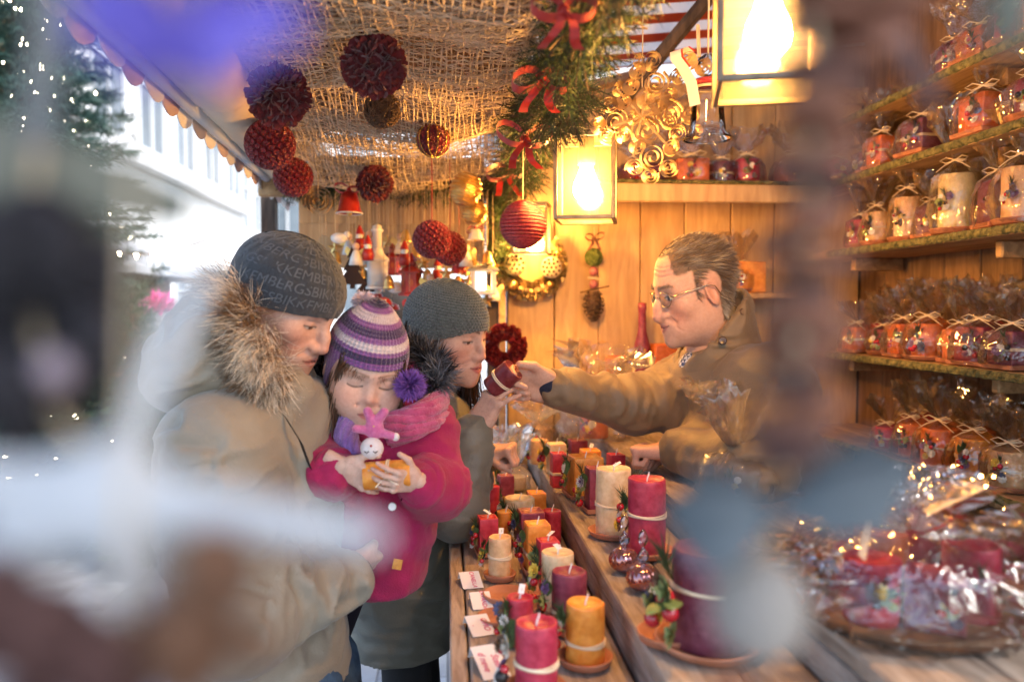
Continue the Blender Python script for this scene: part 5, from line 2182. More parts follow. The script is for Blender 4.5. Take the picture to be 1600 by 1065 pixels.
    # bag strap across the chest, zip
    MB().ribbon([P(412, 610, 1.335) - root.location, P(445, 650, 1.300) - root.location, P(470, 690, 1.30) - root.location, P(488, 740, 1.33) - root.location], (.6, -.5, -.5), .014).build('strap', blackc, root)
    # jeans
    t = SDF()
    t.cap(h1, k1, .088, .080, 0)
    t.cap(k1, g1 + Vector((0, 0, .07)), .080, .070, .03)
    t.cap(h2, k2, .088, .080, .04)
    t.cap(k2, g2 + Vector((0, 0, .07)), .080, .070, .03)
    t.cap(hip, hip + Vector((.04, 0, -.08)), .105, .11, .04)
    cloth('jeans', t, (-.62, 1.18, .03), (-.02, 1.70, 1.15), .010, denim, root, [(h1, g1), (h2, g2)], amp=.007, seed=12)
    feet(root, [(g1.x, g1.y), (g2.x, g2.y)], 0, blackl)
    # beanie with rows of woven letters
    c, r = (0, -.011, .036), (.0900, .1120, .0915)
    zb = lambda th: -.008 + .034 * math.sin(th)
    hat, _, _ = knit_hat('beanie', root, M, c, r, zb, beanm, disp=lambda th, a, s: .0010 * np.sin(s * 9 * 2 * np.pi) * 0 + .0006 * vnoise(np.stack([np.cos(th) * 9, np.sin(th) * 9, s * 12], -1), 3) * 3, hem=.004, sc=MS)
    tx = bpy.data.curves.new('woven_word', 'FONT')
    tx.body = 'BIKKEMBERGS' * 4
    tx.size = 1.0
    to = bpy.data.objects.new('woven_word', tx)
    col.objects.link(to)
    dg = bpy.context.evaluated_depsgraph_get()
    tm = bpy.data.meshes.new_from_object(to.evaluated_get(dg))
    tv = np.zeros(len(tm.vertices) * 3)
    tm.vertices.foreach_get('co', tv)
    tv = tv.reshape(-1, 3)
    tm.calc_loop_triangles()
    tt = np.array([list(q.vertices) for q in tm.loop_triangles])
    bpy.data.objects.remove(to)
    bpy.data.meshes.remove(tm)
    # split long triangles so that the letters follow the curve
    for _ in range(2):
        a, b, cc = tv[tt[:, 0]], tv[tt[:, 1]], tv[tt[:, 2]]
        n = len(tv)
        m = len(tt)
        tv = np.concatenate([tv, (a + b) / 2, (b + cc) / 2, (cc + a) / 2])
        ab, bc, ca = n + np.arange(m), n + m + np.arange(m), n + 2 * m + np.arange(m)
        tt = np.concatenate([np.stack([tt[:, 0], ab, ca], -1), np.stack([ab, tt[:, 1], bc], -1), np.stack([ca, bc, tt[:, 2]], -1), np.stack([ab, bc, ca], -1)])
    W = tv[:, 0].max()
    LV, LF, n = [], [], 0
    hgt = .0255
    for row in range(9):
        s0 = .985 - (row + .82) * .150
        if s0 < .1:
            break
        rad = max(.03, math.sin(min(s0 * 1.75, 1.57)) * .098)
        thw = W * hgt * .92 / rad
        th = .35 * row + 3.6 + tv[:, 0] / W * thw
        keep = tt[(tv[tt[:, 0], 0] / W * thw < 2 * math.pi)]
        ss = s0 + tv[:, 1] * -.0 + (-tv[:, 1]) * 0
        pmx = np.arccos(np.clip((-.008 + .034 * np.sin(th) - c[2]) / r[2], -.98, .98))
        ph = (s0 + .0) * pmx - (tv[:, 1] - .36) * hgt * 1.05 / .098
        nn = np.stack([np.sin(ph) * np.cos(th), np.sin(ph) * np.sin(th), np.cos(ph)], -1)
        LV.append(nn * (np.array(r) + .0009) + np.array(c))
        LF.append(keep + n)
        n += len(tv)
    LV, LF = np.concatenate(LV), np.concatenate(LF)
    used = np.unique(LF)
    mp_ = np.zeros(len(LV), int)
    mp_[used] = np.arange(len(used))
    pobj('woven_lettering', xf(LV[used], M, MS), mp_[LF], letm, root, smooth=False).parent = hat
    hat.children[0].location = (0, 0, 0)
    # crown seam
    pts = []
    for q in np.linspace(.02, .42, 10):
        a = math.radians(-62)
        n_ = Vector((math.sin(q * 1.9) * math.cos(a), math.sin(q * 1.9) * math.sin(a), math.cos(q * 1.9)))
        pts.append(M @ (Vector((n_.x * (r[0] + .001) + c[0], n_.y * (r[1] + .001) + c[1], n_.z * (r[2] + .001) + c[2])) * MS) - root.location)
    MB().tube(pts, .0012, 5).build('crown_seam', blackc, hat)


def build_girl():
    root = thing('person', 'small girl in a raspberry coat and striped purple knit hat, carried on the arm', 'person', (-.14, 1.49, 0))
    sc = .84
    M = HeadM(P(571, 575, 1.46), 194, -20, -8)
    skin = (.62, .41, .32)
    s = head_sdf(child=True, w=1.04, jaw=.92, cheek=.008, lip=.95, brow=.7)
    V, Q = s.polygonise((-.1, -.13, -.2), (.1, .14, .14), .0023)
    V = relax(V, Q, 1, .4)
    C = head_colors(V, skin, (.52, .17, .16), (.30, .18, .12), child=True, browth=.65)
    V = V * [1.05, 1.0, .95]
    parts = [(xf(V, M, sc), Q, C)]
    sh_l, sh_r = P(514, 668, 1.50), P(662, 668, 1.50)
    el_l, wr_l = P(492, 738, 1.41), P(536, 728, 1.335)
    el_r, wr_r = P(686, 764, 1.42), P(652, 750, 1.335)
    nk, bt, hm = P(590, 650, 1.50), P(598, 800, 1.50), P(596, 840, 1.50)
    kn1, ft1 = P(505, 905, 1.60), P(470, 1010, 1.64)
    kn2, ft2 = P(560, 880, 1.62), P(520, 1000, 1.66)
    parts.append(body_core([(nk, bt, .045, .055), (bt, hm, .055, .06), (sh_l, sh_r, .03, .03)],
                           [(sh_l, el_l, .028, .024), (el_l, wr_l, .024, .018), (sh_r, el_r, .028, .024), (el_r, wr_r, .024, .018)],
                           [(hm, kn1, .045, .035), (kn1, ft1, .033, .026), (hm, kn2, .045, .035), (kn2, ft2, .033, .026)], skin, .010))
    # her right hand: back towards us, fingers down to the right, thumb up along the candle
    parts.append(hand_mesh(HM(wr_l, (.78, -.18, -.42), (.25, .90, .15)), skin, [(22, 25, 10), (18, 22, 10), (14, 20, 10), (10, 20, 10)], right=True, scale=.56, h=.0026,
                           spread=(-10, -3, 3, 9), thumb=((.75, .65, -.1), (.45, .85, -.1)), slim=1.06))
    # her left hand: fingers come round the candle from the right
    parts.append(hand_mesh(HM(wr_r, (-.72, -.55, .10), (-.45, .72, .35)), skin, [(26, 34, 16), (24, 34, 16), (22, 32, 14), (18, 30, 12)], right=False, scale=.54, h=.0026,
                           spread=(-9, -3, 4, 10), thumb=((.8, .6, -.2), (.4, .9, -.3)), slim=1.06))
    V_, Q_, C_ = join(parts)
    pobj('body', V_, Q_, SKIN, root, C_)
    # coat
    j = SDF()
    j.cap(P(590, 690, 1.50), bt, .080, .088, 0)
    j.cap(bt, P(596, 862, 1.49), .090, .092, .05)
    j.cap(P(598, 860, 1.46), P(604, 905, 1.44), .078, .046, .05)
    j.cap(sh_l, sh_r, .056, .056, .05)
    j.cap(sh_l, el_l, .056, .056, .04)
    j.cap(el_l, P(520, 740, 1.365), .056, .046, .03)
    j.cap(sh_r, el_r, .052, .050, .04)
    j.cap(el_r, P(662, 757, 1.370), .050, .044, .03)
    j.plane(P(604, 925, 1.45), (.1, 0, -1), .008)
    ax = [(sh_l, el_l), (el_l, wr_l), (sh_r, el_r), (el_r, wr_r), (nk, hm)]
    cloth('coat', j, (-.33, 1.26, 1.05), (.06, 1.66, 1.50), .0058, pinkc, root, ax, amp=.007, seed=21, big=.010, fuzz=.0009, fa=22., fp=7.)
    for w_, e_ in ((P(524, 739, 1.355), el_l), (P(658, 755, 1.362), el_r)):
        a = (w_ - e_).normalized()
        # rolled cuffs
        pts = []
        u = a.orthogonal().normalized()
        v = a.cross(u)
        ring = [w_ + (u * math.cos(k * math.pi / 8) + v * math.sin(k * math.pi / 8)) * .033 - root.location for k in range(17)]
        MB().tube(ring, .0135, 8, False).build('cuff', pinkc, root, True)
    # hood of the coat behind the head
    hd = SDF()
    hd.ell(P(600, 610, 1.55), (.115, .065, .070), 0)
    hd.ell(P(575, 575, 1.47), (.082, .085, .100), .02, 's')
    cloth('coat_hood', hd, (-.3, 1.42, 1.34), (.06, 1.68, 1.60), .0065, pinkc, root, [(P(520, 640, 1.5), P(690, 640, 1.5))], amp=.005, seed=31)
    # dark grey fur round the hood
    path = np.array([list(P(*q)) for q in ((500, 600, 1.52), (503, 565, 1.55), (530, 545, 1.60), (600, 535, 1.62), (650, 548, 1.57), (678, 565, 1.52), (690, 590, 1.49), (672, 610, 1.475), (648, 598, 1.50))])
    rs = np.random.RandomState(9)
    n = 5200
    t = rs.rand(n) * (len(path) - 1)
    i = np.minimum(t.astype(int), len(path) - 2)
    q = path[i] + (path[i + 1] - path[i]) * (t - i)[:, None]
    off = rs.normal(0, 1, (n, 3))
    off /= np.linalg.norm(off, axis=1, keepdims=True)
    pts = q + off * .012
    cl = fnoise(pts * 60, 4, 2)

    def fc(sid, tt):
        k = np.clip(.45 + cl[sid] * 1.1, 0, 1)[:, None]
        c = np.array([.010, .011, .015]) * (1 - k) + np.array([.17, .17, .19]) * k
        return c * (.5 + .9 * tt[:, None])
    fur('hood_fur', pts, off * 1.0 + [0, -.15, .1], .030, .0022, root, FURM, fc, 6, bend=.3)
    # knit hat with ear flaps: stripes from the crown down
    cols = [((0, .075), (.16, .055, .21)), ((.075, .20), (.045, .018, .085)), ((.20, .27), (.26, .09, .30)), ((.27, .37), (.58, .50, .54)), ((.37, .44), (.24, .08, .28)),
            ((.44, .55), (.050, .022, .095)), ((.55, .62), (.24, .09, .29)), ((.62, .72), (.62, .54, .56)), ((.72, .78), (.25, .09, .29)), ((.78, .88), (.045, .018, .085)), ((.88, 1.1), (.24, .075, .28))]

    def colf(th, s, V):
        C = np.zeros((len(s), 3))
        s2 = np.clip((.176 - V[:, 2]) / .142, 0, 1)
        for (a, b), c in cols:
            C[(s2 >= a) & (s2 < b)] = c
        C[s2 >= 1.0] = (.24, .075, .28)
        return C
    zb = lambda th: (.036 if math.sin(th) > .55 else .036 - .105 * min(1, (.55 - math.sin(th)) / .55) if math.sin(th) > -.35 else .036 - .105 + .06 * min(1, (-.35 - math.sin(th)) / .5))
    hat, _, _ = knit_hat('knit_hat', root, M, (0, -.008, .036), (.0860, .1060, .1000), zb, stripk, colf=colf, nt=216, ns=100, sc=sc, hem=.006, peak=.020,
                         disp=lambda th, a, s: .0016 * np.sin(th * 54) + .0010 * np.sin(a / .0042 * np.pi))
    # yarn tassels: pom-pom on the right flap, crown tuft
    for cpt, n, L, nm in ((P(641, 602, 1.40), 1500, .026, 'pompom'), (P(568, 472, 1.44), 500, .020, 'crown_tuft')):
        rs = np.random.RandomState(n)
        d = rs.normal(0, 1, (n, 3))
        d /= np.linalg.norm(d, axis=1, keepdims=True)
        tone = rs.rand(n)
        fur(nm, np.array(cpt) + d * .003, d, L, .0028, root, FURM, lambda sid, t: np.array([.20, .085, .34]) * (.45 + .8 * t[:, None]) * (.7 + .6 * tone[sid][:, None]) if nm == 'pompom' else np.array([.62, .52, .60]) * (.6 + .5 * t[:, None]), n, bend=.25, lenvar=.15, jitter=.1)
    # brown hair: fringe and long strands beside the face
    rs = np.random.RandomState(3)
    HP, HD = [], []
    for k in range(760):
        a = rs.uniform(-1, 1)
        HP.append((a * .052, .070 + .010 * (1 - a * a), .047 + rs.uniform(-.004, .004)))
        HD.append((a * .55 + .25, .12, -1))
    n1 = len(HP)
    p1 = xf(np.array(HP), M, sc)
    d1 = np.array(HD) @ npm(M)[:3, :3].T
    tone = rs.rand(2000)
    hc = lambda sid, t: np.array([.105, .052, .026]) * (.55 + .9 * tone[sid][:, None]) * (.8 + .4 * t[:, None])
    fur('fringe', p1, d1, .030 * sc, .0018, root, HAIRM, hc, 2, bend=.2, jitter=.12, lenvar=.5)
    HP, HD = [], []
    for sg, nn in ((-1, 500), (1, 600)):
        for k in range(nn):
            HP.append((sg * (.060 + rs.uniform(-.008, .008)), .050 + rs.uniform(-.022, .016), .030 + rs.uniform(-.03, .03)))
            HD.append((sg * .05, .02, -1))
    fur('side_hair', xf(np.array(HP), M, sc), np.array(HD) @ npm(M)[:3, :3].T, .135 * sc, .0022, root, HAIRM, hc, 5, bend=.10, jitter=.07, lenvar=.25, segs=5, droop=(0.02, 0, -.1))
    # scarf: twisted wool over the shoulders
    sm = mat('pink_wool_scarf', (.42, .04, .12), (.54, .085, .20), scale=60, rough=.9, bump=.8, bscale=300, sheen=.5)
    sv = mat('violet_wool_scarf', (.20, .10, .38), (.30, .17, .50), scale=60, rough=.9, bump=.8, bscale=300, sheen=.5)
    for nm, m_, pth, r0 in (('scarf', sm, [(590, 668, 1.44), (620, 660, 1.415), (650, 650, 1.415), (670, 640, 1.43), (684, 624, 1.48), (684, 602, 1.55)], .021),
                            ('scarf', sm, [(610, 684, 1.425), (645, 672, 1.405), (674, 658, 1.43), (690, 645, 1.49)], .017),
                            ('scarf_end', sv, [(548, 640, 1.44), (541, 670, 1.405), (545, 692, 1.39), (556, 712, 1.385)], .017),
                            ('scarf_end', sv, [(536, 655, 1.44), (533, 680, 1.40), (540, 704, 1.39)], .012)):
        pp = [P(*q) - root.location for q in pth]
        fine = []
        for k in range(len(pp) - 1):
            for u in np.linspace(0, 1, 7)[:-1]:
                fine.append(pp[k].lerp(pp[k + 1], u))
        fine.append(pp[-1])
        mb = MB()
        for st in range(7):
            line = []
            for q, p in enumerate(fine):
                tq = fine[min(q + 1, len(fine) - 1)] - fine[max(q - 1, 0)]
                tq.normalize()
                u = tq.cross(Vector((0, 1, 0))).normalized()
                v = tq.cross(u)
                a = st / 7 * 2 * math.pi + q * .16
                line.append(p + (u * math.cos(a) + v * math.sin(a)) * r0 * .66)
            mb.tube(line, r0 * .48, 7)
        mb.build(nm, m_, root, True)
    # buttons, elbow patch, label
    wh = mat('white_button', (.72, .70, .68), rough=.25, coat=.5)
    button(root, P(613, 791, 1.372), (0.1, -1, .1), .0075, wh)
    button(root, P(702, 712, 1.435), (1, -.5, .1), .012, mat('cream_patch', (.70, .55, .40), rough=.8), 'elbow_patch')
    MB().box((-.008, -.001, -.009), (.008, .001, .009), .0006).build('maker_label', mat('orange_label', (.70, .35, .05), (.55, .2, .03), scale=150, rough=.6), root, loc=P(621, 881, 1.375) - root.location, rot=(0, .2, 0))
    leg = mat('dark_leggings', (.02, .015, .03), rough=.9)
    t = SDF().cap(hm, kn1, .052, .040, 0).cap(kn1, ft1, .040, .032, .02).cap(hm, kn2, .052, .040, .03).cap(kn2, ft2, .040, .032, .02)
    cloth('leggings', t, (-.42, 1.36, .85), (.06, 1.78, 1.3), .009, leg, root)
    return root


def build_woman():
    root = thing('person', 'woman in a grey knit hat and dark olive coat reaching for the dark red candle', 'person', (-.10, 1.84, 0))
    skin = (.60, .39, .30)
    sc = .94
    M = HeadM(P(700, 519, 1.80), -126, -13, 3)
    s = head_sdf(w=.96, jaw=.90, nose=.86, lip=1.2, brow=.8, smile=.003)
    V, Q = s.polygonise((-.1, -.13, -.2), (.1, .14, .14), .0023)
    V = relax(V, Q, 1, .4)
    C = head_colors(V, skin, (.48, .15, .14), (.05, .03, .02), eyes='low', browth=.75, smile=.003)
    parts = [(xf(V, M, sc), Q, C)]
    sh_n, sh_f = P(655, 690, 1.74), P(690, 660, 1.98)
    el_n, wr_n = P(712, 800, 1.67), P(741, 672, 1.715)
    el_f, wr_f = P(722, 790, 1.93), P(752, 705, 1.86)
    nk, ch, hip = P(680, 630, 1.84), P(650, 760, 1.85), P(632, 960, 1.85)
    g1, g2 = Vector((-.10, 1.79, .02)), Vector((-.06, 1.92, .02))
    k1, k2 = Vector((-.09, 1.79, .48)), Vector((-.06, 1.92, .48))
    h1, h2 = Vector((-.10, 1.825, .85)), Vector((-.09, 1.895, .85))
    parts.append(body_core([(nk, ch, .05, .085), (ch, hip, .08, .095), (sh_n, sh_f, .04, .04)],
                           [(sh_n, el_n, .038, .033), (el_n, wr_n, .032, .024), (sh_f, el_f, .038, .033), (el_f, wr_f, .032, .024)],
                           [(h1, k1, .04, .036), (k1, g1, .036, .030), (h2, k2, .04, .036), (k2, g2, .036, .030)], skin))
    parts.append(hand_mesh(HM(wr_n + Vector((0, 0, .004)), (.52, -.05, .80), (.62, .72, -.22)), skin, [(8, 22, 18), (20, 26, 20), (34, 28, 20), (44, 34, 22)], right=True, scale=.92,
                           spread=(-20, -9, 2, 9), thumb=((.35, .75, -.6), (-.1, .75, -.65)), slim=.86))
    parts.append(hand_mesh(HM(wr_f, (.80, -.35, .10), (-.35, .25, -.9)), np.array(skin) * [.95, .88, .85], [(78, 92, 55), (76, 94, 55), (74, 94, 55), (70, 92, 50)], right=False, scale=.90,
                           spread=(-4, -1, 2, 5), thumb=((.3, .85, -.5), (-.5, .6, -.6)), slim=.92))
    V_, Q_, C_ = join(parts)
    pobj('body', V_, Q_, SKIN, root, C_)
    j = SDF()
    j.cap(P(672, 670, 1.85), ch, .085, .118, 0)
    j.cap(ch, P(630, 890, 1.85), .118, .128, .05)
    j.cap(P(630, 890, 1.85), P(628, 1080, 1.86), .126, .122, .05)
    j.cap(sh_n, sh_f, .070, .070, .06)
    j.cap(sh_n, el_n, .064, .058, .05)
    j.cap(el_n, wr_n - (wr_n - el_n).normalized() * .012, .056, .047, .03)
    j.cap(sh_f, el_f, .064, .058, .05)
    j.cap(el_f, wr_f - (wr_f - el_f).normalized() * .02, .056, .044, .03)
    j.cap(P(668, 640, 1.80), P(705, 655, 1.86), .040, .030, .05)
    zh = P(620, 1046, 1.80).z
    j.plane((0, 0, zh), (.04, .02, -1), .006)
    ax = [(sh_n, el_n), (el_n, wr_n), (sh_f, el_f), (el_f, wr_f), (nk, hip)]
    cloth('coat', j, (-.36, 1.56, .72), (.12, 2.10, 1.52), .0072, olive, root, ax, amp=.008, seed=41, big=.010)
    # pocket welt, side seam, hem seam, snaps
    wl = [P(x, y, 1.725 + .0 * x) - root.location for x, y in ((625, 858), (650, 855), (676, 848))]
    MB().tube(wl, .004, 5).build('pocket_welt', olive, root, True)
    MB().tube([P(x, y, yy) - root.location for x, y, yy in ((560, 935, 1.745), (600, 940, 1.722), (650, 940, 1.722), (690, 938, 1.742))], .0032, 5).build('hem_seam', olive, root, True)
    for q in ((578, 928, 1.732), (632, 938, 1.716), (608, 903, 1.716)):
        button(root, P(*q), (0, -1, 0), .005, metalg, 'snap')
    # denim cuff under the sleeve
    a = (wr_n - el_n).normalized()
    cf = SDF().cap(wr_n - a * .03, wr_n - a * .002, .036, .034, 0)
    cloth('shirt_cuff', cf, np.array(wr_n) - .09, np.array(wr_n) + .09, .005, mat('pale_denim', (.16, .26, .38), (.22, .33, .46), scale=60, rough=.9), root, [(wr_n - a, wr_n)], amp=.002)
    # ring
    rp = P(764, 617, 1.69)
    # tights and boots
    t = SDF().cap(h1, k1, .060, .052, 0).cap(k1, g1 + Vector((0, 0, .06)), .055, .045, .03).cap(h2, k2, .060, .052, .03).cap(k2, g2 + Vector((0, 0, .06)), .055, .045, .03)
    cloth('trousers', t, (-.26, 1.66, .03), (.08, 2.05, .98), .010, blackc, root)
    feet(root, [(g1.x, g1.y), (g2.x, g2.y)], 0, blackl, .24)

    # crocheted hat
    def kd(th, a, s):
        row = a / .0068
        return .0030 * np.abs(np.sin(row * np.pi)) ** .7 + .0016 * np.sin(th * 62 + np.floor(row) * np.pi) * np.abs(np.sin(row * np.pi))
    c, r = (0, -.012, .030), (.0850, .1080, .0930)
    knit_hat('knit_hat', root, M, c, r, lambda th: -.004 + .032 * math.sin(th) - .014 * math.cos(th) ** 2, knitg, disp=kd, nt=260, ns=150, sc=sc, hem=.006)
    # long dark hair down the near side
    rs = np.random.RandomState(13)
    HP, HD = [], []
    for k in range(1500):
        HP.append((.070 + rs.uniform(-.012, .008), -.02 + rs.uniform(-.055, .05), .0 + rs.uniform(-.03, .02)))
        HD.append((.10, .02 + rs.uniform(-.05, .12), -1))
    for k in range(900):
        HP.append((-.066 + rs.uniform(-.012, .008), -.01 + rs.uniform(-.055, .05), .0 + rs.uniform(-.03, .02)))
        HD.append((-.10, .08, -1))
    tone = rs.rand(2400)
    HP = np.array(HP)
    fur('hair', xf(HP, M, sc), np.array(HD) @ npm(M)[:3, :3].T, .19, .0024, root, HAIRM,
        lambda sid, t: np.array([.040, .020, .012]) * (.5 + tone[sid][:, None]) * (.8 + .5 * t[:, None]), 7, bend=.08, jitter=.06, lenvar=.25, segs=6, droop=(.05, -.03, 0))
    return root


def build_vendor():
    root = thing('person', 'grey haired stall keeper with glasses and a brown coat handing over the dark red candle', 'person', (.92, 1.80, 0))
    skin = (.60, .37, .27)
    sc = .955
    M = HeadM(P(1083, 453, 1.75), 99, -15, -2)
    s = head_sdf(w=.97, jaw=.94, nose=1.15, nose_hook=.8, smile=.0055, lip=.85)
    V, Q = s.polygonise((-.1, -.13, -.2), (.1, .145, .14), .0021)
    V = relax(V, Q, 1, .4)
    # age: crow's feet, cheek and forehead lines
    N = vnormals(V, Q)
    ax_ = np.abs(V[:, 0])
    wr = np.zeros(len(V))
    for k in range(3):
        zc = .004 + (k - 1) * .009 * np.clip((ax_ - .045) / .02, 0, 1.5)
        wr += np.exp(-((V[:, 2] - zc) / .0016) ** 2) * band(ax_, .046, .070, .006) * (V[:, 1] > .03)
    for zc in (.052, .062, .071):
        wr += .7 * np.exp(-((V[:, 2] - zc - .003 * np.sin(V[:, 0] * 60)) / .0018) ** 2) * (V[:, 1] > .05)
    xx = .026 + (-.034 - V[:, 2]) * .42
    wr += 1.3 * np.exp(-((ax_ - xx) / .0022) ** 2) * band(V[:, 2], -.078, -.036, .008) * (V[:, 1] > .05)
    wr += .9 * np.exp(-((V[:, 2] + .010 + .25 * np.abs(ax_ - .03)) / .0020) ** 2) * band(ax_, .014, .046, .006) * (V[:, 1] > .06)
    V = V - N * (wr * .0012)[:, None]
    # hair region: receding on top, full at the back and sides, short sideburn

    def hl(V):
        x, y, z = np.abs(V[:, 0]), V[:, 1], V[:, 2]
        top = np.minimum(.072 - y - .35 * np.maximum(0, .025 - np.abs(x - .03)), z - .045)
        side = np.minimum(.024 - y + (z - .03) * .25, z - .012 + np.clip((y + .0) * .3, -.02, .02))
        burn = np.minimum(np.minimum(.013 - np.abs(y - .018), z + .016), .02)
        back = np.minimum(-.032 - y, z + .078)
        ear = np.sqrt((y + .010) ** 2 + ((z + .002) * .75) ** 2) - .030
        ear = np.where(x > .058, ear, .05)
        return np.minimum(np.maximum(np.maximum(top, side), np.maximum(burn, back)), ear) + .003 * vnoise(V * 120, 2)
    C = head_colors(V, skin, (.44, .18, .15), (.26, .17, .115), eyes='open', smile=.0055, stubble=.18, hairline=hl, haircol=(.15, .095, .055))
    m = np.clip(wr, 0, 1)[:, None] * .25
    C = C * (1 - m) + np.array(skin) * [.7, .5, .45] * m
    hmask = hl(V) > .003
    SH = np.array([.96, .94, 1.05])
    V = V * SH
    Vw = xf(V, M, sc)
    parts = [(Vw, Q, C)]
    nk = P(1112, 545, 1.78)
    sh_l, sh_r = P(1205, 605, 1.60), P(1088, 606, 1.93)
    el_r, wr_r = P(992, 634, 1.84), P(866, 606, 1.765)
    el_l, wr_l = P(1176, 738, 1.52), P(1062, 702, 1.69)
    ch, hip = P(1155, 690, 1.79), Vector((.96, 1.82, .98))
    g1, g2 = Vector((1.00, 1.72, .02)), Vector((1.00, 1.92, .02))
    k1, k2 = Vector((1.0, 1.72, .50)), Vector((1.0, 1.92, .50))
    h1, h2 = Vector((.97, 1.73, .95)), Vector((.97, 1.90, .95))
    parts.append(body_core([(nk, ch, .06, .10), (ch, hip, .10, .12), (sh_l, sh_r, .05, .05)],
                           [(sh_l, el_l, .045, .04), (el_l, wr_l, .038, .028), (sh_r, el_r, .045, .04), (el_r, wr_r, .036, .027)],
                           [(h1, k1, .08, .055), (k1, g1, .05, .04), (h2, k2, .08, .055), (k2, g2, .05, .04)], skin))
    # offered hand: palm towards us, thumb on top, fingers closed on the candle
    parts.append(hand_mesh(HM(wr_r + Vector((-.004, 0, 0)), (-.93, -.10, .22), (-.10, -.95, -.25)), skin, [(76, 84, 45), (66, 78, 40), (54, 66, 34), (36, 48, 24)], right=True, scale=1.0,
                           spread=(-6, -2, 3, 7), thumb=((.42, .85, -.25), (.02, .95, -.30))))
    # resting fist
    parts.append(hand_mesh(HM(wr_l + Vector((-.01, .01, .0)), (-.75, .55, -.12), (.1, -.1, -1)), np.array(skin) * [1.02, .95, .95], [(76, 95, 60), (76, 96, 60), (76, 96, 60), (72, 94, 55)], right=False, scale=1.0,
                           spread=(-4, -1, 2, 5), thumb=((.25, .8, -.55), (-.55, .6, -.55))))
    V_, Q_, C_ = join(parts)
    pobj('body', V_, Q_, SKIN, root, C_)
    # hair strands
    hp, hn = surf_points(Vw, Q, 11000, 4, hmask)
    A = npm(M)[:3, :3]
    loc = (hp - npm(M)[:3, 3]) @ A
    sgn = np.sign(loc[:, 0])
    flow = np.stack([sgn * .25 * (loc[:, 2] > .06), -np.ones(len(loc)) * 1.0, -.25 - np.clip((.05 - loc[:, 2]) * 14, -.35, 1.6)], -1)
    d = flow @ A.T + hn * (.20 + .12 * fnoise(hp * 70, 5, 2))[:, None]
    d /= np.linalg.norm(d, axis=1, keepdims=True)
    rs = np.random.RandomState(8)
    tone = rs.rand(11000)
    grey = np.clip(.25 + fnoise(hp * 40, 7, 2) * .5 + np.clip(.02 - loc[:, 2], 0, .08) * 5, 0, 1)

    def hc(sid, t):
        g = np.clip(grey[sid] + (tone[sid] - .5) * .7, 0, 1)[:, None]
        return (np.array([.14, .085, .045]) * (1 - g) + np.array([.42, .36, .28]) * g) * (.65 + .5 * t[:, None])
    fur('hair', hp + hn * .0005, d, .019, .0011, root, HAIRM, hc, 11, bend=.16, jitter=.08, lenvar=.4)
    # eyebrow hairs
    bm = (np.abs(V[:, 0]) > .010) & (np.abs(V[:, 0]) < .050) & (np.abs(V[:, 2] - .027) < .0045) & (V[:, 1] > .05)
    bp, bn = surf_points(Vw, Q, 170, 5, bm)
    fur('eyebrows', bp, bn * .5 + (np.array([0, -.2, .5]) @ A.T), .008, .0010, root, HAIRM, lambda sid, t: np.tile(np.array([.24, .18, .12]), (len(t), 1)), 3, jitter=.35)
    # coat
    j = SDF()
    j.cap(P(1125, 600, 1.79), ch, .115, .145, 0)
    j.cap(ch, hip, .145, .165, .06)
    j.cap(sh_l, sh_r, .085, .085, .08)
    j.cap(sh_l, el_l, .080, .070, .05)
    j.cap(el_l, wr_l + (wr_l - el_l).normalized() * -.01, .068, .052, .04)
    j.cap(sh_r, el_r, .078, .066, .05)
    j.cap(el_r, wr_r + (el_r - wr_r).normalized() * .012, .062, .046, .03)
    j.plane((0, 0, .80), (0, 0, -1), .01)
    ax = [(sh_l, el_l), (el_l, wr_l), (sh_r, el_r), (el_r, wr_r), (nk, hip)]
    cloth('coat', j, (.20, 1.36, .78), (1.22, 2.10, 1.60), .0075, brownj, root, ax, amp=.010, seed=61, big=.012)
    # tall storm collar standing round the neck, open at the front
    cl = SDF()
    c0, c1 = P(1118, 585, 1.78), P(1108, 490, 1.77)
    cl.cap(c0 + Vector((.015, 0, -.03)), c1 + Vector((.012, 0, .0)), .112, .088, 0)
    cl.shell(.014)
    cl.plane(P(1108, 508, 1.77), (-.76, -.10, .64), .004)
    cl.plane(c0 + Vector((0, 0, -.06)), (0, 0, -1), .01)
    cl.box(P(1046, 520, 1.76), (.045, .030, .14), .01, .012, 's', rot=npm(Matrix.Rotation(math.radians(14), 3, 'Y')))
    cloth('collar', cl, (.36, 1.58, 1.36), (.76, 1.98, 1.66), .0042, brownj, root, [(c0, c1)], amp=.004, seed=66, big=.004, fa=24, fp=12)
    # ribbed knit inside the collar, checked shirt
    nt_, ns_ = 150, 16
    th = np.linspace(0, 2 * np.pi, nt_, endpoint=False)
    rows = []
    for q in range(ns_):
        u = q / (ns_ - 1)
        cc = np.array(P(1122, 590, 1.785).lerp(P(1119, 520, 1.775), u))
        rr = .090 - .020 * u + .006 * math.sin(u * math.pi) + .0016 * np.sin(th * 50) * min(1, 4 * (1 - u))
        rows.append(cc + np.stack([np.cos(th) * rr * .98, np.sin(th) * rr, .062 * np.cos(th) * u], -1))
    V2 = np.concatenate(rows)
    idx = np.arange(nt_ * ns_).reshape(ns_, nt_)
    Q2 = np.stack([idx[:-1], np.roll(idx[:-1], -1, 1), np.roll(idx[1:], -1, 1), idx[1:]], -1).reshape(-1, 4)
    pobj('knit_collar', V2, Q2, mat('brown_rib_knit', (.060, .034, .020), (.09, .05, .03), scale=80, rough=.95, sheen=.3), root)
    sh = SDF().cap(P(1083, 572, 1.765), P(1090, 592, 1.765), .034, .040, 0)
    chk = bpy.data.materials.new('checked_shirt')
    chk.use_nodes = True
    cn = chk.node_tree
    ck = cn.nodes.new('ShaderNodeTexChecker')
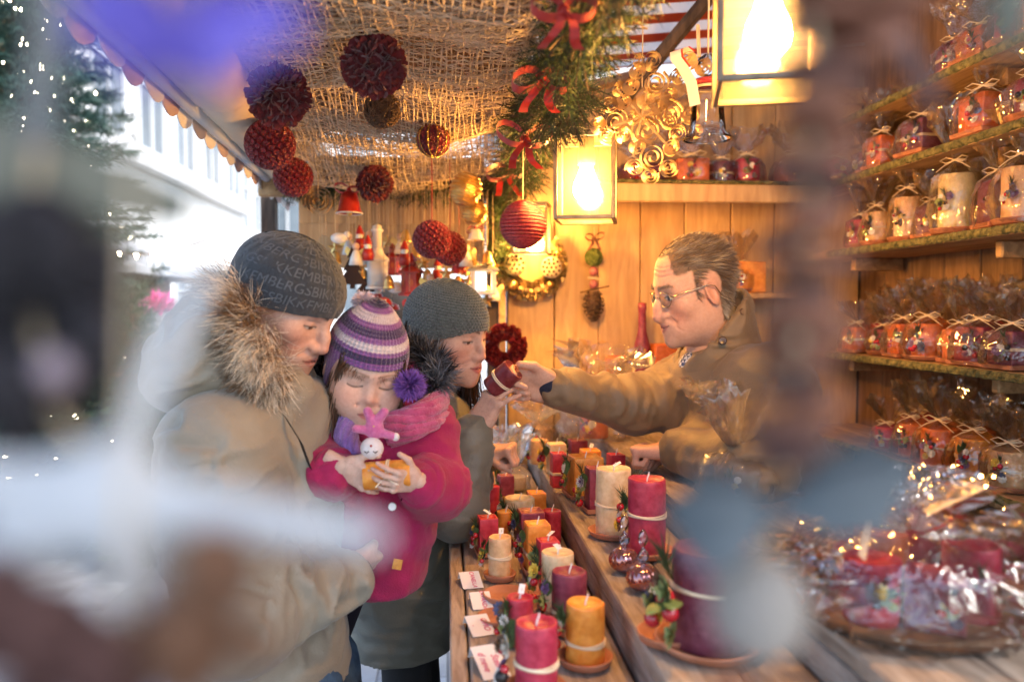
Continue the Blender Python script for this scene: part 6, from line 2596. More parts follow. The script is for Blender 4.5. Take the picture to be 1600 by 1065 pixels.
    ck.inputs['Scale'].default_value = 130
    ck.inputs['Color1'].default_value = (.60, .62, .66, 1)
    ck.inputs['Color2'].default_value = (.05, .07, .14, 1)
    tcn = cn.nodes.new('ShaderNodeTexCoord')
    cn.links.new(tcn.outputs['Object'], ck.inputs['Vector'])
    cn.links.new(ck.outputs['Color'], cn.nodes['Principled BSDF'].inputs['Base Color'])
    cloth('shirt', sh, np.array(P(1076, 565, 1.74)) - .09, np.array(P(1076, 565, 1.74)) + .09, .006, chk, root)
    # navy knit cuff
    a = (wr_r - el_r).normalized()
    cf = SDF().cap(wr_r - a * .035, wr_r + a * .010, .034, .033, 0)
    cloth('knit_cuff', cf, np.array(wr_r) - .1, np.array(wr_r) + .1, .0045, mat('navy_knit', (.010, .014, .030), (.02, .025, .05), scale=120, rough=.95, bump=.6, bscale=400), root, [(wr_r - a, wr_r)], amp=.0015)
    # buttons
    dk = mat('horn_button', (.06, .03, .015), rough=.3, coat=.4)
    button(root, P(1129, 532, 1.668), (-.35, -.9, .15), .009, dk)
    button(root, P(1160, 487, 1.69), (.3, -.9, .15), .008, dk)
    # glasses
    gm = mat('gold_wire', (.55, .45, .30), rough=.25, metal=1.0)
    mb = MB()
    for sx in (-1, 1):
        ring = []
        for k in range(25):
            t = 2 * math.pi * k / 24
            ring.append((sx * (.033 + .023 * math.cos(t)), .099 - .010 * abs(math.cos(t)) * (1 if math.cos(t) > 0 else .2), .000 + .0165 * math.sin(t)))
        mb.tube(ring, .0011, 5, False)
        mb.tube([(sx * .056, .088, .006), (sx * .068, .080, .008), (sx * .076, .040, .010), (sx * .080, .000, .012), (sx * .080, -.018, .006), (sx * .078, -.028, -.012)], .0013, 5)
    mb.tube([(-.011, .099, .004), (0, .104, .008), (.011, .099, .004)], .0011, 5)
    mb.v = [tuple(q) for q in (xf(np.array(mb.v) * SH, M, sc) - np.array(root.location))]
    gl = mb.build('glasses', gm, root, True)
    lens = MB()
    for sx in (-1, 1):
        n0 = len(lens.v)
        pts = [(sx * (.033 + .0225 * math.cos(2 * math.pi * k / 20)), .099 - .010 * abs(math.cos(2 * math.pi * k / 20)) * (1 if math.cos(2 * math.pi * k / 20) > 0 else .2), .016 * math.sin(2 * math.pi * k / 20)) for k in range(20)]
        lens.add(pts, [tuple(range(20))])
    lens.v = [tuple(q) for q in (xf(np.array(lens.v) * SH, M, sc) - np.array(root.location))]
    lens.build('lens', film('spectacle_glass', fac=.03, edge=.8), gl)
    t = SDF().cap(h1, k1, .095, .075, 0).cap(k1, g1 + Vector((0, 0, .07)), .075, .062, .03).cap(h2, k2, .095, .075, .04).cap(k2, g2 + Vector((0, 0, .07)), .075, .062, .03)
    cloth('trousers', t, (.78, 1.56, .03), (1.20, 2.08, 1.10), .012, blackc, root)
    feet(root, [(g1.x, g1.y), (g2.x, g2.y)], math.pi, blackl)
    return root


build_man()
build_girl()
build_woman()
build_vendor()
# ------------------------------------------------------------------ candles and other goods
WAX = {}


def wax(c):
    table = {'red': ((.34, .006, .025), (.48, .025, .06)), 'orange': ((.68, .20, .012), (.80, .33, .04)), 'maroon': ((.16, .008, .030), (.25, .025, .055)), 'cream': ((.70, .47, .24), (.78, .60, .36)),
             'tan': ((.62, .34, .15), (.72, .48, .25)), 'crimson': ((.42, .006, .022), (.52, .02, .05)), 'burnt': ((.52, .10, .012), (.62, .16, .03)), 'plum': ((.10, .010, .035), (.17, .03, .06)), 'yellow': ((.62, .48, .22), (.70, .58, .32)),
             'raspberry': ((.30, .004, .030), (.44, .022, .065)), 'darkred': ((.115, .004, .010), (.17, .010, .018))}
    a, b = table[c]
    b = tuple(min(.9, q * 1.15 + .035) for q in b)
    a = tuple(q * .88 for q in a)
    return mat('wax_' + c, a, b, scale=70, rough=.42, sss=.35, bump=.22, bscale=160, detail=9, contrast=(.25, .75), spec=.45, vary=.06)


terra = mat('terracotta', (.36, .13, .065), (.50, .22, .13), scale=18, rough=.75, bump=.2, bscale=60, vary=.08)
wickm = mat('white_wick', (.75, .70, .66), rough=.8)
raffia = mat('raffia', (.68, .54, .36), (.80, .68, .50), scale=30, rough=.7, stretch=(1, 1, 8))
leafg = mat('dried_green_leaf', (.05, .10, .03), (.14, .22, .07), scale=20, rough=.6)
DECO = [mat('deco_yellow', (.72, .48, .04), (.8, .6, .1), scale=30, rough=.6), mat('deco_white', (.70, .66, .58), (.78, .75, .7), scale=30, rough=.7), mat('deco_violet', (.16, .075, .17), (.27, .15, .28), scale=30, rough=.7),
        mat('deco_brown', (.10, .045, .02), (.2, .1, .05), scale=30, rough=.7), mat('deco_blue', (.05, .055, .13), (.12, .13, .22), scale=30, rough=.7), mat('deco_olive', (.22, .26, .08), (.32, .36, .14), scale=30, rough=.7)]
berrym = mat('red_berry', (.42, .01, .02), rough=.25, coat=.5)
blackm = mat('dark_seed', (.012, .010, .010), rough=.4)


def flower_mesh(seed, m):
    rs = np.random.RandomState(seed)
    mb = MB()
    n = 9
    for ring, (r, z) in enumerate(((1.0, .1), (.7, .28), (.4, .42))):
        for k in range(n):
            a = 2 * math.pi * k / n + ring * .35 + rs.uniform(-.1, .1)
            d = Vector((math.cos(a), math.sin(a), 0))
            s = Vector((-d.y, d.x, 0))
            w = .30 * r + .05
            mb.add([(0, 0, z * .5), tuple(d * r * .6 + s * w + Vector((0, 0, z))), tuple(d * r + Vector((0, 0, z + rs.uniform(0, .25)))), tuple(d * r * .6 - s * w + Vector((0, 0, z)))], [(0, 1, 2, 3)])
    mb.ball((0, 0, .35), .22, 8, 6)
    return mb.mesh('flower', m)


FLOW = [flower_mesh(i, m) for i, m in enumerate(DECO)]
BERRY = MB().ball((0, 0, 0), 1.0, 10, 8).mesh('berry', berrym, True)
SEED = MB().ball((0, 0, 0), 1.0, 10, 8).mesh('seed_pod', blackm, True)
lf = MB()
for k in range(6):
    y0, y1 = k / 6, (k + 1) / 6
    w0, w1 = .22 * math.sin(math.pi * y0) ** .7, .22 * math.sin(math.pi * min(y1, .999)) ** .7
    z0, z1 = .25 * y0 * y0, .25 * y1 * y1
    lf.add([(-w0, y0, z0), (0, y0, z0 - .05), (w0, y0, z0), (-w1, y1, z1), (0, y1, z1 - .05), (w1, y1, z1)], [(0, 1, 4, 3), (1, 2, 5, 4)])
LEAF = lf.mesh('leaf', leafg, True)
sp = MB()
rr_ = np.random.RandomState(1)
for k in range(26):
    d = Vector((rr_.normal(0, .5), rr_.normal(0, .5), 1)).normalized()
    b = Vector((0, 0, rr_.uniform(0, .5)))
    s = d.orthogonal().normalized() * .03
    sp.add([b - s, b + s, b + d * .6], [(0, 1, 2)])
SPRIG = sp.mesh('sprig', mat('dark_fir_sprig', (.02, .04, .012), (.06, .09, .03), scale=30, rough=.6))


def posy(parent, c, out, s, rs, big=None):
    """a bunch of dried flowers, leaves and berries tied at the candle's side"""
    out = Vector(out).normalized()
    up = Vector((0, 0, 1))
    sd = out.cross(up)
    p = link('posy', None, parent)
    p.location = c
    def put(me, nm, off, sc, d):
        q = Vector(d).to_track_quat('Z', 'Y').to_euler()
        place(nm, me, p, off, q, sc)
    put(SPRIG, 'sprig', up * s * .5 + out * s * .1, s * 1.3, up + out * .3 + sd * rs.uniform(-.4, .4))
    for k in range(2):
        d = (up * rs.uniform(-.4, 1) + sd * rs.uniform(-1, 1) + out * .3).normalized()
        put(LEAF, 'leaf', d * s * .2 + out * s * .1, s * 1.1, d.cross(out) + out * .2)
    for k in range(6):
        off = out * s * rs.uniform(.25, .5) + up * s * rs.uniform(-.8, .7) + sd * s * rs.uniform(-.5, .5)
        put(FLOW[rs.choice((0, 0, 1, 1, 1, 3, 3, 5, 5, 2, 4))] if big is None or k else FLOW[big], 'flower', off, s * rs.uniform(.32, .5), out + up * rs.uniform(-.2, .5) + sd * rs.uniform(-.5, .5))
    for k in range(3):
        off = out * s * rs.uniform(.35, .6) + up * s * rs.uniform(-.9, .5) + sd * s * rs.uniform(-.6, .6)
        put(BERRY if rs.random() < .7 else SEED, 'berry', off, s * rs.uniform(.16, .26), up)
    return p


CM = {}


def candle_mesh(kind, r, h, c):
    key = (kind, round(r, 3), round(h, 3), c)
    if key not in CM:
        sec = circle(28) if kind == 'round' else rsquare(.10, 4)
        prof = [(r * .97, 0), (r, r * .04), (r, h - r * .12), (r * .985, h - r * .05), (r * .94, h), (r * .86, h - r * .01), (r * .80, h - r * .10), (r * .40, h - r * .16), (r * .05, h - r * .17)]
        prof = prof[:2] + [(r * (1 + .006 * math.sin(q * 2.1 + h * 900)), r * .04 + (h - r * .16) * q / 6) for q in range(1, 6)] + prof[2:]
        mb = MB().loft(prof, sec)
        vv = np.array(mb.v)
        ang = np.arctan2(vv[:, 1], vv[:, 0])
        wob = vnoise(np.stack([np.cos(ang) * 1.6 + r * 977, np.sin(ang) * 1.6 + h * 531, vv[:, 2] / r * 1.3], -1), 5)
        vv[:, :2] *= (1 + .018 * wob)[:, None]
        vv[:, 2] += (vv[:, 2] > h * .9) * r * .05 * wob
        mb.v = [tuple(q) for q in vv]
        CM[key] = mb.mesh('wax', wax(c), True)
        me = CM[key]
        me.set_sharp_from_angle(angle=math.radians(50))
    return CM[key]


def candle(label, kind, c, x, y, z, w, h, rs, rz=0.0, saucer=None, tie=None, deco=None, wick=True, tagp=False, name=None, group='pillar candles on the counter', deco_s=None, sc_off=(0, 0)):
    r = w / 2
    t = thing(name or ('pillar_candle' if kind == 'round' else 'square_candle'), label, 'candle', (x, y, z), (0, 0, rz), group)
    base = 0.0
    if saucer == 'round':
        R_ = r * 1.42
        MB().loft([(R_ * .78, 0.0008), (R_ * .92, .003), (R_ * 1.0, .011), (R_ * 1.03, .013), (R_ * .97, .014), (R_ * .86, .006), (R_ * .3, .005)], circle(28)).build('saucer', terra, t, True, loc=(sc_off[0], sc_off[1], 0))
        base = .0062
    elif saucer == 'square':
        R_ = r * 1.30
        MB().loft([(R_ * .85, 0.0008), (R_ * .97, .003), (R_ * 1.0, .011), (R_ * .97, .012), (R_ * .86, .006), (R_ * .3, .005)], rsquare(.06, 3)).build('tray', terra, t, False, loc=(sc_off[0], sc_off[1], 0))
        base = .0062
    place('wax_body', candle_mesh(kind, r, h, c), t, (0, 0, base))
    top = base + h - r * .17
    if wick:
        MB().tube([(0, 0, top - .001), (.001, 0, top + .006), (.0035, .001, top + .012), (.004, .001, top + .016)], [.0014, .0014, .0013, .001], 5).build('wick', wickm, t)
    if tagp:
        MB().add([(-.004, -.004, 0), (.012, -.004, .003), (.013, .005, .004), (-.003, .005, .001), (-.004, -.004, -.0004), (.012, -.004, .0026), (.013, .005, .0036), (-.003, .005, .0006)], [(0, 1, 2, 3), (7, 6, 5, 4)]).build('price_tag', mat('white_card', (.78, .76, .76), rough=.7), t, loc=(.003, 0, top + .010), rot=(rs.uniform(-.3, .3), rs.uniform(-.5, 0), rs.uniform(0, 3)))
    if tie:
        zz = base + h * tie
        mb = MB()
        for q in range(3):
            dz = (q - 1) * .0022
            if kind == 'round':
                mb.tube([(math.cos(a) * (r + .0008), math.sin(a) * (r + .0008), zz + dz + .0014 * math.sin(a * 2 + q)) for a in np.linspace(0, 2 * math.pi, 33)], .0013, 4, False)
            else:
                mb.tube([((r + .0006) * x_, (r + .0006) * y_, zz + dz) for x_, y_ in rsquare(.10, 4) + [rsquare(.10, 4)[0]]], .0013, 4, False)
        mb.build('raffia_tie', raffia, t)
    if deco is not None:
        a = deco - rz
        posy(t, (math.cos(a) * (r + .001), math.sin(a) * (r + .001), base + h * .5), (math.cos(a), math.sin(a), 0), (deco_s or min(.022, r * .8)) * 1.35, rs)
    return t


rs = random.Random(5)
L_ = math.radians


def on(px, top, by, wpx, Z, kind, c, label, **kw):
    """a candle whose foot shows at photo pixel (px, by) on the step at height Z"""
    p = T(px, by, Z)
    k = p.y / FPX
    hh = (by - top) * k * 1.02 + wpx * k * .10
    w = wpx * k * (.80 if kind == 'square' else 1.0)
    return candle(label, kind, c, p.x, p.y, Z + .0015, w, hh, rs, **kw)


# first step
on(838, 984, 1086, 68, Z1, 'round', 'raspberry', 'nearest red pillar candle with raffia, beside the largest price card', saucer='round', tie=.42, deco=L_(175), tagp=False, deco_s=.026)
on(914, 952, 1038, 62, Z1, 'round', 'orange', 'orange pillar candle with raffia tie on a terracotta saucer', saucer='round', tie=.34, deco=L_(190), deco_s=.022)
on(812, 942, 1004, 43, Z1, 'round', 'red', 'small plain red pillar candle behind the nearest red one', saucer='round', deco=L_(215), tagp=True, deco_s=.018)
on(889, 902, 985, 56, Z1, 'round', 'maroon', 'maroon pillar candle between the orange and cream pillars', saucer='round', tie=.30, deco=L_(185), deco_s=.024)
on(871, 872, 955, 52, Z1, 'round', 'cream', 'cream pillar candle behind the maroon pillar', saucer='round', deco=L_(185), tagp=True, deco_s=.022, sc_off=(-.012, -.004))
on(856, 846, 915, 40, Z1, 'square', 'crimson', 'crimson square candle next to the orange block', rz=.15, deco=L_(195), tagp=True, deco_s=.018)
on(839, 826, 893, 46, Z1, 'square', 'orange', 'orange square candle on a terracotta tray on the lowest step', rz=.12, saucer='square', tie=.35, deco=L_(185), deco_s=.02)
on(829, 802, 856, 48, Z1, 'square', 'maroon', 'maroon square candle behind the orange block, lowest step', rz=.12, deco=L_(190), deco_s=.024)
on(812, 782, 828, 48, Z1, 'round', 'cream', 'short wide cream candle beside the cellophane bag', deco=L_(195), deco_s=.02)
on(781, 847, 906, 36, Z1, 'round', 'tan', 'slim tan pillar candle with raffia next to the first price card', saucer='round', tie=.52, deco=L_(170), tagp=True, deco_s=.02)
on(762, 816, 868, 37, Z1, 'square', 'crimson', 'crimson square candle at the customer edge', rz=.1, saucer='square', deco=L_(200), tagp=True, deco_s=.018)
on(749, 796, 836, 34, Z1, 'square', 'cream', 'beige square candle at the customer edge', rz=.1, saucer='round', deco=L_(190), deco_s=.015)
on(750, 776, 806, 30, Z1, 'square', 'orange', 'small orange square candle behind the beige one', rz=.1)
on(752, 745, 792, 42, Z1, 'round', 'tan', 'wide tan candle near the sleeve of the woman', saucer='round', tie=.30, deco=L_(190), deco_s=.02)
on(752, 728, 765, 38, Z1, 'round', 'orange', 'orange candle half hidden behind the wide tan one', deco=L_(0), deco_s=.018)
# second step
on(958, 741, 838, 56, Z2, 'round', 'cream', 'tall cream pillar candle on the middle step', saucer='round', tie=.45, deco=L_(5), deco_s=.026, tagp=True)
on(1010, 757, 868, 60, Z2, 'round', 'raspberry', 'tall raspberry pillar candle with wide raffia on the middle step', saucer='round', tie=.52, deco=L_(160), deco_s=.022)
on(932, 738, 800, 40, Z2, 'square', 'maroon', 'maroon square candle in front of the orange block, middle step', rz=.1, saucer='square', deco=L_(185), deco_s=.028)
on(914, 722, 776, 60, Z2, 'square', 'orange', 'big orange block candle on the middle step', rz=.12, saucer='square', deco=L_(180), deco_s=.024)
on(922, 706, 748, 36, Z2, 'square', 'orange', 'small orange block candle behind the big one, middle step', rz=.1, tagp=True)
on(872, 710, 760, 28, Z2, 'square', 'crimson', 'slim crimson block candle on the middle step', rz=.1, tie=.4, deco=L_(0), deco_s=.02)
on(869, 696, 740, 34, Z2, 'square', 'cream', 'cream block candle behind the slim crimson one', rz=.1, deco=L_(190), deco_s=.028)
on(902, 690, 728, 34, Z2, 'square', 'maroon', 'maroon block candle farthest back on the middle step', rz=.1, deco=L_(180), deco_s=.018)
on(1108, 872, 1012, 122, Z2, 'round', 'plum', 'big plum candle with a dried flower bunch at the near right', saucer='round', tie=.62, deco=L_(195), deco_s=.038)
# more of the stock farther back and in the gaps
on(768, 762, 800, 26, Z1, 'round', 'crimson', 'small crimson pillar candle behind the beige square one', deco=L_(20), deco_s=.012)
on(838, 772, 812, 34, Z1, 'square', 'orange', 'orange square candle close to the riser behind the maroon square', rz=.1, deco=L_(200), deco_s=.014)
on(790, 806, 850, 28, Z1, 'round', 'orange', 'small orange pillar candle in the middle of the lowest step', saucer='round', deco=L_(200), deco_s=.014)
on(862, 800, 846, 30, Z1, 'round', 'red', 'small red pillar candle hugging the riser', deco=L_(200), deco_s=.012)
on(790, 745, 782, 28, Z1, 'square', 'maroon', 'dark square candle near the twisted cellophane bag', rz=.2, deco=L_(190), deco_s=.012)
on(892, 720, 752, 26, Z2, 'round', 'red', 'small red pillar candle behind the big orange block', deco=L_(200), deco_s=.012)
on(842, 690, 724, 30, Z2, 'round', 'tan', 'small tan pillar candle near the pale wrapped gift', deco=L_(200), deco_s=.016)
on(962, 712, 760, 30, Z2, 'square', 'crimson', 'crimson square candle behind the tall cream pillar', rz=.15)
# empty saucers
sm_ = MB().loft([(.032, 0.0008), (.038, .003), (.041, .012), (.042, .014), (.039, .0145), (.034, .006), (.012, .005)], circle(28)).mesh('empty_saucer', terra, True)
for px, py, lb, s_ in ((790, 938, 'empty terracotta saucer by the second price card', .95), (778, 972, 'empty terracotta saucer half under the small red candle', .8), (846, 930, 'empty terracotta saucer in front of the cream pillar', .9), (1045, 1003, 'empty terracotta saucer beside the big plum candle', 1.0)):
    p = T(px, py, Z1 if px < 1000 else Z2)
    tag(place('empty_saucer', sm_, None, (p.x, p.y, p.z + .0015), (0, 0, rs.random()), s_), lb, 'saucer', 'empty terracotta saucers')

# ---- price cards with pink handwriting
ink = mat('pink_ink', (.62, .03, .16), rough=.6)
card = mat('white_card', (.78, .76, .76), rough=.7)


def written(text, size):
    cu = bpy.data.curves.new('handwriting', 'FONT')
    cu.body = text
    cu.size = size
    cu.shear = .25
    cu.align_x = 'CENTER'
    cu.align_y = 'CENTER'
    cu.offset = .0001
    o = bpy.data.objects.new('handwriting', cu)
    col.objects.link(o)
    dg = bpy.context.evaluated_depsgraph_get()
    me = bpy.data.meshes.new_from_object(o.evaluated_get(dg))
    bpy.data.objects.remove(o)
    me.materials.clear()
    me.materials.append(ink)
    return me


for i, (px, py, w, h, txt, size, lb) in enumerate(((736, 902, 26, 24, ['CANELLA'], .0095, 'white price card nearest the slim tan candle'), (752, 934, 26, 24, ['LAVANDA'], .0095, 'white price card beside the empty saucer'),
                                                  (750, 972, 30, 28, ['OPIO', '.'], .011, 'white price card with faint pink writing, third along'), (766, 1026, 36, 42, ['Stell', 'd neve'], .0125, 'largest white price card, nearest the red candle'))):
    p = T(px, py + h * .45, Z1)
    k = p.y / FPX
    W, H = w * k * 1.25, h * k * 1.75
    t = thing('price_card', lb, 'price card', (p.x, p.y, Z1 + .0015), (0, 0, L_(rs.uniform(4, 16))), 'folded price cards on the counter')
    MB().add([(-W / 2, -H / 2, .0), (W / 2, -H / 2, .0), (W / 2, H / 2, H * .30), (-W / 2, H / 2, H * .30), (-W / 2, -H / 2 - .0002, .0006), (W / 2, -H / 2 - .0002, .0006), (W / 2, H / 2 - .0002, H * .30 + .0006), (-W / 2, H / 2 - .0002, H * .30 + .0006)],
             [(3, 2, 1, 0), (4, 5, 6, 7), (0, 1, 5, 4), (1, 2, 6, 5), (2, 3, 7, 6), (3, 0, 4, 7)]).build('front_leaf', card, t)
    MB().add([(-W / 2, H / 2 + .0004, H * .30), (W / 2, H / 2 + .0004, H * .30), (W / 2 - .004, H / 2 + H * .18, 0), (-W / 2, H / 2 + H * .18, 0)], [(0, 1, 2, 3)]).build('back_leaf', card, t)
    ang = math.atan2(H * .30, H)
    for q, s_ in enumerate(txt):
        me = written(s_, size * 1.15)
        xo = (0.22 - .44 * q if len(txt) > 1 else .1) * W
        place('handwriting', me, t, (xo, 0, H * .15 + .0012), Matrix(Matrix.Rotation(ang, 3, 'X') @ Matrix.Rotation(-math.pi / 2, 3, 'Z')).to_euler())

# ---- glass baubles with twisted finials, on the middle step
iri = mat('iridescent_glass', (.42, .16, .10), (.40, .30, .45), scale=14, rough=.08, metal=.85, contrast=(.4, .6))
clear2 = film('clear_glass_finial', (.96, .95, .97), fac=.12, rough=.03, edge=1.0)
for px, by, rp, lb in ((975, 895, 24, 'iridescent glass bauble with a twisted finial, the farther one'), (1004, 925, 26, 'iridescent glass bauble with a twisted finial, the nearer one')):
    p = T(px, by, Z2)
    k = p.y / FPX
    r = rp * k
    t = thing('glass_bauble', lb, 'bauble', (p.x, p.y, Z2 + .002), (0, 0, rs.random()), 'iridescent glass baubles')
    nseg = 60
    vs, fs = [], []
    rings = 22
    for i in range(rings + 1):
        v = math.pi * (i + .15) / (rings + .3)
        for q in range(nseg):
            a = 2 * math.pi * q / nseg
            rr = r * math.sin(v) * (1 + .045 * math.sin(12 * a + v * 3))
            vs.append((rr * math.cos(a), rr * math.sin(a), r * .85 - r * .85 * math.cos(v)))
    for i in range(rings):
        for q in range(nseg):
            fs.append((i * nseg + q, i * nseg + (q + 1) % nseg, (i + 1) * nseg + (q + 1) % nseg, (i + 1) * nseg + q))
    MB().add(vs, fs).build('globe', iri, t, True)
    fp, nq = [], 26
    vs, fs = [], []
    for i in range(nq + 1):
        f = i / nq
        wv = r * (.10 + .30 * abs(math.sin(f * math.pi * 2.0)) * (1 - .35 * f)) * (1 if f < .98 else .2)
        for q in range(6):
            a = 2 * math.pi * q / 6 + f * 5
            vs.append((wv * math.cos(a) * (1 if q % 3 else .6), wv * math.sin(a) * (1 if q % 3 else .6), r * 1.68 + f * r * 2.2))
    for i in range(nq):
        for q in range(6):
            fs.append((i * 6 + q, i * 6 + (q + 1) % 6, (i + 1) * 6 + (q + 1) % 6, (i + 1) * 6 + q))
    MB().add(vs, fs).build('twisted_finial', clear2, t, True)
    MB().add([(-.006, -.001, 0), (.006, -.001, 0), (.006, -.001, .009), (-.006, -.001, .009)], [(0, 1, 2, 3)]).build('price_tag', card, t, loc=(-r * .3, -r * 1.0, r * .25), rot=(-.2, .5, -.3))

# ---- cellophane
cello = film('cellophane', (.985, .985, .985), fac=.07, rough=.03, edge=.45, milk=.10, bump=1.0, bscale=4.0)
cello2 = film('bright_cellophane', (.97, .97, .97), fac=.075, rough=.05, edge=.40, milk=.20, bump=.9, bscale=24.0)
cello3 = film('basket_cellophane', (.985, .985, .985), fac=.075, rough=.045, edge=.75, milk=.04, bump=1.0, bscale=11.0)


def bag_mesh(seed, r=1.0, h=1.6, neck=.30, flare=.95, top=1.1, m=None, nseg=30, crumple=.10):
    """gathered clear bag: body, tied neck, ragged flare"""
    rs = np.random.RandomState(seed)
    rows = [(r * 1.02, 0), (r * 1.12, .12), (r * 1.16, h * .35), (r * 1.08, h * .7), (r * .86, h * .93), (neck * .95, h * 1.14), (neck * .62, h * 1.22), (neck * 1.1, h * 1.32), (flare * .62, h * 1.22 + top * .45), (flare * .85, h * 1.22 + top * .75), (flare, h * 1.22 + top)]
    vs, fs = [], []
    ph = rs.uniform(0, 6, 5)
    for i, (rr, z) in enumerate(rows):
        c = crumple * (1.0 if i < 5 else 2.4 if i > 6 else .8)
        for k in range(nseg):
            a = 2 * math.pi * k / nseg
            pl = (1 if k % 2 else -1) * (.05 + .10 * (i > 3)) * rr
            n = rs.uniform(-1, 1) * c * rr + pl + .06 * rr * math.sin(3 * a + ph[i % 5])
            zz = z + (rs.uniform(-.16, .16) * top if i >= 9 else rs.uniform(-.05, .05) * (i > 0))
            vs.append(((rr + n) * math.cos(a), (rr + n) * math.sin(a), zz))
    for i in range(len(rows) - 1):
        for k in range(nseg):
            a, b = i * nseg + k, i * nseg + (k + 1) % nseg
            fs += [(a, b, b + nseg), (a, b + nseg, a + nseg)] if (i + k) % 2 else [(a, b, a + nseg), (b, b + nseg, a + nseg)]
    return MB().add(vs, fs).mesh('cellophane', m or cello, True)


BAGS = [bag_mesh(i, flare=1.05 + .1 * (i % 3), top=1.25 + .2 * (i % 4), nseg=36) for i in range(7)]
TIE = MB()
for q in range(3):
    TIE.tube([(math.cos(a) * (.26 + .01 * q), math.sin(a) * (.26 + .01 * q), .02 * q) for a in np.linspace(0, 2 * math.pi, 16)], .022, 4, False)
for s_ in (-1, 1):
    TIE.tube([(0, -.27, .02), (s_ * .35, -.34, .16), (s_ * .62, -.36, .05), (s_ * .38, -.34, -.08), (0, -.28, .0)], .020, 4)
    TIE.tube([(0, -.28, 0), (s_ * .4, -.40, -.18), (s_ * .75, -.42, -.42)], .018, 4)
TIEM = TIE.mesh('raffia_bow', raffia)


def wrapped(label, kind, c, x, y, z, w, h, rs, group, face, saucer=True, deco=True):
    r = w / 2
    t = candle(label, kind, c, x, y, z, w, h, rs, rs.uniform(-.3, .3), ('round' if kind == 'round' else 'square') if saucer else None, .5 if rs.random() < .5 else None, face if deco else None, False, name='wrapped_candle', group=group, deco_s=r * rs.uniform(.34, .55))
    R_ = r * (1.25 if kind == 'round' else 1.42)
    place('cellophane', BAGS[rs.randrange(len(BAGS))], t, (0, 0, .004), (0, 0, rs.uniform(0, 6)), (R_, R_, h / 1.6 * 1.06))
    place('raffia_bow', TIEM, t, (0, 0, .004 + h / 1.6 * 1.06 * 1.6 * 1.22 - .004), (0, 0, face + math.pi / 2 - t.rotation_euler[2]), R_ * 1.05)
    return t


colname = {'burnt': 'orange', 'plum': 'plum', 'cream': 'cream', 'tan': 'tan', 'red': 'red', 'crimson': 'crimson', 'maroon': 'maroon', 'orange': 'bright orange', 'yellow': 'pale yellow'}
# right-hand shelves: (shelf, [(photo x of the pot, kind, colour, width, height)])
goods = {
    'top': [(1480, 'square', 'plum', .080, .075), (1525, 'square', 'burnt', .085, .070), (1575, 'round', 'red', .08, .07), (1630, 'square', 'burnt', .08, .07)],
    'upper': [(1345, 'square', 'plum', .070, .07), (1378, 'square', 'burnt', .078, .075), (1440, 'square', 'plum', .088, .075), (1535, 'square', 'burnt', .092, .085), (1610, 'round', 'maroon', .09, .08)],
    'middle': [(1340, 'round', 'red', .075, .09), (1372, 'round', 'tan', .075, .10), (1412, 'round', 'tan', .080, .11), (1452, 'square', 'plum', .07, .08), (1496, 'round', 'yellow', .092, .12), (1556, 'square', 'plum', .08, .09), (1596, 'round', 'tan', .092, .12)],
    'lower': [(1345, 'square', 'burnt', .080, .08), (1379, 'round', 'maroon', .080, .075), (1414, 'square', 'burnt', .078, .08), (1453, 'round', 'burnt', .098, .088), (1498, 'square', 'burnt', .072, .08), (1534, 'square', 'maroon', .090, .086), (1592, 'square', 'plum', .09, .086)],
    'bottom': [(1395, 'round', 'crimson', .08, .07), (1428, 'round', 'burnt', .085, .078), (1476, 'round', 'burnt', .100, .082), (1528, 'round', 'orange', .100, .085), (1585, 'round', 'tan', .100, .082)],
}
place_word = {'top': 'topmost', 'upper': 'second highest', 'middle': 'middle', 'lower': 'second lowest', 'bottom': 'lowest'}
for sh_, lst in goods.items():
    for i, (px, kind, c, w, h) in enumerate(lst):
        xx = XS + .065
        d = _R @ Vector(((px - 800) / FPX, 0, -1.0))
        y = xx * d.y / d.x
        wrapped(f'{colname[c]} candle in cellophane, {ORD[i]} from the left on the {place_word[sh_]} side shelf', kind, c, xx + rs.uniform(-.008, .012), y, SHELF[sh_] + .0015, w * rs.uniform(.84, .94), h * rs.uniform(.85, 1.12), rs, 'cellophane wrapped candles on the side shelves', L_(205))
        if i % 2 == 0 and sh_ != 'top':       # a second row behind
            y2 = y + .05
            wrapped(f'{colname["burnt" if i % 4 else "crimson"]} wrapped candle standing behind the {ORD[i]} one on the {place_word[sh_]} side shelf', 'square', 'burnt' if i % 4 else 'crimson', xx + .115, y2, SHELF[sh_] + .0015, .075, .08, rs, 'cellophane wrapped candles on the side shelves', L_(205))
# back wall shelf
for i, (px, kind, c, w, h) in enumerate(((1000, 'square', 'maroon', .10, .06), (1078, 'square', 'burnt', .10, .075), (1126, 'round', 'plum', .08, .07), (1165, 'round', 'red', .085, .08), (1240, 'square', 'burnt', .09, .08), (1300, 'round', 'crimson', .09, .08))):
    p = P(px, 300, 2.46)
    wrapped(f'{colname[c]} candle in cellophane, {ORD[i]} from the left on the back wall shelf', kind, c, p.x, 2.46, 1.9765, w, h, rs, 'cellophane wrapped candles on the back shelf', L_(260))
